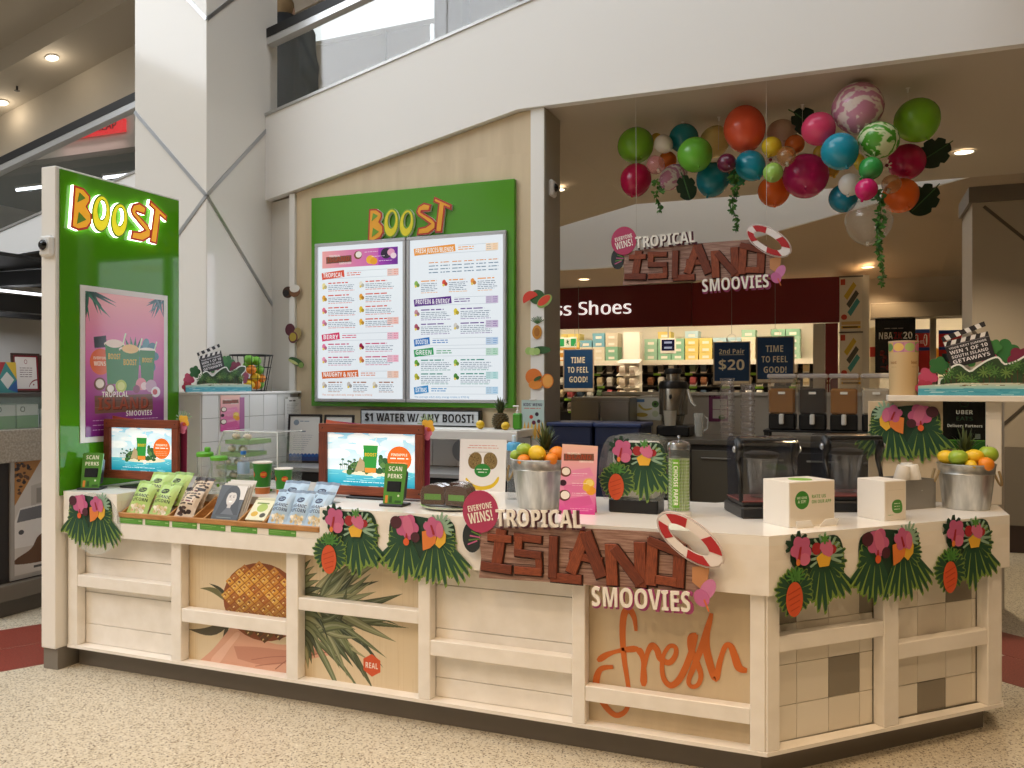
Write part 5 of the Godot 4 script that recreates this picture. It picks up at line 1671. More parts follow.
func build_tray() -> void:
	# wooden tray let into the counter front, its labels, and the snacks in it
	var t := thing("snack_tray", "long wooden tray with dividers and green price labels in the counter front", "tray", Vector3(-2.754, 0.8435, 0.0))
	var wood := tri_mat(noise_tex(Vector2i(256, 128), col("a4713c"), col("c8955a"), 3, 14, 61, 4, 0.06), 0.5, 0.5)
	var pale := mat("e8e2d6", 0.45)
	var hw := 0.648
	obj("label_strip", bx().span(-hw, hw, 0.0, 0.034, -0.030, -0.006), pale, t)
	obj("front_lip", bx().rbox(Vector3(0, 0.046, -0.010), Vector3(2 * hw, 0.026, 0.02), 0.003), wood, t)
	obj("floor_board", bx().box(Vector3(0, 0.045, -0.110), Vector3(2 * hw, 0.006, 0.180), Basis(Vector3.RIGHT, 0.36)), wood, t)
	obj("back_board", bx().span(-hw, hw, 0.02, 0.115, -0.215, -0.198), wood, t)
	var xs := [-hw, -0.318, -0.148, -0.076, 0.144, 0.297, hw]
	for i in xs.size():
		var x: float = xs[i] + (0.006 if i == 0 else (-0.006 if i == xs.size() - 1 else 0.0))
		var d := bx()
		d.xf = Transform3D(Basis(Vector3(0, 0, -1), Vector3.UP, Vector3.RIGHT), Vector3(x, 0, 0))
		d.prism(V([0.022, 0.002, 0.022, 0.06, 0.035, 0.064, 0.197, 0.145, 0.197, 0.002]), -0.005, 0.005)
		obj("divider", d, wood, t)
	var lc := Canvas.new(256, 64, col("5a9a3a"))
	lc.rect(200, 0, 3, 64, col("4a8630"))
	lc.rect(12, 14, 150, 7, col("8fc06a")); lc.rect(12, 34, 110, 6, col("7db05a")); lc.rect(212, 20, 34, 12, col("a4cc84"))
	var lm := printed(lc.tex(), 0.35)
	for x in [-0.56, -0.375, -0.19, -0.005, 0.195, 0.43]:
		face_print("price_label", lm, 0.165, 0.030, 0.001, t, Vector3(x, 0.017, -0.0045))
	var P := func(x: float, dz := 0.0, dy := 0.0) -> Vector3: return Vector3(x, 0.890 + dy, -0.043 + dz)
	var g := popcorn_print("b5d27a", "1f2a18", 0)
	var lean := -0.55
	pouch(P.call(-3.315), 0.03, lean, 0.148, 0.20, g, "9dbf62", "popcorn_bag", "green popcorn bag at the tray's end by the sign panel", "green popcorn bags")
	pouch(P.call(-3.155, 0.004), -0.03, lean, 0.148, 0.20, g, "9dbf62", "popcorn_bag", "green popcorn bag next to the cream cookie bags", "green popcorn bags")
	pouch(P.call(-3.27, -0.062, 0.045), 0.05, lean, 0.155, 0.20, g, "9dbf62", "popcorn_bag", "green popcorn bag standing behind two green bags", "green popcorn bags")
	pouch(P.call(-3.145, -0.066, 0.05), -0.1, lean, 0.15, 0.20, g, "86aa4e", "popcorn_bag", "green popcorn bag turned sideways behind the cookie bags", "green popcorn bags")
	var ck := popcorn_print("d8c6b0", "3a2c27", 1)
	pouch(P.call(-2.985, 0.0, 0.005), -0.06, lean, 0.14, 0.17, ck, "2b211d", "cookie_bag", "cream cookie bag in front of its twin", "cream cookie bags")
	pouch(P.call(-2.98, -0.06, 0.045), -0.06, lean, 0.14, 0.18, ck, "2b211d", "cookie_bag", "cream cookie bag behind another in the tray", "cream cookie bags")
	var bl := popcorn_print("b4cfe6", "1f2f55", 0)
	var k := 0
	for e in [[-2.388, 0.0, 0.0, 0.02, "blue popcorn bag beside the small juice packet"], [-2.275, 0.0, 0.0, 0.0, "blue popcorn bag between two other blue bags"], [-2.167, 0.002, 0.0, -0.03, "blue popcorn bag against the counter's step"], [-2.37, -0.06, 0.04, 0.04, "blue popcorn bag standing behind the blue bag by the packet"], [-2.195, -0.06, 0.04, -0.06, "blue popcorn bag at the back against the counter's step"]]:
		pouch(P.call(e[0], e[1], e[2]), e[3], lean, 0.118 if e[1] > -0.01 else 0.15, 0.195, bl, "7d93ad", "popcorn_bag", e[4], "blue popcorn bags")
		k += 1
	# face cards standing in the tray, and a small packet
	var fc := Canvas.new(200, 230, col("3b3f44"))
	fc.rect(120, 0, 80, 90, col("dcd8d2"))
	fc.oval(104, 86, 62, 84, col("1e2023")); fc.poly([Vector2(40, 90), Vector2(168, 90), Vector2(190, 190), Vector2(20, 200)], col("1f2124"))
	fc.oval(106, 84, 36, 50, col("cfc9c4"))
	fc.rect(92, 120, 28, 34, col("c2bcb7"))
	fc.poly([Vector2(60, 190), Vector2(92, 148), Vector2(120, 148), Vector2(160, 190)], col("55595e"))
	for x in [92, 120]:
		fc.oval(x, 76, 6, 3, col("2a2a2c")); fc.line([Vector2(x - 8, 67), Vector2(x + 8, 67)], 2.5, col("3a3836"))
	fc.oval(106, 106, 13, 5, col("f4f2ee")); fc.line([Vector2(105, 84), Vector2(103, 95), Vector2(109, 96)], 2, col("9a948f"))
	fc.poly([Vector2(66, 60), Vector2(80, 36), Vector2(106, 30), Vector2(132, 40), Vector2(142, 66), Vector2(126, 48), Vector2(92, 46)], col("1e2023"))
	fc.rect(0, 196, 200, 34, col("33393c")); fc.rect(40, 208, 110, 5, col("6f7a74"))
	var fm := printed(fc.tex(), 0.35)
	for i in 4:
		var card := thing("photo_card", "black and white portrait card at the front of its stack" if i == 0 else "pale gift card standing behind the portrait card", "card", Vector3(-2.724 + i * 0.006, 0.892 + i * 0.008, -0.043 - i * 0.016), 0.0, "" if i == 0 else "gift cards behind the portrait card")
		var f := bx()
		f.xf = Transform3D(Basis(Vector3.RIGHT, -0.5), Vector3.ZERO)
		f.prism(V([-0.085, 0, 0.085, 0, 0.085, 0.195, -0.085, 0.195]), -0.002, 0.0)
		obj("sheet", f, fm if i == 0 else mat(["d8d4cc", "cfcac0", "dedad2"][i % 3], 0.5), card)
	var jp := thing("juice_packet", "small cream and green packet lying between portrait card and blue bags", "packet", Vector3(-2.53, 0.905, -0.05), 0.0)
	var jc := Canvas.new(128, 128, col("e3e2c4"))
	jc.oval(70, 50, 34, 26, col("a8c060")); jc.oval(40, 90, 22, 16, col("d8b040")); jc.oval(96, 96, 18, 14, col("4a4a3a")); jc.rect(20, 18, 80, 8, col("6a8a3a"))
	var jb := bx()
	jb.xf = Transform3D(Basis(Vector3.RIGHT, -0.8), Vector3.ZERO)
	jb.prism(V([-0.06, 0, 0.06, 0, 0.06, 0.13, -0.06, 0.13]), -0.02, 0.0)
	obj("carton", jb, printed(jc.tex(), 0.4), jp)
	obj("fold_seam", bx().box(Vector3(0, 0.095, -0.105), Vector3(0.12, 0.012, 0.003), Basis(Vector3.RIGHT, -0.8)), mat("cfcdb0", 0.5), jp)

func loaf(at: Vector3, yaw: float, label: String) -> void:
	var l := thing("banana_bread", label, "bread", at, yaw, "banana bread slices on the plate")
	var crumb := StandardMaterial3D.new()
	crumb.albedo_texture = noise_tex(Vector2i(96, 96), col("2e1810"), col("6b4026"), 26, 26, 15, 3, 0.2) if not mats.has("crumb_t") else mats["crumb_t"]
	mats["crumb_t"] = crumb.albedo_texture
	crumb.roughness = 0.85
	crumb.uv1_triplanar = true
	crumb.uv1_scale = Vector3.ONE * 8.0
	var sh := V([-0.058, 0, 0.058, 0, 0.062, 0.055, 0.050, 0.083, 0.02, 0.094, -0.02, 0.094, -0.050, 0.083, -0.062, 0.055])
	obj("slice", bx().prism(sh, -0.02, 0.02), crumb, l)
	obj("label_band", bx().box(Vector3(0, 0.038, 0.0212), Vector3(0.085, 0.028, 0.0012)), mat("5f9a34", 0.4), l)
	obj("film_wrap", bx().prism(V([-0.06, 0.001, 0.06, 0.001, 0.065, 0.056, 0.052, 0.086, 0.021, 0.0965, -0.021, 0.0965, -0.052, 0.086, -0.065, 0.056]), -0.023, 0.023), pane("d8d4d0", 0.05, 0.10), l)

func shaker(at: Vector3, h: float, label: String, spout: bool) -> void:
	var s := thing("drink_shaker", label, "drink bottle", at, 0.3, "clear shaker bottles")
	obj("tumbler", bx().lathe([Vector2(0, 0.002), Vector2(0.036, 0.002), Vector2(0.038, 0.01), Vector2(0.043, h * 0.78), Vector2(0.041, h * 0.78), Vector2(0.036, 0.014), Vector2(0, 0.012)], 24), pane("c8d0ce", 0.10, 0.06), s)
	obj("lid", bx().lathe([Vector2(0.046, h * 0.77), Vector2(0.047, h * 0.84), Vector2(0.040, h * 0.87), Vector2(0, h * 0.875)], 24), mat("5fae2c", 0.35), s)
	if spout: obj("flip_cap", bx().rbox(Vector3(0.015, h * 0.92, 0), Vector3(0.03, h * 0.12, 0.026), 0.006), mat("5fae2c", 0.35), s)
	else: obj("straw", bx().tube([Vector3(0, h * 0.86, 0), Vector3(0.006, h * 1.1, 0)], 0.004, 8), mat("bfd8a0", 0.4), s)
	obj("print_dot", bx().ball(Vector3(0.012, h * 0.2, 0.0385), Vector3(0.010, 0.010, 0.001), 10), mat("7ab648", 0.4), s)
	obj("print_dot", bx().ball(Vector3(-0.008, h * 0.32, 0.039), Vector3(0.006, 0.006, 0.001), 10), mat("d04a8a" if spout else "e0a03a", 0.4), s)

func display_case() -> void:
	var c := thing("display_case", "clear slanted acrylic case with shelves of pale treats on green trays", "display case", Vector3(-2.90, 1.0, -0.52))
	var ac := pane("c2ccca", 0.05, 0.04)
	var edge := mat("d5dbd9", 0.15, 0.0)
	var W := 0.28
	var side := V([-0.27, 0.02, 0.24, 0.02, 0.24, 0.33, -0.13, 0.33])
	for z in [-0.11, 0.11]: obj("side_pane", bx().prism(side, z - 0.002, z + 0.002), ac, c)
	obj("slant_pane", bx().box(Vector3(-0.2, 0.175, 0), Vector3(0.004, 0.342, 0.22), Basis(Vector3.BACK, -0.424)), ac, c)
	obj("top_pane", bx().span(-0.13, 0.24, 0.328, 0.332, -0.11, 0.11), ac, c)
	obj("edge_strip", bx().tube([Vector3(-0.27, 0.02, 0.113), Vector3(-0.13, 0.33, 0.113), Vector3(0.24, 0.33, 0.113)], 0.0045, 6), edge, c)
	obj("edge_strip", bx().tube([Vector3(0.24, 0.02, 0.113), Vector3(0.24, 0.33, 0.113), Vector3(0.24, 0.33, -0.113)], 0.0035, 6), edge, c)
	obj("edge_strip", bx().tube([Vector3(-0.27, 0.02, -0.113), Vector3(-0.13, 0.33, -0.113), Vector3(-0.13, 0.33, 0.113)], 0.0045, 6), edge, c)
	obj("base", bx().rbox(Vector3(-0.01, 0.01, 0), Vector3(0.54, 0.02, 0.24), 0.003), mat("e6e6e0", 0.3), c)
	obj("front_label", bx().box(Vector3(-0.08, 0.010, 0.1215), Vector3(0.12, 0.014, 0.002)), mat("5a9a3a", 0.4), c)
	obj("front_label", bx().box(Vector3(0.15, 0.010, 0.1215), Vector3(0.12, 0.014, 0.002)), mat("5a9a3a", 0.4), c)
	var n := 0
	for y in [0.04, 0.115, 0.19, 0.262]:
		var x0: float = -0.255 + (y - 0.02) * 0.45
		obj("shelf", bx().span(x0 + 0.012, x0 + 0.19, y - 0.008, y - 0.004, -0.105, 0.105), ac, c)
		obj("green_tray", bx().span(x0 + 0.014, x0 + 0.18, y - 0.004, y + 0.018, -0.10, 0.10), mat("7fa862", 0.5), c)
		for i in 4:
			var tr := thing("wrapped_treat", "pale wrapped bliss ball on the acrylic case shelves", "treat", c.position + Vector3(x0 + 0.035 + i * 0.040, y + 0.0365, 0.03 * (i % 2) + 0.04), 0.4 * i, "treats in the acrylic case")
			obj("ball", bx().ball(Vector3.ZERO, Vector3(0.019, 0.017, 0.019), 12), mat(["d8c9b2", "cbb89c", "e0d6c6"][(n + i) % 3], 0.6), tr)
			obj("twist", bx().lathe([Vector2(0.010, 0.012), Vector2(0.004, 0.019), Vector2(0.012, 0.026)], 8), pane("eeeae4", 0.3, 0.2), tr)
		n += 1

func water_bottle(at: Vector3) -> void:
	var b := thing("water_bottle", "clear water bottle with blue cap beside the green paper cups", "bottle", at)
	obj("bottle_body", bx().lathe([Vector2(0, 0.004), Vector2(0.026, 0.0), Vector2(0.033, 0.008), Vector2(0.033, 0.07), Vector2(0.030, 0.08), Vector2(0.033, 0.09), Vector2(0.033, 0.155), Vector2(0.026, 0.185), Vector2(0.014, 0.205), Vector2(0.013, 0.215)], 22), pane("c9d6de", 0.12, 0.05), b)
	obj("label_wrap", bx().lathe([Vector2(0.0335, 0.105), Vector2(0.0335, 0.158), Vector2(0.030, 0.168)], 22), mat("9ab4cf", 0.4), b)
	obj("cap", bx().lathe([Vector2(0.0155, 0.210), Vector2(0.0155, 0.228), Vector2(0, 0.229)], 16), mat("2b74c4", 0.4), b)

func tropical_leaflet(w: int, h: int) -> StandardMaterial3D:
	if mats.has("leaflet"): return mats["leaflet"]
	var c := Canvas.new(w, h, col("f0b4a8"))
	var r := RandomNumberGenerator.new()
	r.seed = 12
	for y in h: c.rect(0, y, w, 1, col("f2c4ae").lerp(col("e58fb2"), minf(1.0, y * 1.6 / h)) if y < h * 0.72 else col("e58fb2").lerp(col("d8459a"), (y - h * 0.72) / (h * 0.28)))
	for i in 3: c.poly([Vector2(w * 0.1, h * (0.4 + i * 0.2)), Vector2(w * 0.8, h * (0.33 + i * 0.2)), Vector2(w * 0.9, h * (0.45 + i * 0.2)), Vector2(w * 0.2, h * (0.54 + i * 0.2))], col(["e88fb4", "e07aa8", "d75f9c"][i]))
	island_word(c, w * 0.1, h * 0.14, w * 0.19)
	for e in [[0.16, 0.40, 0.15, "6b3b26"], [0.17, 0.395, 0.11, "f2e8da"], [0.14, 0.74, 0.16, "5a3524"], [0.16, 0.735, 0.12, "f4ecdf"], [0.1, 0.56, 0.09, "3a1f2a"], [0.78, 0.56, 0.15, "f0c445"], [0.80, 0.55, 0.10, "f7dc7a"], [0.84, 0.66, 0.13, "eda035"], [0.72, 0.62, 0.1, "e6b53c"]]:
		c.oval(w * e[0], h * e[1], w * e[2], w * e[2] * 0.92, col(e[3]))
	for i in 3:
		c.greek(w * 0.34, h * (0.42 + i * 0.14), w * 0.4, 7, col("fdf3f0"), r); c.greek(w * 0.34, h * (0.45 + i * 0.14), w * 0.3, 5, col("fbe0e4"), r)
	c.greek(w * 0.3, h * 0.92, w * 0.6, 5, col("fbe0ee"), r); c.greek(w * 0.3, h * 0.945, w * 0.5, 5, col("fbe0ee"), r)
	var m := printed(c.tex(), 0.3)
	mats["leaflet"] = m
	return m

func blender(at: Vector3, yaw: float, label: String) -> void:
	var b := thing("blender_enclosure", label, "blender", at, yaw, "sound-enclosure blenders")
	var blk := mat("111112", 0.35)
	obj("base", bx().rbox(Vector3(0, 0.026, 0.0), Vector3(0.27, 0.052, 0.28), 0.008), blk, b)
	obj("base_step", bx().rbox(Vector3(0, 0.062, 0.0), Vector3(0.25, 0.022, 0.24), 0.006), mat("1d1b1c", 0.3), b)
	obj("trim_line", bx().box(Vector3(0, 0.074, 0.0), Vector3(0.252, 0.004, 0.242)), mat("8a4a48", 0.35), b)
	# rounded clear hood, profile seen from the side: z forward, y up
	var hood := PackedVector2Array()
	for p in smooth2([Vector2(-0.11, 0.075), Vector2(-0.125, 0.20), Vector2(-0.13, 0.32), Vector2(-0.10, 0.352), Vector2(0.0, 0.36), Vector2(0.10, 0.352), Vector2(0.128, 0.325), Vector2(0.122, 0.22), Vector2(0.112, 0.075)], 4): hood.append(p)
	var hm := pane("2c3034", 0.12, 0.04)
	var h := bx()
	for i in hood.size() - 1:
		var a := hood[i]
		var c := hood[i + 1]
		h.quad(Vector3(0.122, a.y, a.x), Vector3(-0.122, a.y, a.x), Vector3(-0.122, c.y, c.x), Vector3(0.122, c.y, c.x))
	obj("hood_shell", h, hm, b)
	for s in [-1, 1]:
		var sd := bx()
		sd.xf = Transform3D(Basis(Vector3(0, 0, -1), Vector3.UP, Vector3.RIGHT), Vector3(s * 0.122, 0, 0))
		var pp := PackedVector2Array()
		for p in hood: pp.append(Vector2(-p.x, p.y))
		sd.prism(pp, -0.002, 0.002)
		obj("hood_side", sd, hm, b)
		# black arm from the hinge down to the base
		var arm := []
		for p in smooth2([Vector2(0.045, 0.345), Vector2(0.085, 0.31), Vector2(0.06, 0.25), Vector2(0.095, 0.17), Vector2(0.105, 0.07)], 5): arm.append(Vector3(s * 0.127, p.y, p.x))
		obj("hinge_arm", bx().tube(arm, [0.014, 0.016, 0.018, 0.019, 0.020, 0.021, 0.020, 0.018, 0.016, 0.014, 0.013, 0.012, 0.011, 0.011, 0.010, 0.010, 0.010, 0.010, 0.010, 0.010, 0.010], 8), blk, b)
		obj("hinge_disc", bx().lathe([Vector2(0, 0.0), Vector2(0.014, 0.0), Vector2(0.016, 0.006), Vector2(0.012, 0.010), Vector2(0, 0.010)], 16, Vector3(s * 0.145, 0.305, 0.075), Basis(Vector3.BACK, -s * PI / 2)), mat("b9bcc0", 0.25, 0.5), b)
	obj("hood_brow", bx().rbox(Vector3(0, 0.345, 0.105), Vector3(0.256, 0.02, 0.03), 0.006), blk, b)
	# jug inside
	obj("jug", bx().lathe([Vector2(0, 0.08), Vector2(0.05, 0.08), Vector2(0.055, 0.10), Vector2(0.078, 0.25), Vector2(0.084, 0.262), Vector2(0.078, 0.262), Vector2(0.05, 0.105)], 8), pane("7a8288", 0.16, 0.05), b)
	obj("jug_lid", bx().lathe([Vector2(0.08, 0.262), Vector2(0.082, 0.28), Vector2(0.05, 0.29), Vector2(0, 0.29)], 16), mat("2a2a2c", 0.4), b)

func card_box(at: Vector3, yaw: float, w: float, d: float, h: float, front: StandardMaterial3D, label: String, lip: bool) -> void:
	var b := thing("card_box", label, "box", at, yaw)
	obj("carton", bx().rbox(Vector3(w / 2, h / 2, -d / 2), Vector3(w, h, d), 0.002), mat("efeae1", 0.45), b)
	face_print("front_print", front, w - 0.012, h - 0.012, 0.0005, b, Vector3(w / 2, h / 2, 0.0011))
	if lip:
		for s in [-1, 1]:
			obj("card_lip", bx().prism(V([s * 0.012, 0.0, s * 0.105, 0.0, s * 0.115, 0.034, s * 0.04, 0.034]) if s > 0 else V([-0.105, 0.0, -0.012, 0.0, -0.04, 0.034, -0.115, 0.034]), 0.012, 0.015), mat("f2eee6", 0.45), b, Vector3(w / 2, 0.002, 0.012), Vector3(0.25, 0, 0))
		obj("top_dot", bx().lathe([Vector2(0, h + 0.0012), Vector2(0.05, h + 0.0012), Vector2(0.05, h)], 24, Vector3(w * 0.5, 0, -d * 0.45)), mat("8fbf52", 0.45), b)

func build_counter_things() -> void:
	build_tray()
	framed_screen(Vector3(-3.50, 1.05, -0.26), 0.0, 0.56, 0.345, "wood framed island screen beside the tall green sign panel")
	framed_screen(Vector3(-2.035, 1.015, -0.36), 0.0, 0.63, 0.375, "wood framed island screen between paper cups and banana bread")
	scan_terminal(Vector3(-3.715, 1.0, -0.10), 0.35, "green scanning terminal beside the sign panel")
	scan_terminal(Vector3(-1.79, 1.0, -0.17), 0.05, "green scanning terminal in front of the screen by the banana bread")
	display_case()
	shaker(Vector3(-3.045, 1.0, -0.27), 0.255, "clear shaker with a green flip lid in front of the acrylic case", true)
	shaker(Vector3(-2.93, 1.0, -0.25), 0.235, "clear shaker with green lid and straw next to the water bottle", false)
	water_bottle(Vector3(-2.83, 1.0, -0.33))
	paper_cup(Vector3(-2.70, 1.0, -0.33), 0.052, 0.175, "larger green paper cup next to the water bottle")
	paper_cup(Vector3(-2.56, 1.0, -0.33), 0.049, 0.145, "smaller green paper cup beside the larger cup")
	# banana bread on a plate and its card
	var pl := thing("plate", "pale round plate with a green rim under the banana bread", "plate", Vector3(-1.49, 1.0, -0.24))
	obj("dish", bx().lathe([Vector2(0, 0.002), Vector2(0.12, 0.002), Vector2(0.15, 0.008), Vector2(0.165, 0.016), Vector2(0.163, 0.018), Vector2(0.12, 0.007), Vector2(0, 0.006)], 36), mat("e6e8dc", 0.25), pl)
	obj("rim", bx().lathe([Vector2(0.150, 0.0125), Vector2(0.166, 0.0185), Vector2(0.150, 0.0165)], 36), mat("8fbf6a", 0.3), pl)
	var k := 0
	for e in [[-1.575, -0.19, 0.12], [-1.575, -0.245, 0.12], [-1.445, -0.19, -0.05], [-1.445, -0.245, -0.05], [-1.51, -0.305, 0.03], [-1.51, -0.36, 0.03]]:
		loaf(Vector3(e[0], 1.0185, e[1]), e[2], "wrapped dark banana bread slice, %s on the plate" % ["in front by the scanning terminal", "second from the front by the terminal", "in front by the round sticker", "second from the front by the sticker", "in the row behind four others", "at the very back"][k])
		k += 1
	var bc := Canvas.new(300, 400, col("f2f0ea"))
	var r := RandomNumberGenerator.new()
	r.seed = 2
	bc.greek(60, 46, 180, 8, col("d8704a"), r); bc.greek(50, 64, 200, 8, col("d8704a"), r)
	for s in [0, 1]:
		bc.oval(100 + s * 100, 165, 44, 66, col("8a7448"), 0.12 - 0.24 * s)
		for i in 60: bc.oval(96 + s * 100 + r.randf_range(-30, 30), 165 + r.randf_range(-55, 55), 3, 3, col(["6b5632", "a8925e", "55431f"][i % 3]))
	bc.oval(150, 240, 52, 52, col("2f8a3a"))
	bc.greek(112, 228, 76, 14, col("e8f2dc"), r); bc.greek(122, 250, 56, 14, col("e8f2dc"), r)
	bc.poly(smooth2([Vector2(48, 300), Vector2(90, 345), Vector2(150, 362), Vector2(215, 340), Vector2(248, 290), Vector2(258, 292), Vector2(250, 330), Vector2(210, 375), Vector2(140, 392), Vector2(80, 375), Vector2(46, 325)], 5, true), col("e3c02e"))
	var bcd := thing("card_stand", "white upright card picturing bread and a banana behind the loaf plate", "card", Vector3(-1.62, 1.0, -0.86), 0.15)
	var f := bx()
	f.xf = Transform3D(Basis(Vector3.RIGHT, -0.12), Vector3.ZERO)
	f.prism(V([-0.135, 0.0, 0.135, 0.0, 0.135, 0.29, -0.135, 0.29]), -0.003, 0)
	obj("card_face", f, printed(bc.tex(), 0.35), bcd)
	obj("easel_back", bx().box(Vector3(0, 0.11, -0.06), Vector3(0.1, 0.23, 0.003), Basis(Vector3.RIGHT, 0.3)), mat("d8d4cc", 0.6), bcd)
	# bucket of fruit
	bucket(Vector3(-1.115, 1.0, -0.42), 0.0, "steel bucket heaped with fruit beside the pink leaflet", 0.140, 0.105, 0.235)
	var gp := "fruit heaped in the bucket beside the leaflet"
	var c0 := Vector3(-1.115, 1.235, -0.42)
	fruit("green_apple", c0 + Vector3(-0.055, 0.045, 0.065), 0.038, "green apple at the front of the heap in the bucket by the leaflet", gp)
	fruit("green_apple", c0 + Vector3(-0.105, 0.012, 0.03), 0.036, "green apple low at the side of the bucket by the leaflet", gp)
	fruit("lemon", c0 + Vector3(0.018, 0.032, 0.085), 0.046, "yellow lemon on the heap in the bucket by the leaflet", gp)
	fruit("orange", c0 + Vector3(0.098, 0.026, 0.02), 0.042, "upper orange in the bucket by the leaflet", gp)
	fruit("orange", c0 + Vector3(0.085, 0.004, 0.075), 0.034, "small orange at the rim of the bucket by the leaflet", gp)
	fruit("orange", c0 + Vector3(-0.045, -0.004, 0.098), 0.034, "orange low under the apples in the bucket by the leaflet", gp)
	fruit("orange", c0 + Vector3(0.0, 0.01, -0.05), 0.045, "orange at the back of the bucket by the leaflet", gp)
	pineapple(c0 + Vector3(0.02, -0.10, -0.03), 0.05, 0.14, "pineapple standing in the bucket by the leaflet", "8a6a2c")
	var bt := thing("drink_bottle", "clear bottle with light blue lid behind the fruit bucket", "bottle", Vector3(-1.33, 1.0, -0.62))
	obj("bottle_body", bx().lathe([Vector2(0, 0.002), Vector2(0.034, 0.002), Vector2(0.036, 0.25), Vector2(0.03, 0.26)], 20), pane("b8c6d0", 0.12, 0.06), bt)
	obj("lid", bx().lathe([Vector2(0.038, 0.255), Vector2(0.039, 0.285), Vector2(0.03, 0.297), Vector2(0, 0.298)], 20), mat("4fa8dc", 0.35), bt)
	obj("spout", bx().rbox(Vector3(0, 0.315, 0), Vector3(0.02, 0.04, 0.02), 0.005), mat("cfe2ee", 0.35), bt)
	# pink leaflet standing
	var lf := thing("leaflet_stand", "pink tropical leaflet standing between bucket and leaf garland", "leaflet", Vector3(-0.875, 1.0, -0.26), 0.10)
	var lb := bx()
	lb.xf = Transform3D(Basis(Vector3.RIGHT, -0.1), Vector3.ZERO)
	lb.prism(V([-0.085, 0.0, 0.085, 0.0, 0.093, 0.315, -0.075, 0.322]), -0.002, 0.0)
	obj("sheet", lb, tropical_leaflet(256, 480), lf)
	obj("foot_fold", bx().box(Vector3(0, 0.08, -0.05), Vector3(0.16, 0.17, 0.002), Basis(Vector3.RIGHT, 0.35)), mat("d8459a", 0.5), lf)
	# napkin holder with a garland in front
	var nh := thing("napkin_holder", "black based clear napkin holder behind a leaf garland", "holder", Vector3(-0.64, 1.0, -0.45))
	obj("base", bx().rbox(Vector3(0, 0.032, 0.0), Vector3(0.235, 0.064, 0.138), 0.006), mat("121213", 0.35), nh)
	var ov := PackedVector2Array()
	for p in smooth2([Vector2(-0.14, 0.06), Vector2(-0.165, 0.2), Vector2(-0.13, 0.335), Vector2(-0.06, 0.362), Vector2(0.06, 0.362), Vector2(0.13, 0.335), Vector2(0.165, 0.2), Vector2(0.14, 0.06)], 5): ov.append(p)
	obj("clear_front", bx().prism(ov, 0.066, 0.070), pane("aab4b0", 0.10, 0.05), nh)
	obj("clear_back", bx().prism(ov, -0.072, -0.068), pane("aab4b0", 0.10, 0.05), nh)
	obj("napkin_stack", bx().rbox(Vector3(0, 0.20, 0), Vector3(0.2, 0.26, 0.11), 0.006), mat("d8d4cc", 0.8), nh)
	garland(true, "pineapple leaf garland on the clear napkin holder", Vector3(-0.64, 1.195, -0.379), 0.0, false, 0.325)
	# paper straw dispenser
	var sd := thing("straw_dispenser", "tall clear dispenser of green striped paper straws with chrome lid", "dispenser", Vector3(-0.425, 1.0, -0.37))
	obj("foot", bx().lathe([Vector2(0, 0.001), Vector2(0.052, 0.001), Vector2(0.053, 0.02), Vector2(0.046, 0.028), Vector2(0, 0.028)], 28), mat("dcdad4", 0.3), sd)
	obj("clear_tube", bx().lathe([Vector2(0.05, 0.022), Vector2(0.05, 0.315), Vector2(0.0485, 0.315), Vector2(0.0485, 0.022)], 28), pane("b4bcbc", 0.07, 0.04), sd)
	obj("lid", bx().lathe([Vector2(0.052, 0.305), Vector2(0.053, 0.318), Vector2(0.047, 0.335), Vector2(0.028, 0.343), Vector2(0, 0.346)], 28), mat("c9ccd0", 0.15, 0.9), sd)
	obj("knob", bx().lathe([Vector2(0.003, 0.344), Vector2(0.003, 0.355), Vector2(0.008, 0.360), Vector2(0.006, 0.367), Vector2(0, 0.368)], 14), mat("c9ccd0", 0.15, 0.9), sd)
	var stc := Canvas.new(32, 256, col("e4ecd2"))
	for i in 16: stc.poly([Vector2(0, i * 16 + 8), Vector2(32, i * 16), Vector2(32, i * 16 + 9), Vector2(0, i * 16 + 17)], col("86b83a"))
	var stm := printed(stc.tex(), 0.5)
	var sm := bx().lathe([Vector2(0.0042, 0.0), Vector2(0.0042, 0.232)], 8).mesh()
	for ring in [[0.042, 24], [0.033, 18], [0.024, 12]]:
		for i in ring[1]:
			var a: float = TAU * i / ring[1]
			inst("paper_straw", sm, stm, sd, Vector3(sin(a) * ring[0], 0.03, cos(a) * ring[0]))
	var lab := bx().lathe([Vector2(0.0506, 0.045), Vector2(0.0506, 0.262)], 8, Vector3.ZERO, Basis.IDENTITY, -0.42, 0.22)
	obj("front_label", lab, mat("6fae2c", 0.4), sd)
	word("I CHOOSE PAPER", 0.020, 0.0008, mat("f4f4e6", 0.4), sd, Vector3(-0.005, 0.153, 0.0508), 0.195, Vector3(0, -0.1, -PI / 2), "label_lettering")
	# blenders, cartons
	blender(Vector3(-0.085, 1.0, -0.58), 0.42, "black and clear blender hood between straws and the app carton")
	blender(Vector3(0.275, 1.0, -0.93), 0.42, "black and clear blender hood behind the plain white carton")
	var ac := Canvas.new(384, 288, col("e9e0d0"))
	ac.oval(102, 116, 62, 62, col("3f8a34"))
	ac.text("WE GIVE", 58, 110, 22, col("eef4e2"), true, 88); ac.text("A SIP!", 66, 138, 26, col("eef4e2"), true, 72)
	ac.text("RATE US", 186, 108, 32, col("5f9a44"), true, 128)
	ac.text("ON OUR APP", 186, 144, 32, col("5f9a44"), true, 176)
	card_box(Vector3(0.06, 1.0, -0.23), PI / 4, 0.247, 0.164, 0.19, printed(ac.tex(), 0.4), "white carton with a green dot and app rating request", true)
	var pc := Canvas.new(192, 288, col("e9e0d0"))
	pc.rect(20, 60, 150, 2, col("cfc6b4")); pc.rect(20, 60, 2, 200, col("cfc6b4"))
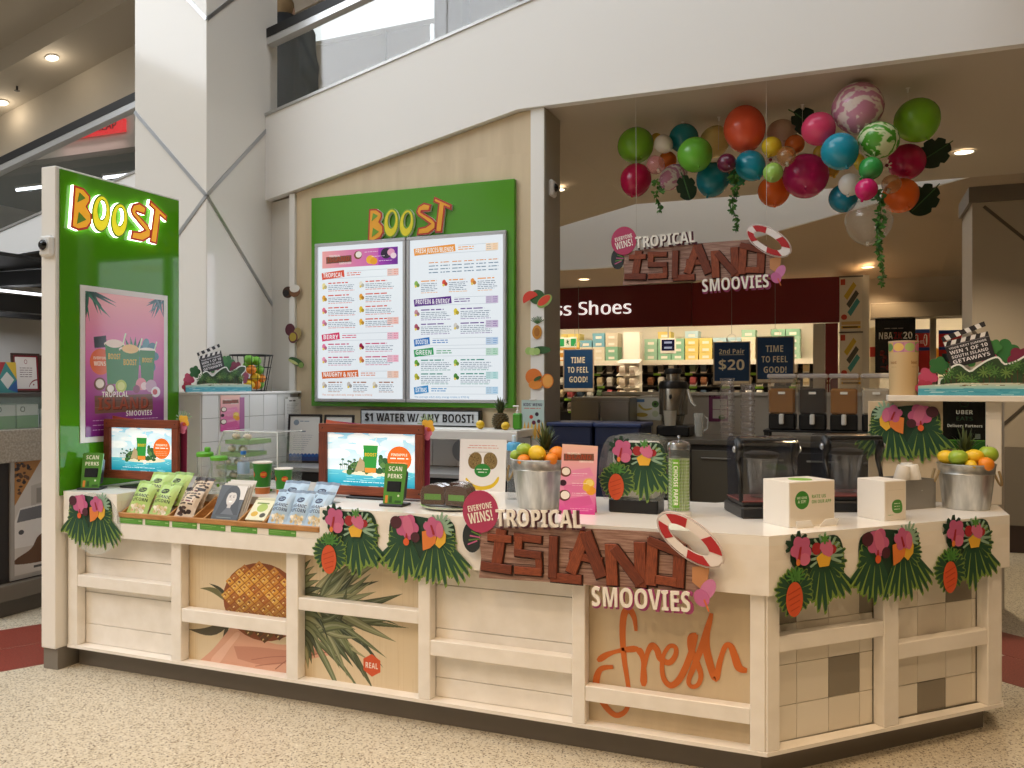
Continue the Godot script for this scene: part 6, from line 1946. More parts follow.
	pc.poly(smooth2([Vector2(60, 170), Vector2(90, 140), Vector2(140, 142), Vector2(160, 180), Vector2(156, 232), Vector2(110, 244), Vector2(68, 226)], 5, true), col("4f8f3c"))
	for i in 3: pc.greek(82, 164 + i * 22, 56, 11, col("dfe8d0"), r)
	pc.greek(24, 252, 50, 8, col("7fae66"), r)
	card_box(Vector3(0.435, 1.0, -0.565), PI / 4, 0.128, 0.157, 0.175, printed(pc.tex(), 0.4), "plain white carton with a small green stamp beside the cup caddy", false)
	# caddy of upturned white cups
	var cd := thing("cup_caddy", "grey steel caddy holding upturned white cups", "caddy", Vector3(0.535, 1.0, -1.09), PI / 4)
	var st := mat("9a958c", 0.35, 0.6)
	for e in [[Vector3(0, 0.07, 0.09), Vector3(0.22, 0.14, 0.004)], [Vector3(0, 0.07, -0.09), Vector3(0.22, 0.14, 0.004)], [Vector3(0.11, 0.07, 0), Vector3(0.004, 0.14, 0.184)], [Vector3(-0.11, 0.07, 0), Vector3(0.004, 0.14, 0.184)], [Vector3(0, 0.003, 0), Vector3(0.22, 0.006, 0.18)]]: obj("steel_side", bx().box(e[0], e[1]), st, cd)
	k = 0
	for e in [[-0.065, 0.03, -0.2], [0.01, 0.0, -0.1], [0.065, -0.03, 0.05], [0.02, 0.05, 0.1]]:
		var p: Vector3 = cd.transform * Vector3(e[0], 0.085, e[1])
		var c := thing("plastic_cup", "upturned translucent white cup in the steel caddy", "cup", p, 0.0, "white cups in the caddy")
		obj("cup_wall", bx().lathe([Vector2(0.040, 0.0), Vector2(0.030, 0.118), Vector2(0.026, 0.124), Vector2(0, 0.125)], 22, Vector3.ZERO, Basis(Vector3.BACK, e[2])), mat("e9e6de", 0.3), c)
		obj("cup_rim", bx().lathe([Vector2(0.040, -0.003), Vector2(0.043, 0.0), Vector2(0.040, 0.004)], 22, Vector3.ZERO, Basis(Vector3.BACK, e[2])), mat("f1eee8", 0.3), c)
	# second bucket
	bucket(Vector3(0.815, 1.0, -1.15), 0.15, "steel bucket of fruit below the black delivery poster", 0.128, 0.10, 0.215)
	var gq := "fruit heaped in the bucket under the poster"
	var c1 := Vector3(0.815, 1.215, -1.15)
	fruit("lemon", c1 + Vector3(-0.085, 0.03, 0.035), 0.040, "lemon at the side of the bucket under the poster", gq)
	fruit("green_apple", c1 + Vector3(-0.042, 0.034, 0.075), 0.042, "green apple at the front of the bucket under the poster", gq)
	fruit("lemon", c1 + Vector3(0.026, 0.036, 0.04), 0.042, "lemon on top of the bucket under the poster", gq)
	fruit("green_apple", c1 + Vector3(0.092, 0.048, 0.01), 0.044, "green apple on top of the bucket under the poster", gq)
	fruit("orange", c1 + Vector3(0.075, 0.006, 0.08), 0.036, "orange at the rim of the bucket under the poster", gq)
	fruit("lemon", c1 + Vector3(0.01, 0.0, 0.095), 0.03, "small lemon at the rim of the bucket under the poster", gq)
	pineapple(c1 + Vector3(0.0, -0.10, -0.035), 0.048, 0.14, "pineapple standing in the bucket under the poster", "8a6a2c")

# ---- shelf unit at the angled end and what stands there
func clapper_print() -> StandardMaterial3D:
	if mats.has("clap"): return mats["clap"]
	var c := Canvas.new(300, 220, col("2a282b"))
	for i in 5: c.poly([Vector2(i * 66 - 10, 0), Vector2(i * 66 + 24, 0), Vector2(i * 66 + 8, 34), Vector2(i * 66 - 26, 34)], col("e9e6e2"))
	c.rect(0, 38, 300, 4, col("8a868a"))
	c.text("YOUR NEXT SUMMER", 22, 72, 24, col("f1eef0"), true, 256)
	c.text("WIN 1 OF 10", 20, 112, 40, col("f1eef0"), true, 258)
	c.text("SOUTH ISLAND", 24, 150, 34, col("f1eef0"), true, 250)
	c.text("GETAWAYS", 22, 192, 42, col("f1eef0"), true, 254)
	var m := printed(c.tex(), 0.45)
	mats["clap"] = m
	return m

func island_standee(at: Vector3, yaw: float, s: float, label: String) -> void:
	var g := thing("island_standee", label, "standee", at, yaw, "cardboard island standees")
	var r := RandomNumberGenerator.new()
	r.seed = 31
	# sea and beach strip in front
	var cv := Canvas.new(512, 64, col("4fa6b8"))
	for y in 30: cv.rect(0, y, 512, 1, col("d9d4b8").lerp(col("8cc6c4"), y / 30.0))
	for i in 40: cv.rect(r.randi_range(0, 500), r.randi_range(26, 64), r.randi_range(10, 60), 2, col(["7fc4cc", "2f8aa4", "cfe6e2"][i % 3]))
	for i in 24: cv.rect(r.randi_range(60, 460), r.randi_range(0, 14), r.randi_range(6, 26), 3, col(["efe8d4", "b9a87e", "6a5a3c"][i % 3]))
	var b := bx()
	b.prism(V([-0.30, 0, 0.30, 0, 0.30, 0.055, 0.16, 0.065, -0.1, 0.065, -0.30, 0.05]), 0.0, 0.006)
	obj("sea_strip", b, printed(cv.tex(), 0.5), g)
	# white edged palm forest behind
	var out := []
	for e in [[-0.205, 0.04], [-0.20, 0.085], [-0.165, 0.10], [-0.15, 0.145], [-0.105, 0.165], [-0.06, 0.13], [-0.03, 0.15], [0.02, 0.185], [0.07, 0.20], [0.10, 0.165], [0.15, 0.18], [0.20, 0.21], [0.255, 0.205], [0.25, 0.165], [0.215, 0.13], [0.23, 0.085], [0.225, 0.04]]: out.append(Vector2(e[0], e[1]))
	var P := PackedVector2Array(smooth2(out, 3))
	var P2 := PackedVector2Array()
	for q in P: P2.append(q)
	obj("forest_edge", bx().prism(P2, -0.012, -0.008), mat("eef0ea", 0.5), g)
	for q in Geometry2D.offset_polygon(P, -0.009): obj("forest", bx().prism(q, -0.008, -0.006), mat("2f4a2a", 0.6), g)
	for i in 16:
		var x := -0.17 + i * 0.025
		var y := 0.085 + 0.05 * sin(i * 1.1) * 0.5 + (0.035 if i > 7 else 0.0)
		obj("palm_trunk", bx().box(Vector3(x, 0.05 + y * 0.3, -0.005), Vector3(0.005, y * 0.8, 0.001)), mat("4c3f28", 0.7), g)
		obj("palm_crown", bx().prism(spiky(x, y + 0.01, 0.008, 0.034, 9, 0, TAU), -0.0056 + i * 0.0003, -0.0044 + i * 0.0003), mat(["3f6a30", "557f3c", "2f5528", "6a8a42"][i % 4], 0.6), g)
	# bright foliage layer at the back
	var lay := 0
	for e in [[-0.25, 0.10, 0.05, "c24a6a"], [-0.20, 0.155, 0.05, "2f6a34"], [-0.27, 0.04, 0.045, "b83a52"], [0.10, 0.22, 0.07, "2f7038"], [0.02, 0.21, 0.05, "c9587e"], [0.17, 0.19, 0.06, "7a2440"], [0.235, 0.12, 0.06, "8a2a4a"], [0.05, 0.25, 0.04, "3f8040"], [-0.06, 0.19, 0.045, "3c7a3a"]]:
		obj("paper_leaf", bx().prism(petals(e[0], e[1], e[2], e[0] * 9.0), -0.030 + lay * 0.0016, -0.0290 + lay * 0.0016), mat(e[3], 0.55), g)
		lay += 1
	var cl := Node3D.new()
	cl.name = "clapper_board"
	g.add_child(cl, true)
	cl.position = Vector3(-0.06, 0.235, -0.012)
	cl.rotation.z = 0.26
	face_print("slate", clapper_print(), 0.21, 0.14, 0.004, cl, Vector3.ZERO)
	obj("clap_stick", bx().prism(V([-0.107, 0.073, 0.104, 0.098, 0.102, 0.124, -0.110, 0.099]), -0.004, 0.0), mat("2a282b", 0.5), cl)
	for i in 4: obj("stick_stripe", bx().prism(V([-0.088 + i * 0.05, 0.0755 + i * 0.0059, -0.066 + i * 0.05, 0.078 + i * 0.0059, -0.074 + i * 0.05, 0.1025 + i * 0.0059, -0.096 + i * 0.05, 0.100 + i * 0.0059]), 0.0, 0.001), mat("e9e6e2", 0.5), cl)
	obj("card_foot", bx().box(Vector3(0, 0.02, -0.04), Vector3(0.4, 0.04, 0.06)), mat("9a8a72", 0.7), g)
	g.scale = Vector3.ONE * s

func build_shelf_unit() -> void:
	var u := thing("shelf_unit", "white upright panel with a shelf on top at the counter's angled end", "shelf", Vector3(0.66, 1.0, -1.345))
	var wt := mat("ece5d8", 0.4)
	obj("back_panel", bx().rbox(Vector3(0.02, 0.256, 0.0), Vector3(0.60, 0.51, 0.024), 0.002), plywood(), u)
	obj("upright", bx().rbox(Vector3(0.295, 0.256, 0.0), Vector3(0.07, 0.51, 0.05), 0.003), wt, u)
	obj("top_shelf", bx().rbox(Vector3(0.13, 0.527, -0.02), Vector3(0.64, 0.030, 0.20), 0.003), wt, u)
	var pc := Canvas.new(256, 340, col("0b0d0d"))
	pc.oval(120, 36, 26, 26, col("1f3a24")); pc.oval(120, 36, 20, 20, col("0b0d0d"))
	pc.text("UBER", 72, 108, 36, col("e6ecea"), true, 98)
	pc.text("EATS", 74, 150, 34, col("3f5f48"), false, 98)
	pc.text("Delivery Partners", 24, 194, 26, col("c9d2ce"), true, 200)
	pc.rect(0, 280, 256, 60, col("2b5a28")); pc.rect(0, 276, 256, 6, col("5a9a3c"))
	for i in 5: pc.rect(180, 236 + i * 7, 30, 3, col("8a9a90"))
	var po := thing("delivery_poster", "black delivery partners poster on the panel behind the fruit bucket", "poster", Vector3(0.832, 1.40, -1.3305))
	face_print("sheet", printed(pc.tex(), 0.2), 0.205, 0.26, 0.002, po, Vector3(0, 0, 0.001))
	for s in [-1, 1]: obj("corner_tape", bx().box(Vector3(s * 0.09, 0.125, 0.0018), Vector3(0.02, 0.01, 0.0006)), mat("3a3a38", 0.4), po)
	var tb := thing("paper_tumbler", "tall kraft paper tumbler with a leaf band on the shelf end", "tumbler", Vector3(0.55, 1.5425, -1.37))
	var kc := Canvas.new(512, 256, col("c9ab7c"))
	for i in 8:
		kc.rect(i * 64, 0, 64, 50, col(["c98aa0", "7d9a5a", "cfa05a", "b87898"][i % 4]))
		kc.oval(i * 64 + 32, 26, 30, 20, col(["a8c070", "c96a8a", "5a8a4a", "e0b860"][i % 4]))
	for i in 4: 
		kc.text("boost", i * 128 + 40, 106, 20, col("8a5a2c"), true, 46); kc.greek(i * 128 + 44, 120, 40, 5, col("a8875a"), rng)
	var tm := printed(kc.tex(), 0.6)
	obj("tumbler_wall", bx().lathe([Vector2(0.068, 0), Vector2(0.072, 0.275)], 32), tm, tb)
	obj("tumbler_lid", bx().lathe([Vector2(0.073, 0.272), Vector2(0.073, 0.280), Vector2(0.05, 0.282), Vector2(0, 0.282)], 32), mat("c9a88a", 0.5), tb)
	island_standee(Vector3(0.905, 1.5425, -1.30), 0.0, 0.97, "cardboard island standee on the shelf above the delivery poster")
	island_standee(Vector3(-3.72, 1.5475, -1.165), PI / 2 - 0.25, 0.86, "cardboard island standee on the tiled half wall")
	security_camera(Vector3(-1.640, 2.955, -2.09), PI / 2, "white security camera on the end of the menu wall")
	# fruit in the wire basket on the tiled wall
	var bk := thing("wire_basket", "black wire basket of fruit on the tiled half wall", "basket", Vector3(-3.77, 1.547, -1.56))
	var wire := mat("1c1c1c", 0.4, 0.5)
	for e in [[0.105, 0.004, 0.004], [0.125, 0.09, 0.003], [0.14, 0.175, 0.003], [0.152, 0.262, 0.005]]:
		var ring := []
		for i in 25: ring.append(Vector3(sin(TAU * i / 24) * e[0], e[1], cos(TAU * i / 24) * e[0]))
		obj("wire_ring", bx().tube(ring, e[2], 6, false), wire, bk)
	for i in 18:
		var a := TAU * i / 18
		obj("wire_rib", bx().tube([Vector3(sin(a) * 0.105, 0.004, cos(a) * 0.105), Vector3(sin(a) * 0.152, 0.262, cos(a) * 0.152)], 0.002, 5), wire, bk)
	for i in 4: obj("wire_floor", bx().box(Vector3(0, 0.003, -0.06 + i * 0.04), Vector3(0.19, 0.003, 0.003)), wire, bk)
	var k := 0
	for e in [["lime", 0.03, 0.245, 0.06], ["lime", 0.04, 0.235, -0.03], ["orange", 0.06, 0.165, 0.055], ["lime", 0.065, 0.165, -0.045], ["lemon", 0.075, 0.105, 0.02], ["orange", 0.06, 0.095, -0.07], ["orange", 0.05, 0.045, -0.015], ["lemon", 0.04, 0.05, 0.06], ["lime", 0.04, 0.05, -0.07], ["orange", -0.02, 0.12, 0.09], ["lime", -0.05, 0.2, 0.0], ["orange", -0.04, 0.06, 0.0]]:
		fruit(e[0], bk.position + Vector3(e[1] * 0.62, e[2] * 0.92 + 0.005, e[3] * 0.85), 0.036, "%s inside the black wire basket" % e[0], "fruit in the wire basket")
		k += 1
	# notices on the tiled wall
	var n1 := thing("pink_leaflet", "pink tropical leaflet taped to the white tiles", "leaflet", Vector3(-3.654, 1.402, -1.20), PI / 2)
	face_print("sheet", tropical_leaflet(256, 480), 0.20, 0.245, 0.001, n1, Vector3.ZERO)
	obj("side_strip", bx().box(Vector3(0.118, -0.005, 0), Vector3(0.05, 0.22, 0.001)), mat("b06a9a", 0.5), n1)
	var wp := Canvas.new(192, 256, col("e9e9e6"))
	wp.text("NOTICE", 0, -40, 8, col("e9e9e6")); 
	wp.greek(50, 20, 80, 14, col("3a3a3c"), rng)
	for i in 20: wp.greek(24, 44 + i * 10, 140 - (i % 4) * 16, 5, col("8a8a8c"), rng)
	var n2 := thing("white_notice", "white typed notice taped at the end of the white tiles", "notice", Vector3(-3.654, 1.35, -1.90), PI / 2)
	face_print("sheet", printed(wp.tex(), 0.5), 0.20, 0.30, 0.001, n2, Vector3.ZERO)
	for s in [-1, 1]: obj("tape", bx().box(Vector3(s * 0.08, 0.145, 0.0008), Vector3(0.03, 0.015, 0.0006)), pane("e8e6d8", 0.5, 0.3), n2)

# ---- the work space inside the kiosk
func certificate(at: Vector3, yaw: float, lean: float, w: float, h: float, kind: int, label: String, cat := "certificate") -> void:
	var o := thing("framed_certificate", label, cat, at, yaw)
	var t := 0.016
	var B := Transform3D(Basis(Vector3.RIGHT, lean), Vector3.ZERO)
	var f := bx()
	f.xf = B
	f.rbox(Vector3(0, t / 2, 0), Vector3(w, t, 0.016), 0.002); f.rbox(Vector3(0, h - t / 2, 0), Vector3(w, t, 0.016), 0.002)
	for s in [-1, 1]: f.rbox(Vector3(s * (w - t) / 2, h / 2, 0), Vector3(t, h - 2 * t, 0.016), 0.002)
	obj("frame", f, mat("1d1b1a" if kind == 0 else "3a1d14", 0.35), o)
	var c := Canvas.new(192, 256, col("d9dad6"))
	var r := RandomNumberGenerator.new()
	r.seed = 70 + kind
	if kind == 0:
		c.oval(40, 36, 18, 16, col("8a9aa8"))
		c.greek(64, 26, 60, 10, col("8a9aa8"), r); c.greek(24, 84, 80, 12, col("5a6a7c"), r)
		for i in 8: c.greek(24, 108 + i * 12, 130 - i * 8, 5, col("8a929c"), r)
		c.rect(0, 222, 192, 34, col("2f4a78"))
		for i in 8: c.oval(12 + i * 24, 224, 12, 10, col("2a5a9a"))
	else:
		c.rect(0, 0, 192, 256, col("8a2430")); c.rect(12, 12, 168, 232, col("e6dedb"))
		c.oval(96, 46, 12, 16, col("8a2430")); c.oval(96, 46, 9, 13, col("e6dedb"))
		for i in 5: c.greek(46, 90 + i * 16, 100, 9, col("6a4a4a"), r)
		for i in 24: c.rect(180 - 70 + i * 3, 244 - int(sqrt(maxf(0, 4900 - pow(70 - i * 3, 2)))), 4, 8, col("8a2430"))
		c.oval(150, 214, 6, 6, col("8a2430"))
	var p := bx()
	p.xf = B
	p.prism(V([-w / 2 + t, t, w / 2 - t, t, w / 2 - t, h - t, -w / 2 + t, h - t]), -0.004, 0.002)
	obj("sheet", p, printed(c.tex(), 0.15), o)

func drink_tank(at: Vector3, hex: String, label: String) -> void:
	var d := thing("drink_tank", label, "dispenser", at, 0.0, "drink tanks on the back bench")
	obj("juice", bx().rbox(Vector3(0, 0.10, 0), Vector3(0.165, 0.17, 0.25), 0.012), mat(hex, 0.25), d)
	obj("tank", bx().rbox(Vector3(0, 0.13, 0), Vector3(0.18, 0.25, 0.27), 0.014), pane("b8b2aa", 0.08, 0.05), d)
	obj("lid", bx().rbox(Vector3(0, 0.268, 0), Vector3(0.186, 0.03, 0.28), 0.008), pane("cfc8c4", 0.55, 0.1), d)
	obj("tap_housing", bx().rbox(Vector3(0, -0.04, 0.0), Vector3(0.17, 0.11, 0.24), 0.01), mat("141414", 0.4), d)
	obj("tap", bx().rbox(Vector3(0, -0.02, 0.14), Vector3(0.03, 0.07, 0.05), 0.006), mat("c9c8c2", 0.3), d)
	obj("tank_label", bx().box(Vector3(0, 0.155, 0.1365), Vector3(0.045, 0.016, 0.001)), mat("e6e2d6", 0.5), d)

func build_workspace() -> void:
	# low partition behind the work space and the bench in front of it
	setting("wall_partition", bx().span(-1.64, 1.3, 0, 1.51, -3.50, -3.40), mat("b9b2a4", 0.5))
	setting("trim_5", bx().span(-1.64, 1.3, 1.51, 1.535, -3.52, -3.38), mat("d8d4ca", 0.4))
	var bench := thing("work_bench", "dark back bench with drawers behind the blender counter", "bench", Vector3(-0.05, 0, -2.78))
	obj("bench_top", bx().rbox(Vector3(0, 1.20, 0), Vector3(2.1, 0.035, 0.72), 0.004), mat("4d483f", 0.3), bench)
	obj("carcass", bx().span(-1.03, 1.03, 0.1, 1.18, -0.34, 0.33), mat("2a2724", 0.5), bench)
	for i in 6:
		var x := -0.86 + i * 0.344
		for j in (3 if i % 3 == 0 else 1):
			var h := 0.33 if i % 3 == 0 else 1.02
			var dr := obj("drawer" if i % 3 == 0 else "door", bx().rbox(Vector3(x, 1.15 - h * (j + 0.5), 0.34), Vector3(0.33, h - 0.012, 0.02), 0.003), mat("4a463c" if i % 3 else "1d1b1a", 0.45), bench)
			obj("handle", bx().rbox(Vector3(x, 1.15 - h * j - 0.06, 0.356), Vector3(0.2, 0.012, 0.012), 0.003), mat("8a8880", 0.3, 0.7), dr)
	# stainless fridge and its notices
	var fr := thing("steel_fridge", "low stainless steel fridge behind the blue crates", "fridge", Vector3(-1.465, 0, -2.95))
	var ss := mat("8d8a80", 0.32, 0.75)
	obj("body", bx().rbox(Vector3(0, 0.75, -0.03), Vector3(0.46, 1.5, 0.55), 0.006), ss, fr)
	for s in [-1, 1]: obj("door", bx().rbox(Vector3(s * 0.115, 0.75, 0.252), Vector3(0.222, 1.44, 0.02), 0.004), ss, fr)
	obj("door_handle", bx().tube([Vector3(0.02, 0.9, 0.28), Vector3(0.02, 1.35, 0.28)], 0.008, 8), mat("b5b3ac", 0.25, 0.8), fr)
	var fc := thing("steel_cabinet", "stainless cabinet carrying a fruit notice beside the juicer", "cabinet", Vector3(-1.165, 0, -3.15))
	obj("body", bx().rbox(Vector3(0, 0.755, 0), Vector3(0.10, 1.51, 0.4), 0.006), mat("b4b0a4", 0.35, 0.5), fc)
	obj("door", bx().rbox(Vector3(0.0, 0.755, 0.205), Vector3(0.094, 1.46, 0.012), 0.003), mat("a9a599", 0.35, 0.6), fc)
	obj("socket", bx().rbox(Vector3(-0.02, 1.28, 0.214), Vector3(0.05, 0.04, 0.006), 0.002), mat("e6e2d8", 0.4), fc)
	var n := Canvas.new(220, 180, col("dedfd2"))
	n.rect(12, 10, 80, 24, col("5a86b4")); n.oval(180, 50, 28, 28, col("4f7a34")); n.oval(180, 50, 12, 12, col("22331c"))
	n.poly(smooth2([Vector2(50, 50), Vector2(90, 86), Vector2(150, 84), Vector2(146, 96), Vector2(90, 104), Vector2(46, 70)], 4, true), col("c8b45a"))
	n.oval(70, 140, 50, 18, col("b8a24a")); n.oval(180, 130, 26, 26, col("c6cfa8"))
	var nt := thing("fruit_notice", "small white notice with fruit pictures on the steel cabinet", "notice", Vector3(-1.16, 1.41, -2.93), 0.0)
	face_print("sheet", printed(n.tex(), 0.4), 0.21, 0.165, 0.002, nt, Vector3.ZERO)
	obj("holder", bx().box(Vector3(0, 0, -0.004), Vector3(0.22, 0.175, 0.004)), mat("cfccc0", 0.4), nt)
	var pn := Canvas.new(140, 200, col("7d3a62"))
	pn.rect(30, 36, 104, 140, col("d8d4ca")); pn.greek(14, 12, 110, 10, col("d8a8c4"), rng); pn.oval(96, 168, 24, 16, col("5a8a3a")); pn.rect(30, 110, 104, 3, col("8a3a66"))
	var pt := thing("purple_notice", "purple edged notice on the partition beside the cup stacks", "notice", Vector3(-0.69, 1.41, -3.395), 0.0)
	face_print("sheet", printed(pn.tex(), 0.4), 0.15, 0.22, 0.002, pt, Vector3(0.0, 0, 0.0))
	obj("holder", bx().box(Vector3(0, 0, -0.003), Vector3(0.16, 0.23, 0.002)), mat("cfccc0", 0.4), pt)
	# blue crates
	for e in [[-1.47, 0.30, "dark blue crate nearest the menu wall"], [-1.14, 0.30, "dark blue crate beside the steel cabinet"]]:
		var c := thing("blue_crate", e[2], "crate", Vector3(e[0], 0, -2.15), 0.0, "dark blue crates")
		var bl := mat("111d3c", 0.45)
		obj("bin", bx().rbox(Vector3(0, 0.66, 0), Vector3(0.31, 1.32, 0.34), 0.01), bl, c)
		obj("rim", bx().rbox(Vector3(0, 1.325, 0), Vector3(0.33, 0.03, 0.36), 0.008), mat("162650", 0.4), c)
		obj("rib", bx().box(Vector3(0, 1.2, 0.173), Vector3(0.29, 0.012, 0.006)), bl, c)
		obj("rib", bx().box(Vector3(0, 1.0, 0.173), Vector3(0.29, 0.012, 0.006)), bl, c)
	# juicer
	var j := thing("juicer", "tall stainless juicer with a black collar on the back bench", "juicer", Vector3(-0.93, 1.2175, -2.80))
	obj("foot", bx().rbox(Vector3(0.02, 0.04, 0), Vector3(0.24, 0.08, 0.26), 0.012), mat("151515", 0.4), j)
	obj("bowl", bx().lathe([Vector2(0.07, 0.08), Vector2(0.085, 0.15), Vector2(0.105, 0.16), Vector2(0.105, 0.36), Vector2(0.10, 0.37)], 28), mat("9a958a", 0.22, 0.9), j)
	obj("collar", bx().lathe([Vector2(0.108, 0.35), Vector2(0.112, 0.37), Vector2(0.10, 0.40), Vector2(0.06, 0.41)], 28), mat("141414", 0.35), j)
	obj("chute", bx().lathe([Vector2(0.052, 0.40), Vector2(0.052, 0.46), Vector2(0.05, 0.465)], 24), mat("a8a398", 0.22, 0.9), j)
	obj("pusher", bx().lathe([Vector2(0.062, 0.46), Vector2(0.066, 0.475), Vector2(0.06, 0.495), Vector2(0, 0.5)], 24), mat("161616", 0.4), j)
	obj("badge", bx().ball(Vector3(0, 0.29, 0.105), Vector3(0.012, 0.018, 0.003), 10), mat("1a1a1a", 0.3), j)
	obj("spout_cup", bx().lathe([Vector2(0.04, 0.0), Vector2(0.05, 0.11), Vector2(0.047, 0.11), Vector2(0.037, 0.004)], 18, Vector3(0.0, 0.08, 0.12)), pane("d9d4c4", 0.45, 0.1), j)
	obj("lever", bx().tube([Vector3(0.11, 0.34, 0.02), Vector3(0.14, 0.25, 0.05), Vector3(0.17, 0.22, 0.06)], 0.012, 8), mat("b5b0a6", 0.3, 0.7), j)
	var jg := thing("measuring_jug", "small clear jug standing beside the juicer", "jug", Vector3(-0.735, 1.2175, -2.75))
	obj("jug_wall", bx().lathe([Vector2(0, 0.002), Vector2(0.03, 0.002), Vector2(0.038, 0.17), Vector2(0.035, 0.17), Vector2(0.028, 0.006)], 18), pane("d5d8d2", 0.35, 0.08), jg)
	obj("jug_handle", bx().tube([Vector3(0.036, 0.15, 0), Vector3(0.066, 0.13, 0), Vector3(0.062, 0.06, 0), Vector3(0.034, 0.04, 0)], 0.005, 8), pane("d5d8d2", 0.5, 0.08), jg)
	# stacks of clear cups
	for e in [[-0.515, 0.40, "taller stack of clear measuring cups on the back bench"], [-0.375, 0.345, "shorter stack of clear measuring cups on the back bench"]]:
		var s := thing("cup_stack", e[2], "cup stack", Vector3(e[0], 1.2175, -2.62), 0.2)
		var y := 0.0
		var k := 0
		while y < e[1]:
			obj("cup", bx().lathe([Vector2(0.042, 0.0), Vector2(0.048, 0.03), Vector2(0.051, 0.036), Vector2(0.051, 0.044), Vector2(0.046, 0.044)], 14, Vector3(0, y, 0)), pane("a89c94", 0.25, 0.08), s)
			y += 0.038
			k += 1
	# drink tanks
	var q := 0
	for e in [["8a5a1e", "amber drink tank nearest the cup stacks"], ["1c140e", "dark drink tank between two amber tanks"], ["8f5c1c", "amber drink tank beside the dark one"], ["b8ab94", "pale drink tank with little left in it"]]:
		drink_tank(Vector3(-0.14 + q * 0.195, 1.385, -2.62), e[0], e[1])
		q += 1
	var st := thing("tank_stand", "black stand carrying the row of drink tanks", "stand", Vector3(0.15, 1.2175, -2.62))
	obj("shelf", bx().rbox(Vector3(0, 0.065, 0), Vector3(0.82, 0.014, 0.26), 0.003), mat("131313", 0.4), st)
	for s in [-1, 1]:
		for z in [-0.11, 0.11]: obj("leg", bx().rbox(Vector3(s * 0.39, 0.03, z), Vector3(0.03, 0.06, 0.03), 0.004), mat("131313", 0.4), st)
	# long clear lid box over the tanks' end
	var cb := thing("clear_tub", "long clear plastic tub at the end of the drink tanks", "tub", Vector3(0.66, 1.2175, -2.66))
	obj("tub_wall", bx().rbox(Vector3(0, 0.30, 0), Vector3(0.22, 0.26, 0.3), 0.012), pane("d5cdc4", 0.35, 0.1), cb)
	obj("tub_foot", bx().rbox(Vector3(0, 0.08, 0), Vector3(0.2, 0.16, 0.28), 0.006), mat("1a1917", 0.5), cb)
	obj("tub_lid", bx().rbox(Vector3(0, 0.44, 0), Vector3(0.23, 0.03, 0.31), 0.008), pane("cdc4bd", 0.5, 0.1), cb)
	# ledge under the menu with its letter board, and things leaning there
	var lg := thing("wall_ledge", "white ledge under the menu wall", "ledge", Vector3(-2.22, 1.27, -1.83))
	obj("shelf_board", bx().rbox(Vector3(0, 0, 0), Vector3(0.98, 0.05, 0.30), 0.004), mat("e3e1db", 0.35), lg)
	obj("shelf_front", bx().rbox(Vector3(0, -0.015, 0.15), Vector3(0.98, 0.06, 0.012), 0.003), mat("e3e1db", 0.35), lg)
	var tb := thing("wall_splashback", "white tiled splashback with a round grille under the ledge", "wall", Vector3(-2.68, 0, -1.955))
	structure(tb)
	obj("grout", bx().span(-0.94, 0.94, 1.016, 1.24, -0.04, -0.006), mat("9c9a95", 0.8), tb)
	var tl := bx().rbox(Vector3.ZERO, Vector3(0.184, 0.215, 0.007), 0.0015).mesh()
	for cx in 10:
		inst("tile", tl, mat("e4e4e0", 0.22), tb, Vector3(-0.84 + cx * 0.187, 1.125, -0.003))
	var gr := bx().lathe([Vector2(0, 0.006), Vector2(0.080, 0.006), Vector2(0.084, 0.010), Vector2(0.100, 0.010), Vector2(0.103, 0.0)], 36, Vector3(0.43, 1.13, 0.0), Basis(Vector3.RIGHT, PI / 2))
	obj("speaker_ring", gr, mat("dcdcd8", 0.4), tb)
	obj("speaker_grille", bx().lathe([Vector2(0, 0.011), Vector2(0.082, 0.008)], 36, Vector3(0.43, 1.13, 0.0), Basis(Vector3.RIGHT, PI / 2)), mat("a5a9ab", 0.6), tb)
	var bb := thing("back_bench", "grey topped black bench below the tiled splashback", "bench", Vector3(-2.68, 0, -1.72))
	obj("bench_top", bx().rbox(Vector3(0, 1.0, 0), Vector3(1.90, 0.03, 0.46), 0.003), mat("8f9090", 0.3), bb)
	obj("bench_body", bx().span(-0.94, 0.94, 0.0, 0.98, -0.21, 0.21), mat("1c1b1a", 0.5), bb)
	var lb := thing("letter_board", "white lit letter board with black letters leaning under the menu", "letter board", Vector3(-2.60, 1.297, -1.965))
	obj("case", bx().rbox(Vector3(0, 0.058, 0), Vector3(0.97, 0.116, 0.05), 0.004), mat("1a1a1b", 0.4), lb)
	obj("panel", bx().box(Vector3(0, 0.058, 0.0255), Vector3(0.945, 0.098, 0.003)), mat("c9d0d6", 0.35), lb)
	for y in [0.032, 0.085]: obj("letter_rail", bx().box(Vector3(0, y, 0.0275), Vector3(0.945, 0.003, 0.003)), mat("aab2ba", 0.3), lb)
	word("$1 WATER W/ ANY BOOST!", 0.058, 0.002, mat("141416", 0.5), lb, Vector3(0.0, 0.058, 0.030), 0.88, Vector3.ZERO, "black_letters")
	certificate(Vector3(-3.46, 1.018, -1.76), 0.25, -0.12, 0.26, 0.36, 0, "dark framed certificate leaning beside the tiled wall")
	certificate(Vector3(-3.17, 1.018, -1.76), 0.1, -0.12, 0.24, 0.36, 0, "dark framed certificate behind the wood framed screen")
	pineapple(Vector3(-1.90, 1.296, -1.80), 0.05, 0.11, "dark pineapple on the ledge beside the green soap bottle", "5a5236")
	fruit("lemon", Vector3(-2.03, 1.325, -1.76), 0.034, "lemon on the ledge at the wall side of the dark pineapple", "fruit on the ledge")
	fruit("lemon", Vector3(-1.83, 1.322, -1.72), 0.032, "lemon on the ledge between pineapple and soap bottle", "fruit on the ledge")
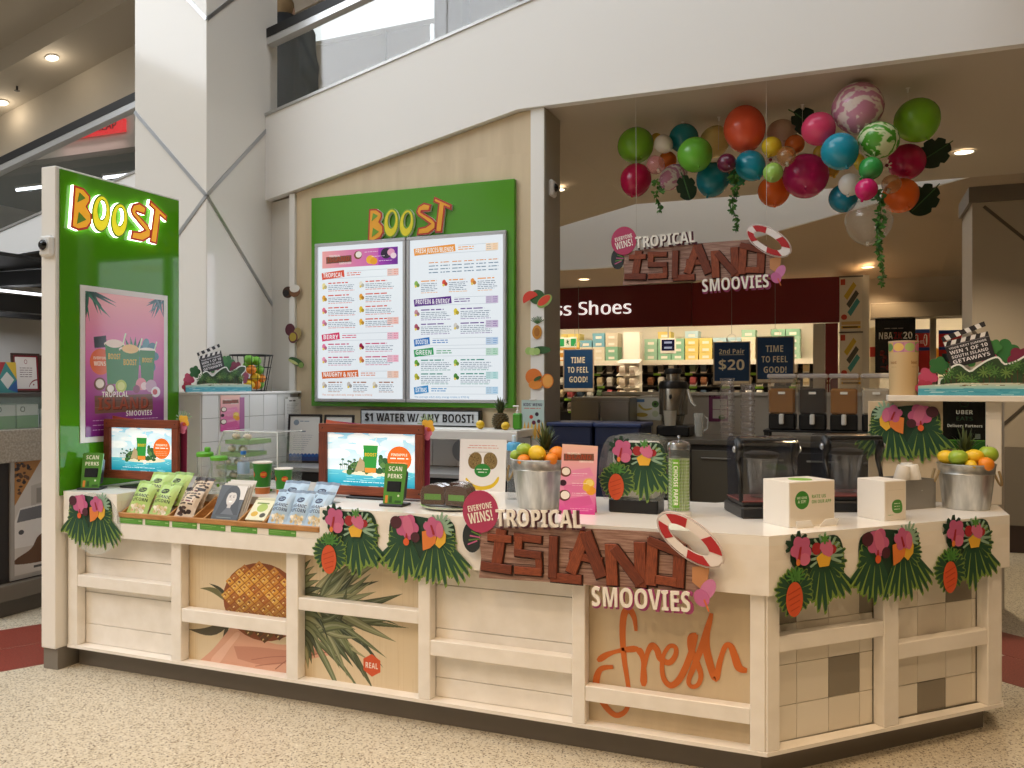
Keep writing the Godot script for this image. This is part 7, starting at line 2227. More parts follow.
	var sp := thing("soap_bottle", "green pump soap bottle on the ledge", "bottle", Vector3(-1.775, 1.296, -1.80))
	obj("bottle_body", bx().rbox(Vector3(0, 0.055, 0), Vector3(0.062, 0.11, 0.04), 0.010), mat("4f9a30", 0.3), sp)
	obj("pump_neck", bx().lathe([Vector2(0.012, 0.108), Vector2(0.012, 0.125), Vector2(0.005, 0.128), Vector2(0.005, 0.15)], 12), mat("eceae4", 0.35), sp)
	obj("pump_head", bx().rbox(Vector3(-0.012, 0.155, 0), Vector3(0.045, 0.012, 0.014), 0.004), mat("eceae4", 0.35), sp)
	# round bins seen beyond the cups
	for e in [[-2.62, -0.95, "pale grey bin with black liner behind the paper cups"], [-2.40, -0.95, "pale grey bin with black liner behind the framed screen"]]:
		var bn := thing("round_bin", e[2], "bin", Vector3(e[0], 0, e[1] - 0.05))
		obj("bin_wall", bx().lathe([Vector2(0, 0.002), Vector2(0.10, 0.002), Vector2(0.105, 1.08), Vector2(0.11, 1.09), Vector2(0.10, 1.085), Vector2(0.095, 0.9)], 28), mat("b9b6ae", 0.4), bn)
		obj("liner", bx().lathe([Vector2(0.098, 1.06), Vector2(0.08, 1.09), Vector2(0.0, 1.05)], 28), mat("121213", 0.4), bn)
	# cut-out fruit stuck to the edges of the menu wall, each a small printed card
	fruit_cutouts()
	var km := Canvas.new(176, 280, col("b9cfcb"))
	km.text("KIDS' MENU", 14, 44, 28, col("3a2c4a"), true, 150)
	km.greek(20, 56, 130, 10, col("c8503a"), rng)
	for i in 6: km.leaf(Vector2(20 + i * 28, 280), Vector2(26 + i * 28, 150), 26, col(["e0b04a", "d89a3a", "e8c868"][i % 3]))
	for e in [[76, 120, 14, "c8402c"], [120, 100, 14, "3a2a3c"], [96, 160, 15, "6a2440"], [134, 150, 13, "4a2030"]]: km.oval(e[0], e[1], e[2], e[2], col(e[3]))
	var kp := thing("kids_menu_card", "pale blue kids menu card at the foot of the menu wall's edge", "card", Vector3(-1.73, 1.355, -1.97))
	face_print("sheet", printed(km.tex(), 0.4), 0.165, 0.27, 0.002, kp, Vector3(0, 0, 0.002))
	obj("clip", bx().rbox(Vector3(0, 0.137, 0.001), Vector3(0.05, 0.012, 0.008), 0.002), mat("d8d6d0", 0.4), kp)

func fruit_cutouts() -> void:
	var g := "cut-out fruit stuck to the menu wall"
	var mk := func(called: String, label: String, at: Vector3, parts: Array) -> void:
		var o := thing(called, label, "decoration", at, 0.0, g)
		var z := 0.0
		for p in parts:
			obj(p[0], bx().prism(p[1], z, z + 0.0015), mat(p[2], 0.45), o)
			z += 0.0016
	var L := func(cx, cy, rx, ry, t := 0.0) -> PackedVector2Array: return oval2(cx, cy, rx, ry, 22, t)
	mk.call("coconut_cutout", "coconut cut-out above the passionfruit cut-out", Vector3(-3.725, 2.325, -1.972), [["shell", L.call(-0.03, -0.015, 0.05, 0.045), "4a3020"], ["shell", L.call(0.035, -0.01, 0.05, 0.045), "7a5030"], ["flesh", L.call(0.035, 0.012, 0.046, 0.03), "e6e2da"], ["dark_hollow", L.call(-0.045, -0.022, 0.028, 0.026), "1f1a18"]])
	mk.call("passionfruit_cutout", "passionfruit cut-out between coconut and cucumber cut-outs", Vector3(-3.705, 1.99, -1.972), [["skin", L.call(-0.03, 0.03, 0.045, 0.048), "5a2030"], ["rind", L.call(0.04, 0.0, 0.035, 0.045), "a8925a"], ["rind", L.call(0.0, -0.03, 0.042, 0.045), "6a3040"], ["pulp", L.call(0.0, -0.028, 0.032, 0.034), "b8a03a"]])
	mk.call("cucumber_cutout", "cucumber cut-out below the passionfruit cut-out", Vector3(-3.675, 1.77, -1.972), [["skin", L.call(0, 0, 0.075, 0.028, -0.4), "2f5a2c"], ["slice", L.call(-0.03, 0.0, 0.05, 0.012, -0.4), "c9cf8a"], ["slice", L.call(0.045, -0.025, 0.024, 0.022), "7fa050"]])
	var wm := PackedVector2Array()
	for i in 13: wm.append(Vector2(-0.045, 0) + Vector2.from_angle(PI * 0.15 + PI * i / 12.0) * 0.058)
	mk.call("watermelon_cutout", "watermelon cut-out at the top of the menu wall's edge post", Vector3(-1.70, 2.18, -1.972), [["rind", L.call(0.0, 0.015, 0.055, 0.05), "2f5a2a"], ["slice_rind", L.call(0.055, -0.015, 0.062, 0.036, 0.6), "8fae5a"], ["slice_flesh", L.call(0.052, -0.010, 0.052, 0.026, 0.6), "d8452c"], ["wedge_flesh", wm, "d23c28"]])
	mk.call("pineapple_cutout", "pineapple cut-out between watermelon and cucumber cut-outs", Vector3(-1.70, 1.97, -1.972), [["crown", spiky(0, 0.04, 0.018, 0.06, 9, 0.4, 2.7), "3f6a34"], ["fruit_body", L.call(0, -0.015, 0.035, 0.048), "c88a2c"], ["fruit_eyes", L.call(0, -0.015, 0.020, 0.03), "a86a20"]])
	mk.call("cucumber_cutout", "sliced cucumber cut-out above the orange cut-out", Vector3(-1.70, 1.832, -1.972), [["skin", L.call(0.03, 0, 0.07, 0.026), "2f5a2c"], ["slice", L.call(-0.06, -0.005, 0.026, 0.026), "9fbf6a"], ["slice", L.call(-0.03, -0.01, 0.026, 0.026), "b3cc7e"], ["slice", L.call(0.0, -0.01, 0.024, 0.024), "a4c470"]])
	mk.call("orange_cutout", "halved orange cut-out above the kids menu card", Vector3(-1.69, 1.625, -1.972), [["orange_skin", L.call(-0.035, 0.025, 0.06, 0.056), "d9752a"], ["half_rind", L.call(0.065, -0.005, 0.045, 0.05), "dd7f2e"], ["half_flesh", L.call(0.068, -0.005, 0.036, 0.042), "eba54e"], ["wedge", L.call(-0.02, -0.03, 0.05, 0.032), "e08a34"], ["leaf", L.call(-0.005, 0.012, 0.03, 0.012, 0.5), "3a5a2c"]])

# ---- shops behind
const NAMES := {"2a2622": "black", "4a4238": "dark brown", "6a6054": "grey brown", "d8d2c6": "off white", "8a5a3a": "tan", "c9b48a": "sand coloured", "3a4a5a": "slate blue", "a84a4a": "red", "e6e2da": "white", "5a6a4a": "olive green",
	"2f6fb4": "blue", "d99a35": "orange", "e6dcc4": "cream", "8fc0a0": "green", "e9d27a": "yellow", "7ab4c8": "light blue", "d8ccb4": "beige", "efe4c8": "pale cream", "4f86c0": "mid blue", "b9d8e0": "very pale blue", "a8d0b4": "pale green"}
func shoe_mesh() -> Array:
	var up := bx()
	up.xf = Transform3D(Basis(Vector3(0, 0, -1), Vector3.UP, Vector3.RIGHT), Vector3.ZERO)
	up.prism(V([-0.13, 0.02, 0.13, 0.02, 0.135, 0.05, 0.09, 0.065, 0.02, 0.085, -0.04, 0.125, -0.12, 0.12, -0.135, 0.07]), -0.042, 0.042)
	var so := bx()
	so.xf = up.xf
	so.prism(V([-0.135, 0.0, 0.14, 0.0, 0.142, 0.022, -0.137, 0.022]), -0.046, 0.046)
	return [up.mesh(), so.mesh()]

func blue_poster(at: Vector3, w: float, h: float, lines: Array, label: String) -> void:
	var p := thing("hanging_poster", label, "poster", at, 0.05)
	var c := Canvas.new(256, 340, col("123f74"))
	c.rect(0, 318, 256, 22, col("d5cfc4"))
	for l in lines: c.text(l[0], l[1], l[2], l[3], col("e6e0d2"), true, l[4])
	if lines.size() == 2: c.rect(36, 98, 184, 4, col("e6e0d2"))
	face_print("sheet", printed(c.tex(), 0.4), w, h, 0.006, p, Vector3.ZERO)
	obj("edge_frame", bx().box(Vector3(0, 0, -0.008), Vector3(w + 0.035, h + 0.03, 0.008)), mat("a89a88", 0.5), p)
	var ring := []
	for i in 13: ring.append(Vector3(sin(TAU * i / 12) * 0.06, h / 2 + 0.06 + cos(TAU * i / 12) * 0.06, -0.006))
	obj("hanger", bx().tube(ring, 0.004, 6, false), mat("c9c4ba", 0.4), p)
	obj("hanger_wire", bx().tube([Vector3(0, h / 2 + 0.12, -0.006), Vector3(0, 3.038 + 0.2303 * maxf(0.0, at.x + 1.87) * (at.z - 0.006 + 9.2) / 2.44 - at.y, -0.006)], 0.003, 5), mat("8a857c", 0.4), p)

func build_shops() -> void:
	var red := mat("6e1418", 0.35)
	# shoe shop front
	var sf := thing("shop_fascia", "dark red shop fascia with white lettering", "shop sign", Vector3(-1.95, 2.42, -8.7))
	obj("board", bx().rbox(Vector3(-1.05, 0.31, 0.0), Vector3(2.35, 0.61, 0.10), 0.005), mat("5e1016", 0.3), sf)
	obj("board", bx().rbox(Vector3(1.105, 0.31, -0.01), Vector3(1.955, 0.61, 0.10), 0.005), red, sf)
	obj("end_board", bx().rbox(Vector3(1.985, -1.21, 0.0), Vector3(0.16, 2.41, 0.10), 0.004), red, sf)
	word("ss Shoes", 0.19, 0.03, glow("f4f0ec", 0.9), sf, Vector3(-1.33, 0.30, 0.066), 1.17, Vector3.ZERO, "white_letters", false)
	setting("wall_shop_frame", bx().span(-0.2, -0.05, 0, 2.415, -8.9, -8.66), mat("b5aea2", 0.5))
	var wallc := mat("e6dfcf", 0.6)
	setting("wall_shop_back", bx().span(-6.5, 0.2, 0, 3.04, -10.35, -10.25), wallc)
	setting("floor_shop", bx().span(-6.5, 0.2, 0.0, 0.012, -10.25, -8.75), mat("8f8676", 0.5))
	setting("wall_shop_side", bx().span(0.21, 0.24, 0, 3.035, -10.24, -9.01), wallc)
	setting("wall_shop_end", bx().span(-6.6, -6.5, 0, 3.04, -10.3, -8.75), wallc)
	for x in [-4.6, -3.2, -1.8, -0.6]: shop_tube(Vector3(x, 2.98, -9.15), 2.0)
	# dark wall rack with rows of shoes
	var rk := thing("shoe_rack", "dark wall rack of shoes on sloping shelves in the shoe shop", "rack", Vector3(-2.2, 0, -10.0))
	obj("rack_back", bx().span(-2.6, 2.0, 0.3, 1.93, -0.24, -0.2), mat("231f1b", 0.6), rk)
	var sm := shoe_mesh()
	var hues := ["2a2622", "4a4238", "6a6054", "d8d2c6", "8a5a3a", "c9b48a", "3a4a5a", "a84a4a", "e6e2da", "5a6a4a"]
	var r := RandomNumberGenerator.new()
	r.seed = 77
	for row in 4:
		var y := 1.80 - row * 0.205
		obj("rack_shelf", bx().box(Vector3(-0.3, y, -0.08), Vector3(4.6, 0.012, 0.24), Basis(Vector3.RIGHT, 0.35)), mat("3f3a33", 0.5), rk)
		for i in 9: obj("price_tag", bx().box(Vector3(-2.4 + i * 0.5 + 0.07 * (row % 2), y - 0.045, 0.04), Vector3(0.12, 0.04, 0.004)), mat("7fb02c", 0.5), rk)
		for i in 27:
			var x := -4.72 + i * 0.168
			if x > -3.08 and x < -2.80: continue
			var hx: String = hues[r.randi_range(0, 9)]
			var s := thing("shoe", "%s shoe on the sloping racks of the shoe shop" % NAMES[hx], "shoe", Vector3(x, y + 0.004, -10.06), 0.0, "shoes on the racks")
			s.rotation.x = 0.35
			s.position.y += 0.012
			inst("upper", sm[0], mat(hx, 0.6), s)
			inst("sole", sm[1], mat("d5d0c4" if i % 3 else "2a2724", 0.6), s)
	# white shelf tower between the racks
	var tw := thing("shelf_tower", "white slatted shelf tower of pale shoes in the shoe shop", "shelf", Vector3(-2.94, 0, -9.62))
	obj("tower_core", bx().span(-0.13, 0.13, 0.0, 2.42, -0.2, -0.02), mat("ece4d6", 0.5), tw)
	for i in 5: obj("tower_shelf", bx().box(Vector3(0, 1.95 - i * 0.19, 0.11), Vector3(0.36, 0.012, 0.26), Basis(Vector3.RIGHT, 0.25)), mat("efe8dc", 0.4), tw)
	for i in 4:
		for k in 2:
			var s := thing("shoe", "pale shoe on the white shelf tower", "shoe", Vector3(-3.02 + k * 0.16, 1.775 - i * 0.19, -9.49), 0.0, "pale shoes on the tower")
			s.rotation.x = 0.25
			inst("upper", sm[0], mat("dccfc0", 0.6), s)
			inst("sole", sm[1], mat("efe9e0", 0.6), s)
	# stacked shoe boxes above the racks
	var bs := thing("box_shelf", "cream shelf of shoe boxes above the racks", "shelf", Vector3(-2.4, 1.95, -10.0))
	obj("shelf_board", bx().span(-2.4, 2.4, 0.0, 0.03, -0.25, 0.14), mat("efe7d8", 0.5), bs)
	obj("shelf_lip", bx().span(-2.4, 2.4, -0.05, 0.03, 0.14, 0.16), mat("f1ead9", 0.5), bs)
	var bh := ["2f6fb4", "d99a35", "e6dcc4", "8fc0a0", "e9d27a", "7ab4c8", "d8ccb4", "efe4c8", "4f86c0"]
	for i in 20:
		for k in r.randi_range(3, 4):
			var x := -4.62 + i * 0.215
			if x > -3.12 and x < -2.76: continue
			var hx: String = bh[(i / 2 + (k / 2) * 3) % 9] if x < -2.8 else ["8fc0a0", "e9d27a", "b9d8e0", "efe4c8", "a8d0b4"][(i / 2 + k / 3) % 5]
			var bxo := thing("shoe_box", "%s shoe box stacked on the shelf above the shoe racks" % NAMES[hx], "box", Vector3(x, 1.982 + k * 0.112, -10.0), 0.0, "shoe boxes above the racks")
			obj("carton", bx().span(-0.10, 0.10, 0.0, 0.075, -0.15, 0.12), mat(hx, 0.6), bxo)
			obj("lid", bx().span(-0.103, 0.103, 0.072, 0.108, -0.153, 0.123), mat(hx, 0.55), bxo)
			obj("box_label", bx().box(Vector3(0.0, 0.04, 0.1212), Vector3(0.10, 0.04, 0.001)), mat("efe9dc", 0.5), bxo)
	var ex := thing("exit_sign", "green exit sign with a running figure in the shoe shop", "sign", Vector3(-3.98, 2.27, -9.6))
	for s in [-1, 1]: obj("hanging_rod", bx().tube([Vector3(s * 0.12, 0.07, 0), Vector3(s * 0.12, 0.765, 0)], 0.006, 6), mat("b5b0a6", 0.4), ex)
	obj("sign_case", bx().rbox(Vector3.ZERO, Vector3(0.30, 0.16, 0.03), 0.004), mat("dfe8e0", 0.4), ex)
	for s in [-1, 1]: obj("green_field", bx().box(Vector3(s * 0.10, 0, 0.016), Vector3(0.085, 0.12, 0.002)), glow("1f8a4a", 0.4), ex)
	obj("running_figure", bx().prism(V([-0.02, -0.05, 0.0, -0.01, 0.03, -0.05, 0.015, 0.0, 0.03, 0.03, 0.005, 0.025, 0.0, 0.05, -0.015, 0.04, -0.01, 0.015, -0.03, 0.0, -0.008, 0.0]), 0.016, 0.018), mat("1f6a3a", 0.5), ex)
	var tv := thing("till_monitor", "dark price monitor in a white frame in the shoe shop", "monitor", Vector3(-2.35, 2.19, -9.6))
	obj("hanging_rod", bx().tube([Vector3(0, 0.11, 0), Vector3(0, 0.845, 0)], 0.012, 8), mat("b5b0a6", 0.4), tv)
	obj("monitor_frame", bx().rbox(Vector3.ZERO, Vector3(0.24, 0.24, 0.03), 0.006), mat("e6e2da", 0.4), tv)
	obj("monitor_screen", bx().box(Vector3(0, 0.01, 0.016), Vector3(0.20, 0.17, 0.002)), mat("14173a", 0.2), tv)
	for i in 2: obj("price_digits", bx().box(Vector3(0.0, 0.05 - i * 0.08, 0.0175), Vector3(0.12, 0.03, 0.001)), mat("8a9ac8", 0.4), tv)
	blue_poster(Vector3(-3.43, 1.80, -8.42), 0.43, 0.60, [["TIME", 60, 110, 70, 130], ["TO FEEL", 30, 190, 66, 190], ["GOOD!", 44, 270, 66, 170]], "blue hand-lettered poster beside the menu wall's end")
	blue_poster(Vector3(-1.24, 1.885, -8.42), 0.46, 0.56, [["2nd Pair", 34, 92, 54, 190], ["$20", 26, 226, 120, 200]], "blue hanging poster offering a second pair price")
	blue_poster(Vector3(-0.67, 1.925, -8.42), 0.46, 0.60, [["TIME", 60, 110, 70, 130], ["TO FEEL", 30, 190, 66, 190], ["GOOD!", 44, 270, 66, 170]], "blue hand-lettered poster beside the shop's end frame")
	# pillar with two hanging banners
	setting("wall_pillar", bx().span(0.135, 0.5, 0, 3.035, -9.0, -8.66), mat("cfc6b4", 0.5))
	var bc := Canvas.new(160, 320, col("d8cdb8"))
	bc.rect(4, 12, 34, 34, col("b8402c"))
	for e in [[74, 82, "c9a83a"], [92, 130, "4a463c"], [100, 178, "3f8a84"]]: bc.poly([Vector2(e[0] - 46, e[1] + 30), Vector2(e[0] + 24, e[1] - 52), Vector2(e[0] + 46, e[1] - 30), Vector2(e[0] - 22, e[1] + 54)], col(e[2]))
	bc.oval(30, 236, 22, 16, col("b8402c")); bc.rect(10, 262, 140, 20, col("c8a26a")); bc.rect(10, 288, 140, 16, col("d0a030")); bc.rect(20, 292, 110, 8, col("2a2418"))
	var bm := printed(bc.tex(), 0.4)
	for k in 2:
		var bn := thing("shop_banner", "pale banner with three slanted shoes, the upper one on the pillar" if k == 0 else "pale banner with three slanted shoes, the lower one on the pillar", "banner", Vector3(0.275, 2.66 - k * 0.74, -8.65))
		face_print("sheet", bm, 0.27, 0.72, 0.004, bn, Vector3(0, 0, 0.004))
		obj("top_bar", bx().rbox(Vector3(0, 0.365, 0.006), Vector3(0.30, 0.02, 0.02), 0.004), mat("5a5248", 0.4), bn)
	# games shop
	setting("wall_games_header", bx().span(0.5, 3.4, 2.48, 3.04, -9.3, -9.2), mat("b5a895", 0.6))
	var hd := thing("shutter_box", "grey brown shutter box above the games shop window", "shutter box", Vector3(1.95, 2.49, -9.12))
	obj("shutter_case", bx().rbox(Vector3(-0.0, 0.10, 0.06), Vector3(2.85, 0.2, 0.16), 0.006), mat("8d8271", 0.5), hd)
	obj("case_joint", bx().box(Vector3(-0.35, 0.10, 0.1415), Vector3(0.006, 0.19, 0.002)), mat("5f574b", 0.6), hd)
	setting("wall_games_back", bx().span(0.5, 3.6, 0, 3.04, -11.3, -11.2), mat("efe6d2", 0.6))
	setting("wall_games_side", bx().span(3.5, 3.6, 0, 3.04, -11.2, -9.2), mat("efe6d2", 0.6))
	for x in [0.9, 1.7, 2.6]: shop_tube(Vector3(x, 2.98, -10.0), 1.3)
	var nb := Canvas.new(256, 384, col("0a090a"))
	nb.greek(60, 84, 120, 10, col("b8aca2"), rng)
	nb.text("NBA", 22, 158, 62, col("e9e4de"), true, 92); nb.text("2K", 118, 158, 62, col("8a1a18"), true, 56); nb.text("20", 178, 158, 62, col("e9e4de"), true, 62)
	for i in 40: nb.oval(rng.randf_range(40, 160), rng.randf_range(230, 380), rng.randf_range(4, 20), rng.randf_range(4, 20), col(["2a0c0a", "3a100c", "1a0808", "4f1610"][i % 4]))
	var np := thing("game_poster", "black game poster with red and white lettering in the games shop window", "poster", Vector3(0.83, 2.14, -9.14))
	face_print("sheet", printed(nb.tex(), 0.25), 0.50, 0.78, 0.006, np, Vector3.ZERO)
	obj("stand_leg", bx().box(Vector3(0, -1.2, -0.02), Vector3(0.04, 1.8, 0.02)), mat("2a2826", 0.5), np)
	var sw := Canvas.new(320, 320, col("c22a2a"))
	sw.rect(0, 0, 320, 26, col("1f3f8a")); sw.rect(0, 120, 320, 22, col("1f3f8a"))
	for x in [70, 230]:
		sw.oval(x, 72, 34, 40, col("f2e8e4")); sw.oval(x, 72, 25, 31, col("c22a2a")); sw.rect(x + 2, 36, 6, 74, col("c22a2a")); sw.oval(x - 12, 56, 6, 6, col("f2e8e4")); sw.oval(x + 22, 72, 14, 36, col("f2e8e4"))
	sw.rect(30, 168, 70, 60, col("3a4a52")); sw.oval(50, 262, 18, 22, col("e9c24a")); sw.oval(96, 262, 18, 22, col("f2e8e4")); sw.text("SWITCH", 130, 96, 30, col("f2e8e4"), true, 80)
	var swm := printed(sw.tex(), 0.3)
	for e in [[1.17, 2.02, 0.22, 0.66, "red and blue game console poster between black poster and window post"], [1.60, 2.03, 0.44, 0.60, "wider red and blue game console poster beyond the window post"]]:
		var s := thing("console_poster", e[4], "poster", Vector3(e[0], e[1], -9.4), 0.0)
		face_print("sheet", swm, e[2], e[3], 0.006, s, Vector3.ZERO)
		obj("stand_leg", bx().box(Vector3(0, -1.15, -0.02), Vector3(0.04, 1.7, 0.02)), mat("4a4642", 0.5), s)
	var yl := thing("yellow_display", "yellow display card in the games shop behind the island standee", "display", Vector3(1.36, 1.92, -9.5))
	obj("card", bx().rbox(Vector3.ZERO, Vector3(0.22, 0.34, 0.01), 0.003), mat("e6c42a", 0.5), yl)
	obj("card_foot", bx().box(Vector3(0, -1.04, -0.02), Vector3(0.04, 1.76, 0.02)), mat("4a4642", 0.5), yl)
	setting("window_1", bx().span(1.262, 1.335, 0, 2.48, -9.28, -9.2), mat("9a8f7c", 0.4, 0.3))
	var lp := thing("cream_display", "tall cream display panel at the games shop entrance", "display", Vector3(0.54, 1.2, -9.5))
	obj("panel", bx().rbox(Vector3(0, 0, 0), Vector3(0.22, 2.4, 0.06), 0.004), mat("efe4c8", 0.5), lp)
	obj("red_card", bx().box(Vector3(0.03, 0.85, 0.032), Vector3(0.10, 0.14, 0.003)), mat("c23a30", 0.5), lp)
	# round lights in the ceilings
	downlight(Vector3(-2.222, 3.395, -3.948), "ffe9c8", 2.0, "bright round downlight in the soffit beside the menu wall end", 0.06)
	downlight(Vector3(1.143, 3.49, -4.311), "ffe9c8", 5.0, "bright round downlight in the soffit beyond the balloons", 0.07)
	downlight(Vector3(-3.123, 3.036, -7.697), "ffdcae", 3.0, "round downlight before the red shop fascia", 0.07)
	downlight(Vector3(0.485, 3.147, -8.711), "ffdcae", 3.0, "round downlight before the games shop", 0.07)

func shop_tube(at: Vector3, e: float) -> void:
	var o := thing("ceiling_tube_light", "slim tube light in a shop ceiling", "light", at, 0.0, "tube lights in the shops")
	obj("fitting", bx().box(Vector3(0, 0.02, 0), Vector3(1.1, 0.04, 0.16)), mat("e6e2da", 0.5), o)
	obj("tube", bx().tube([Vector3(-0.52, -0.012, 0), Vector3(0.52, -0.012, 0)], 0.014, 8), glow("fff2d8", 5.0), o)
	lamp_area(at + Vector3(0, -0.04, 0), Vector2(1.05, 0.14), "ffeccb", e, Vector3(-PI / 2, 0, 0), "tube_lamp")

# ---- neighbouring stall on the left, upper floor behind the walkway glass
func build_left() -> void:
	var st := thing("stall_counter", "grey stone stall counter with a framed fashion poster beyond the green panel", "counter", Vector3(-5.1, 0, -0.62))
	var stone := tri_mat(noise_tex(Vector2i(192, 192), col("8f877a"), col("b3aa9b"), 30, 30, 91, 3, 0.12), 0.6, 0.5)
	var dark := mat("26221f", 0.5)
	obj("worktop", bx().rbox(Vector3(-0.4, 1.24, -0.9), Vector3(0.9, 0.09, 2.1), 0.004), stone, st)
	obj("apron", bx().rbox(Vector3(-0.38, 1.13, -0.9), Vector3(0.86, 0.14, 2.06), 0.004), stone, st)
	obj("body", bx().span(-0.80, -0.012, 0.12, 1.07, -1.9, 0.12), dark, st)
	obj("plinth", bx().rbox(Vector3(-0.38, 0.17, -0.9), Vector3(0.86, 0.11, 2.06), 0.004), mat("6e675c", 0.5), st)
	obj("kick_plate", bx().span(-0.8, 0.0, 0.0, 0.12, -1.9, 0.11), mat("5a544b", 0.5), st)
	obj("poster_frame", bx().box(Vector3(-0.004, 0.71, -0.42), Vector3(0.014, 0.95, 0.74)), mat("a9a59e", 0.4, 0.3), st)
	var c := Canvas.new(320, 420, col("c9c4bc"))
	c.poly([Vector2(0, 0), Vector2(130, 0), Vector2(0, 190)], col("a8763c"))
	for i in 90:
		var p := Vector2(rng.randf_range(0, 124), rng.randf_range(0, 170))
		if p.x / 130.0 + p.y / 190.0 < 0.93: c.oval(p.x, p.y, rng.randf_range(4, 8), rng.randf_range(3, 7), col(["3a2516", "54361c", "2a1a10"][i % 3]))
	c.text("MADE TO", 140, 34, 30, col("1c1a1a"), true, 120); c.text("LAST", 140, 66, 30, col("1c1a1a"), true, 70)
	c.poly([Vector2(60, 130), Vector2(230, 100), Vector2(320, 110), Vector2(320, 220), Vector2(60, 220)], col("b3ada4")); c.rect(80, 140, 30, 50, col("8f8a82"))
	c.poly([Vector2(0, 240), Vector2(20, 200), Vector2(150, 190), Vector2(190, 240), Vector2(190, 330), Vector2(0, 330)], col("dcdad6")); c.poly([Vector2(20, 206), Vector2(140, 196), Vector2(168, 238), Vector2(8, 246)], col("6a6c70"))
	c.oval(24, 280, 10, 8, col("4a4a4c"))
	c.poly([Vector2(170, 90), Vector2(300, 100), Vector2(180, 330), Vector2(120, 330)], col("24382c"))
	c.poly(smooth2([Vector2(90, 300), Vector2(150, 290), Vector2(150, 370), Vector2(130, 390), Vector2(10, 384), Vector2(4, 366), Vector2(60, 340)], 5, true), col("5f3f24"))
	c.rect(70, 398, 120, 8, col("4a4a4a"))
	face_print("poster", printed(c.tex(), 0.25), 0.68, 0.89, 0.002, st, Vector3(0.0045, 0.71, -0.42), Vector3(0, PI / 2, 0)).set_meta("label", "fashion poster of boots and a leopard print")
	# glass case on the counter
	var gc := thing("glass_case", "low glass display case on the stone stall counter", "display case", Vector3(-5.12, 1.285, -0.55))
	var gl := pane("9fc0b8", 0.16)
	obj("front_pane", bx().span(-0.006, 0.0, 0.0, 0.225, -1.6, 0.0), gl, gc)
	obj("end_pane", bx().span(-0.5, 0.0, 0.0, 0.225, -0.006, 0.0), gl, gc)
	obj("top_board", bx().rbox(Vector3(-0.26, 0.238, -0.8), Vector3(0.54, 0.026, 1.64), 0.003), mat("3f3b37", 0.35), gc)
	obj("corner_post", bx().span(-0.012, 0.006, 0.0, 0.225, -0.012, 0.006), mat("6f9a90", 0.2), gc)
	obj("back_board", bx().span(-0.52, -0.5, 0.0, 0.225, -1.6, 0.0), mat("2a2724", 0.6), gc)
	for e in [[-0.13, 0.13, 0.17, "white and green supply box at the stall case's near end"], [-0.31, 0.15, 0.17, "white and green supply box behind its twin in the stall case"]]:
		var b := thing("supply_box", e[3], "box", Vector3(-5.27, 1.286, -0.55 + e[0]), 0.0, "supply boxes in the glass case")
		obj("carton", bx().rbox(Vector3(0, 0.045, 0), Vector3(0.2, 0.09, e[2]), 0.002), mat("5f9a3c", 0.5), b)
		obj("lid", bx().rbox(Vector3(0, 0.13, 0), Vector3(0.2, 0.08, e[2]), 0.002), mat("e6e6e2", 0.5), b)
		obj("ring_mark", bx().lathe([Vector2(0.014, 0.0), Vector2(0.014, 0.001), Vector2(0.020, 0.001), Vector2(0.020, 0.0)], 16, Vector3(0.1005, 0.135, 0.04), Basis(Vector3.BACK, -PI / 2)), mat("222222", 0.5), b)
	for i in 6:
		var f := thing("plastic_fork", "white plastic fork standing in the stall case", "fork", Vector3(-5.24, 1.286, -0.98 - i * 0.022), 0.0, "forks in the glass case")
		obj("handle", bx().rbox(Vector3(0, 0.05, 0), Vector3(0.004, 0.10, 0.008), 0.001), mat("e6e6e6", 0.4), f)
		for k in 3: obj("tine", bx().box(Vector3(0, 0.115, -0.005 + k * 0.005), Vector3(0.003, 0.035, 0.002)), mat("e6e6e6", 0.4), f)
	var cy := 1.537
	certificate(Vector3(-5.32, cy, -0.975), PI / 2 - 0.15, -0.1, 0.21, 0.29, 1, "brown framed award certificate on the stall's glass case")
	certificate(Vector3(-5.34, cy, -1.22), PI / 2 - 0.15, -0.1, 0.21, 0.28, 1, "brown framed certificate half hidden by the green panel's edge")
	var cf := Canvas.new(128, 192, col("3f8a8a"))
	cf.poly([Vector2(0, 0), Vector2(60, 0), Vector2(0, 120)], col("a83038")); cf.poly([Vector2(60, 0), Vector2(128, 0), Vector2(128, 110)], col("d8b43a")); cf.poly([Vector2(64, 60), Vector2(110, 110), Vector2(64, 170), Vector2(20, 110)], col("d8d8d4")); cf.poly([Vector2(128, 110), Vector2(128, 192), Vector2(64, 170)], col("2a5a9a"))
	var fl := thing("folded_flyer", "red, yellow and blue flyer beside the award certificate", "flyer", Vector3(-5.30, cy, -0.80), PI / 2 - 0.1)
	face_print("sheet", printed(cf.tex(), 0.4), 0.14, 0.22, 0.002, fl, Vector3(0, 0.11, 0), Vector3(-0.1, 0, 0))
	obj("back_leaf", bx().box(Vector3(0, 0.10, -0.04), Vector3(0.14, 0.21, 0.002), Basis(Vector3.RIGHT, 0.25)), mat("9ab8b8", 0.5), fl)
	# grey wall and black canopy frame behind
	setting("wall_stall", bx().span(-7.6, -7.5, 0, 2.75, -4.5, 2.0), mat("b9b8b6", 0.7))
	var ca := thing("black_canopy", "black beamed canopy with strip lights over the neighbouring stall", "canopy", Vector3(-6.6, 2.2, -1.4))
	var bk := mat("0f0f10", 0.5)
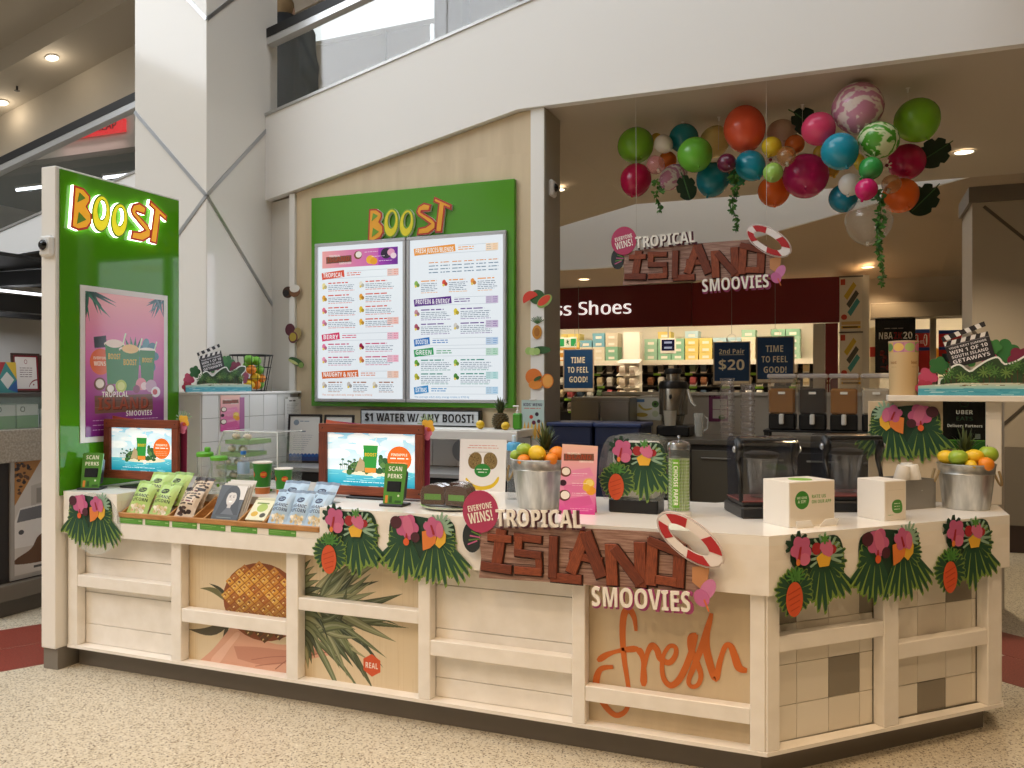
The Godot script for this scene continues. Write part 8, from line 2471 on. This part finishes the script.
	for e in [[Vector3(0.5, 0.06, 0.3), Vector3(0.12, 0.14, 3.4)], [Vector3(-0.5, 0.10, 0.3), Vector3(0.12, 0.14, 3.4)], [Vector3(0, 0.30, 0.6), Vector3(1.6, 0.12, 0.12)], [Vector3(0, 0.30, -0.3), Vector3(1.6, 0.12, 0.12)], [Vector3(0, 0.40, 0.3), Vector3(1.7, 0.03, 3.4)]]: obj("beam", bx().box(e[0], e[1]), bk, ca)
	for x in [0.15, -0.25]:
		obj("strip_light", bx().box(Vector3(x, 0.2, 0.1), Vector3(0.03, 0.02, 2.2)), glow("f4f6fa", 3.0), ca)
	lamp_area(Vector3(-6.6, 2.38, -1.2), Vector2(0.4, 2.2), "f2f5fa", 3.2, Vector3(-PI / 2, 0, 0), "strip_lamp")

func build_upper() -> void:
	var lt := "bright round downlight under the upper walkway"
	for e in [Vector3(-7.971, 5.238, -3.382), Vector3(-9.088, 4.951, -3.628)]:
		var o := thing("ceiling_downlight", lt, "light", e, 0.0, "round recessed ceiling lights")
		o.rotation.z = 0.2515
		obj("trim_ring", bx().lathe([Vector2(0.058, -0.012), Vector2(0.07, -0.012), Vector2(0.07, 0.004)], 24), mat("e8e6e0", 0.4), o)
		obj("lens", bx().lathe([Vector2(0, -0.011), Vector2(0.058, -0.011)], 24), glow("fff4dc", 5.0), o)
		var l := OmniLight3D.new()
		l.name = "downlight_lamp"
		l.light_color = col("fff0d8")
		l.light_energy = 0.06
		l.light_size = 0.08
		l.omni_range = 20.0
		l.shadow_enabled = true
		l.position = Vector3(0, -0.12, 0)
		o.add_child(l, true)
	var sp := thing("sprinkler_head", "small dark sprinkler head under the upper walkway", "sprinkler", Vector3(-8.692, 5.053, -3.516))
	obj("stem", bx().lathe([Vector2(0.012, -0.05), Vector2(0.012, 0.0)], 10), mat("3a3632", 0.4, 0.5), sp)
	obj("deflector", bx().lathe([Vector2(0.0, -0.058), Vector2(0.03, -0.056), Vector2(0.03, -0.05), Vector2(0, -0.05)], 14), mat("3a3632", 0.4, 0.5), sp)
	# shop on the upper floor behind the glass
	setting("floor_upper", bx().span(-16.5, -7.7, 2.9, 3.05, -13.5, -5.4), mat("8a8378", 0.5))
	setting("wall_upper_header", bx().span(-16.5, -7.7, 5.06, 6.6, -6.15, -6.02), mat("d5cdc0", 0.6))
	setting("wall_upper_beam", bx().span(-16.5, -7.7, 4.98, 5.06, -6.3, -5.95), mat("6a645a", 0.6))
	setting("wall_upper_back", bx().span(-16.5, -7.7, 3.05, 6.6, -12.1, -12.0), mat("7a7872", 0.7))
	setting("ceiling_upper_shop", bx().span(-16.5, -7.7, 5.4, 5.5, -12.1, -6.2), mat("5a5852", 0.7))
	var sg := thing("red_sign", "lit red discount shop sign behind the walkway glass", "sign", Vector3(-10.3, 5.41, -5.97))
	obj("sign_box", bx().rbox(Vector3(0, 0, 0), Vector3(1.35, 0.19, 0.08), 0.006), glow("d8242c", 0.9), sg)
	word("CHEAP", 0.10, 0.01, mat("5a0c10", 0.5), sg, Vector3(0.30, -0.005, 0.045), 0.52, Vector3.ZERO, "sign_lettering", false)
	lamp_area(Vector3(-10.3, 5.22, -5.88), Vector2(1.3, 0.1), "ffd8d8", 0.12, Vector3(-PI / 2, 0, 0), "sign_lamp")
	var i := 0
	for e in [[-11.46, 5.2, -7.6, 0.7], [-13.55, 5.17, -7.6, 0.8], [-12.9, 5.1, -9.6, 1.4], [-11.2, 5.15, -9.6, 1.2], [-9.4, 5.2, -9.6, 1.2]]:
		var o := thing("ceiling_tube_light", "slim tube light hanging in the upper floor shop", "light", Vector3(e[0], e[1], e[2]), 0.0, "tube lights in the upper shop")
		obj("fitting", bx().box(Vector3(0, 0.03, 0), Vector3(e[3], 0.04, 0.10)), mat("d8d8d6", 0.5), o)
		obj("tube", bx().tube([Vector3(-e[3] / 2, -0.01, 0), Vector3(e[3] / 2, -0.01, 0)], 0.025, 8), glow("f2f8ff", 4.0), o)
		lamp_area(Vector3(e[0], e[1] - 0.04, e[2]), Vector2(e[3], 0.12), "eef4ff", 1.6, Vector3(-PI / 2, 0, 0), "tube_lamp")
		i += 1
	for e in [[-12.6, -9.0, 1.3, "5a5f5a"], [-11.6, -9.2, 1.1, "7a756a"], [-10.6, -9.0, 1.4, "4a4f52"], [-13.4, -8.4, 1.5, "8a8478"], [-14.2, -8.0, 1.2, "6a6f6a"]]:
		var s := thing("store_rack", "tall grey merchandise rack in the upper floor shop", "rack", Vector3(e[0], 3.05, e[1]), 0.0, "racks in the upper shop")
		obj("rack_body", bx().rbox(Vector3(0, e[2] / 2, 0), Vector3(0.7, e[2], 0.35), 0.01), mat(e[3], 0.6), s)
		for k in 3: obj("rack_shelf", bx().box(Vector3(0, 0.35 + k * 0.35, 0.19), Vector3(0.72, 0.02, 0.06)), mat("b5b2aa", 0.5), s)
	# roof glazing and the bright slot window above the walkway
	var gl := thing("window_2", "bright roof glazing above the upper walkway wall", "window", Vector3.ZERO)
	structure(gl)
	obj("pane", bx().prism(V([-6.24, 6.03, -6.137, 5.955, -4.272, 5.985, -4.39, 6.9, -6.24, 6.9]), -5.648, -5.63), glow("e9f2f4", 1.0), gl)
	obj("pane", bx().prism(V([-4.418, 5.63, -4.272, 5.61, -4.272, 5.90, -4.418, 5.93]), -5.648, -5.63), glow("e4edf2", 0.9), gl)
	obj("glazing_bar", bx().prism(V([-6.14, 5.90, -4.27, 5.93, -4.27, 5.985, -6.14, 5.955]), -5.65, -5.61), mat("d8d2c6", 0.6), gl)
	setting("trim_6", bx().span(-5.06, -5.02, 3.7, 5.94, -5.66, -5.60), mat("c4baa9", 0.7))
	setting("trim_7", bx().span(-4.27, -3.9, 3.7, 7.9, -5.66, -5.45), mat("9f9280", 0.7))
	build_person()

func build_person() -> void:
	# someone in a dark padded coat riding the walkway, seen from behind
	var p := thing("person", "person in a long dark padded coat riding the moving walkway, seen from behind", "person", Vector3(-4.60, 3.425, -3.05), 0.15)
	var prev := [
		[Vector3(0, 0.92, 0), Vector3(0, 1.42, 0.0), 0.19, 0.20], [Vector3(0, 0.55, 0), Vector3(0, 0.95, 0), 0.215, 0.20],
		[Vector3(-0.20, 1.40, 0), Vector3(0.20, 1.40, 0), 0.095, 0.095], [Vector3(0, 1.42, 0), Vector3(0.0, 1.54, -0.02), 0.062, 0.058],
		[Vector3(0.22, 1.38, 0), Vector3(0.275, 1.08, 0.02), 0.082, 0.07], [Vector3(0.275, 1.08, 0.02), Vector3(0.20, 0.88, -0.20), 0.068, 0.052],
		[Vector3(-0.22, 1.38, 0), Vector3(-0.275, 1.08, 0.02), 0.082, 0.07], [Vector3(-0.275, 1.08, 0.02), Vector3(-0.20, 0.88, -0.20), 0.068, 0.052],
		[Vector3(0.10, 0.60, 0), Vector3(0.11, 0.08, 0.0), 0.10, 0.055], [Vector3(-0.10, 0.60, 0), Vector3(-0.11, 0.08, -0.03), 0.10, 0.055],
		[Vector3(0.11, 0.05, 0.02), Vector3(0.12, 0.035, -0.16), 0.048, 0.04], [Vector3(-0.11, 0.05, 0.0), Vector3(-0.12, 0.035, -0.19), 0.048, 0.04]]
	obj("coat_and_body", blob(prev, 0.028, Vector3(-0.45, -0.02, -0.36), Vector3(0.45, 1.72, 0.32), 0.05), mat("17181a", 0.75), p)
	var head := [[Vector3(0, 1.56, -0.01), Vector3(0, 1.66, -0.02), 0.078, 0.088], [Vector3(0, 1.50, -0.01), Vector3(0, 1.58, -0.02), 0.05, 0.06], [Vector3(0, 1.60, -0.10), Vector3(0, 1.585, -0.115), 0.016, 0.018],
		[Vector3(-0.085, 1.61, -0.01), Vector3(-0.087, 1.64, -0.01), 0.014, 0.016], [Vector3(0.085, 1.61, -0.01), Vector3(0.087, 1.64, -0.01), 0.014, 0.016]]
	obj("head", blob(head, 0.012, Vector3(-0.14, 1.44, -0.17), Vector3(0.14, 1.80, 0.13), 0.02), mat("c49a80", 0.6), p)
	var hair := [[Vector3(0, 1.65, 0.015), Vector3(0, 1.69, 0.0), 0.094, 0.092], [Vector3(0, 1.57, 0.03), Vector3(0, 1.66, 0.03), 0.075, 0.088]]
	obj("hair", blob(hair, 0.012, Vector3(-0.14, 1.46, -0.12), Vector3(0.14, 1.82, 0.15), 0.02), mat("8a6f4a", 0.8), p)
	for s in [-1, 1]:
		var hand := [[Vector3(s * 0.20, 0.88, -0.20), Vector3(s * 0.185, 0.85, -0.26), 0.036, 0.034]]
		for f in 4: hand.append([Vector3(s * (0.165 + 0.018 * f), 0.845, -0.27), Vector3(s * (0.165 + 0.017 * f), 0.815, -0.31 + 0.004 * f), 0.0095, 0.0085])
		hand.append([Vector3(s * 0.155, 0.86, -0.235), Vector3(s * 0.135, 0.835, -0.275), 0.011, 0.009])
		obj("hand", blob(hand, 0.008, Vector3(s * 0.18 - 0.09, 0.76, -0.36), Vector3(s * 0.18 + 0.09, 0.95, -0.15), 0.008), mat("c49a80", 0.6), p)

func blob(bones: Array, cell: float, lo: Vector3, hi: Vector3, k: float) -> MB:
	# one continuous skin around tapered bones (surface nets)
	var n := Vector3i(((hi - lo) / cell).ceil()) + Vector3i.ONE
	var f := PackedFloat32Array()
	f.resize(n.x * n.y * n.z)
	for z in n.z:
		for y in n.y:
			for x in n.x:
				var p := lo + Vector3(x, y, z) * cell
				var d := 1.0
				for b in bones:
					var A: Vector3 = b[0]
					var B: Vector3 = b[1]
					var t := clampf((p - A).dot(B - A) / (B - A).length_squared(), 0, 1)
					var e := p.distance_to(A.lerp(B, t)) - lerpf(b[2], b[3], t)
					var h := clampf(0.5 + 0.5 * (d - e) / k, 0, 1)
					d = lerpf(d, e, h) - k * h * (1.0 - h)
				f[(z * n.y + y) * n.x + x] = d
	var at := {}
	var val := func(x: int, y: int, z: int) -> float: return f[(z * n.y + y) * n.x + x]
	var nor := {}
	for z in n.z - 1:
		for y in n.y - 1:
			for x in n.x - 1:
				var s := Vector3.ZERO
				var c := 0
				var g := Vector3.ZERO
				for e in [[0, 0, 0, 1, 0, 0], [0, 1, 0, 1, 1, 0], [0, 0, 1, 1, 0, 1], [0, 1, 1, 1, 1, 1], [0, 0, 0, 0, 1, 0], [1, 0, 0, 1, 1, 0], [0, 0, 1, 0, 1, 1], [1, 0, 1, 1, 1, 1], [0, 0, 0, 0, 0, 1], [1, 0, 0, 1, 0, 1], [0, 1, 0, 0, 1, 1], [1, 1, 0, 1, 1, 1]]:
					var a: float = val.call(x + e[0], y + e[1], z + e[2])
					var b: float = val.call(x + e[3], y + e[4], z + e[5])
					var d := Vector3(e[3] - e[0], e[4] - e[1], e[5] - e[2])
					g += d * (b - a)
					if (a < 0) != (b < 0):
						s += Vector3(x + e[0], y + e[1], z + e[2]) + d * (a / (a - b))
						c += 1
				if c:
					at[Vector3i(x, y, z)] = lo + s / c * cell
					nor[Vector3i(x, y, z)] = g.normalized()
	var m := bx()
	for q in at:
		for ax in 3:
			var u := Vector3i.ZERO
			u[ax] = 1
			var v1 := Vector3i.ZERO
			v1[(ax + 1) % 3] = 1
			var v2 := Vector3i.ZERO
			v2[(ax + 2) % 3] = 1
			var a: float = val.call(q.x, q.y, q.z)
			var b: float = val.call(q.x + u.x, q.y + u.y, q.z + u.z)
			if (a < 0) == (b < 0): continue
			var K := [q, q - v1, q - v1 - v2, q - v2]
			if not (at.has(K[1]) and at.has(K[2]) and at.has(K[3])): continue
			if a < 0: K = [K[3], K[2], K[1], K[0]]
			var P := K.map(func(i): return at[i])
			var N := K.map(func(i): return nor[i])
			if (P[1] - P[0]).cross(P[2] - P[0]).dot(N[0]) < 0:
				P.reverse(); N.reverse()
			m.quadn(P[0], P[1], P[2], P[3], N[0], N[1], N[2], N[3])
	return m
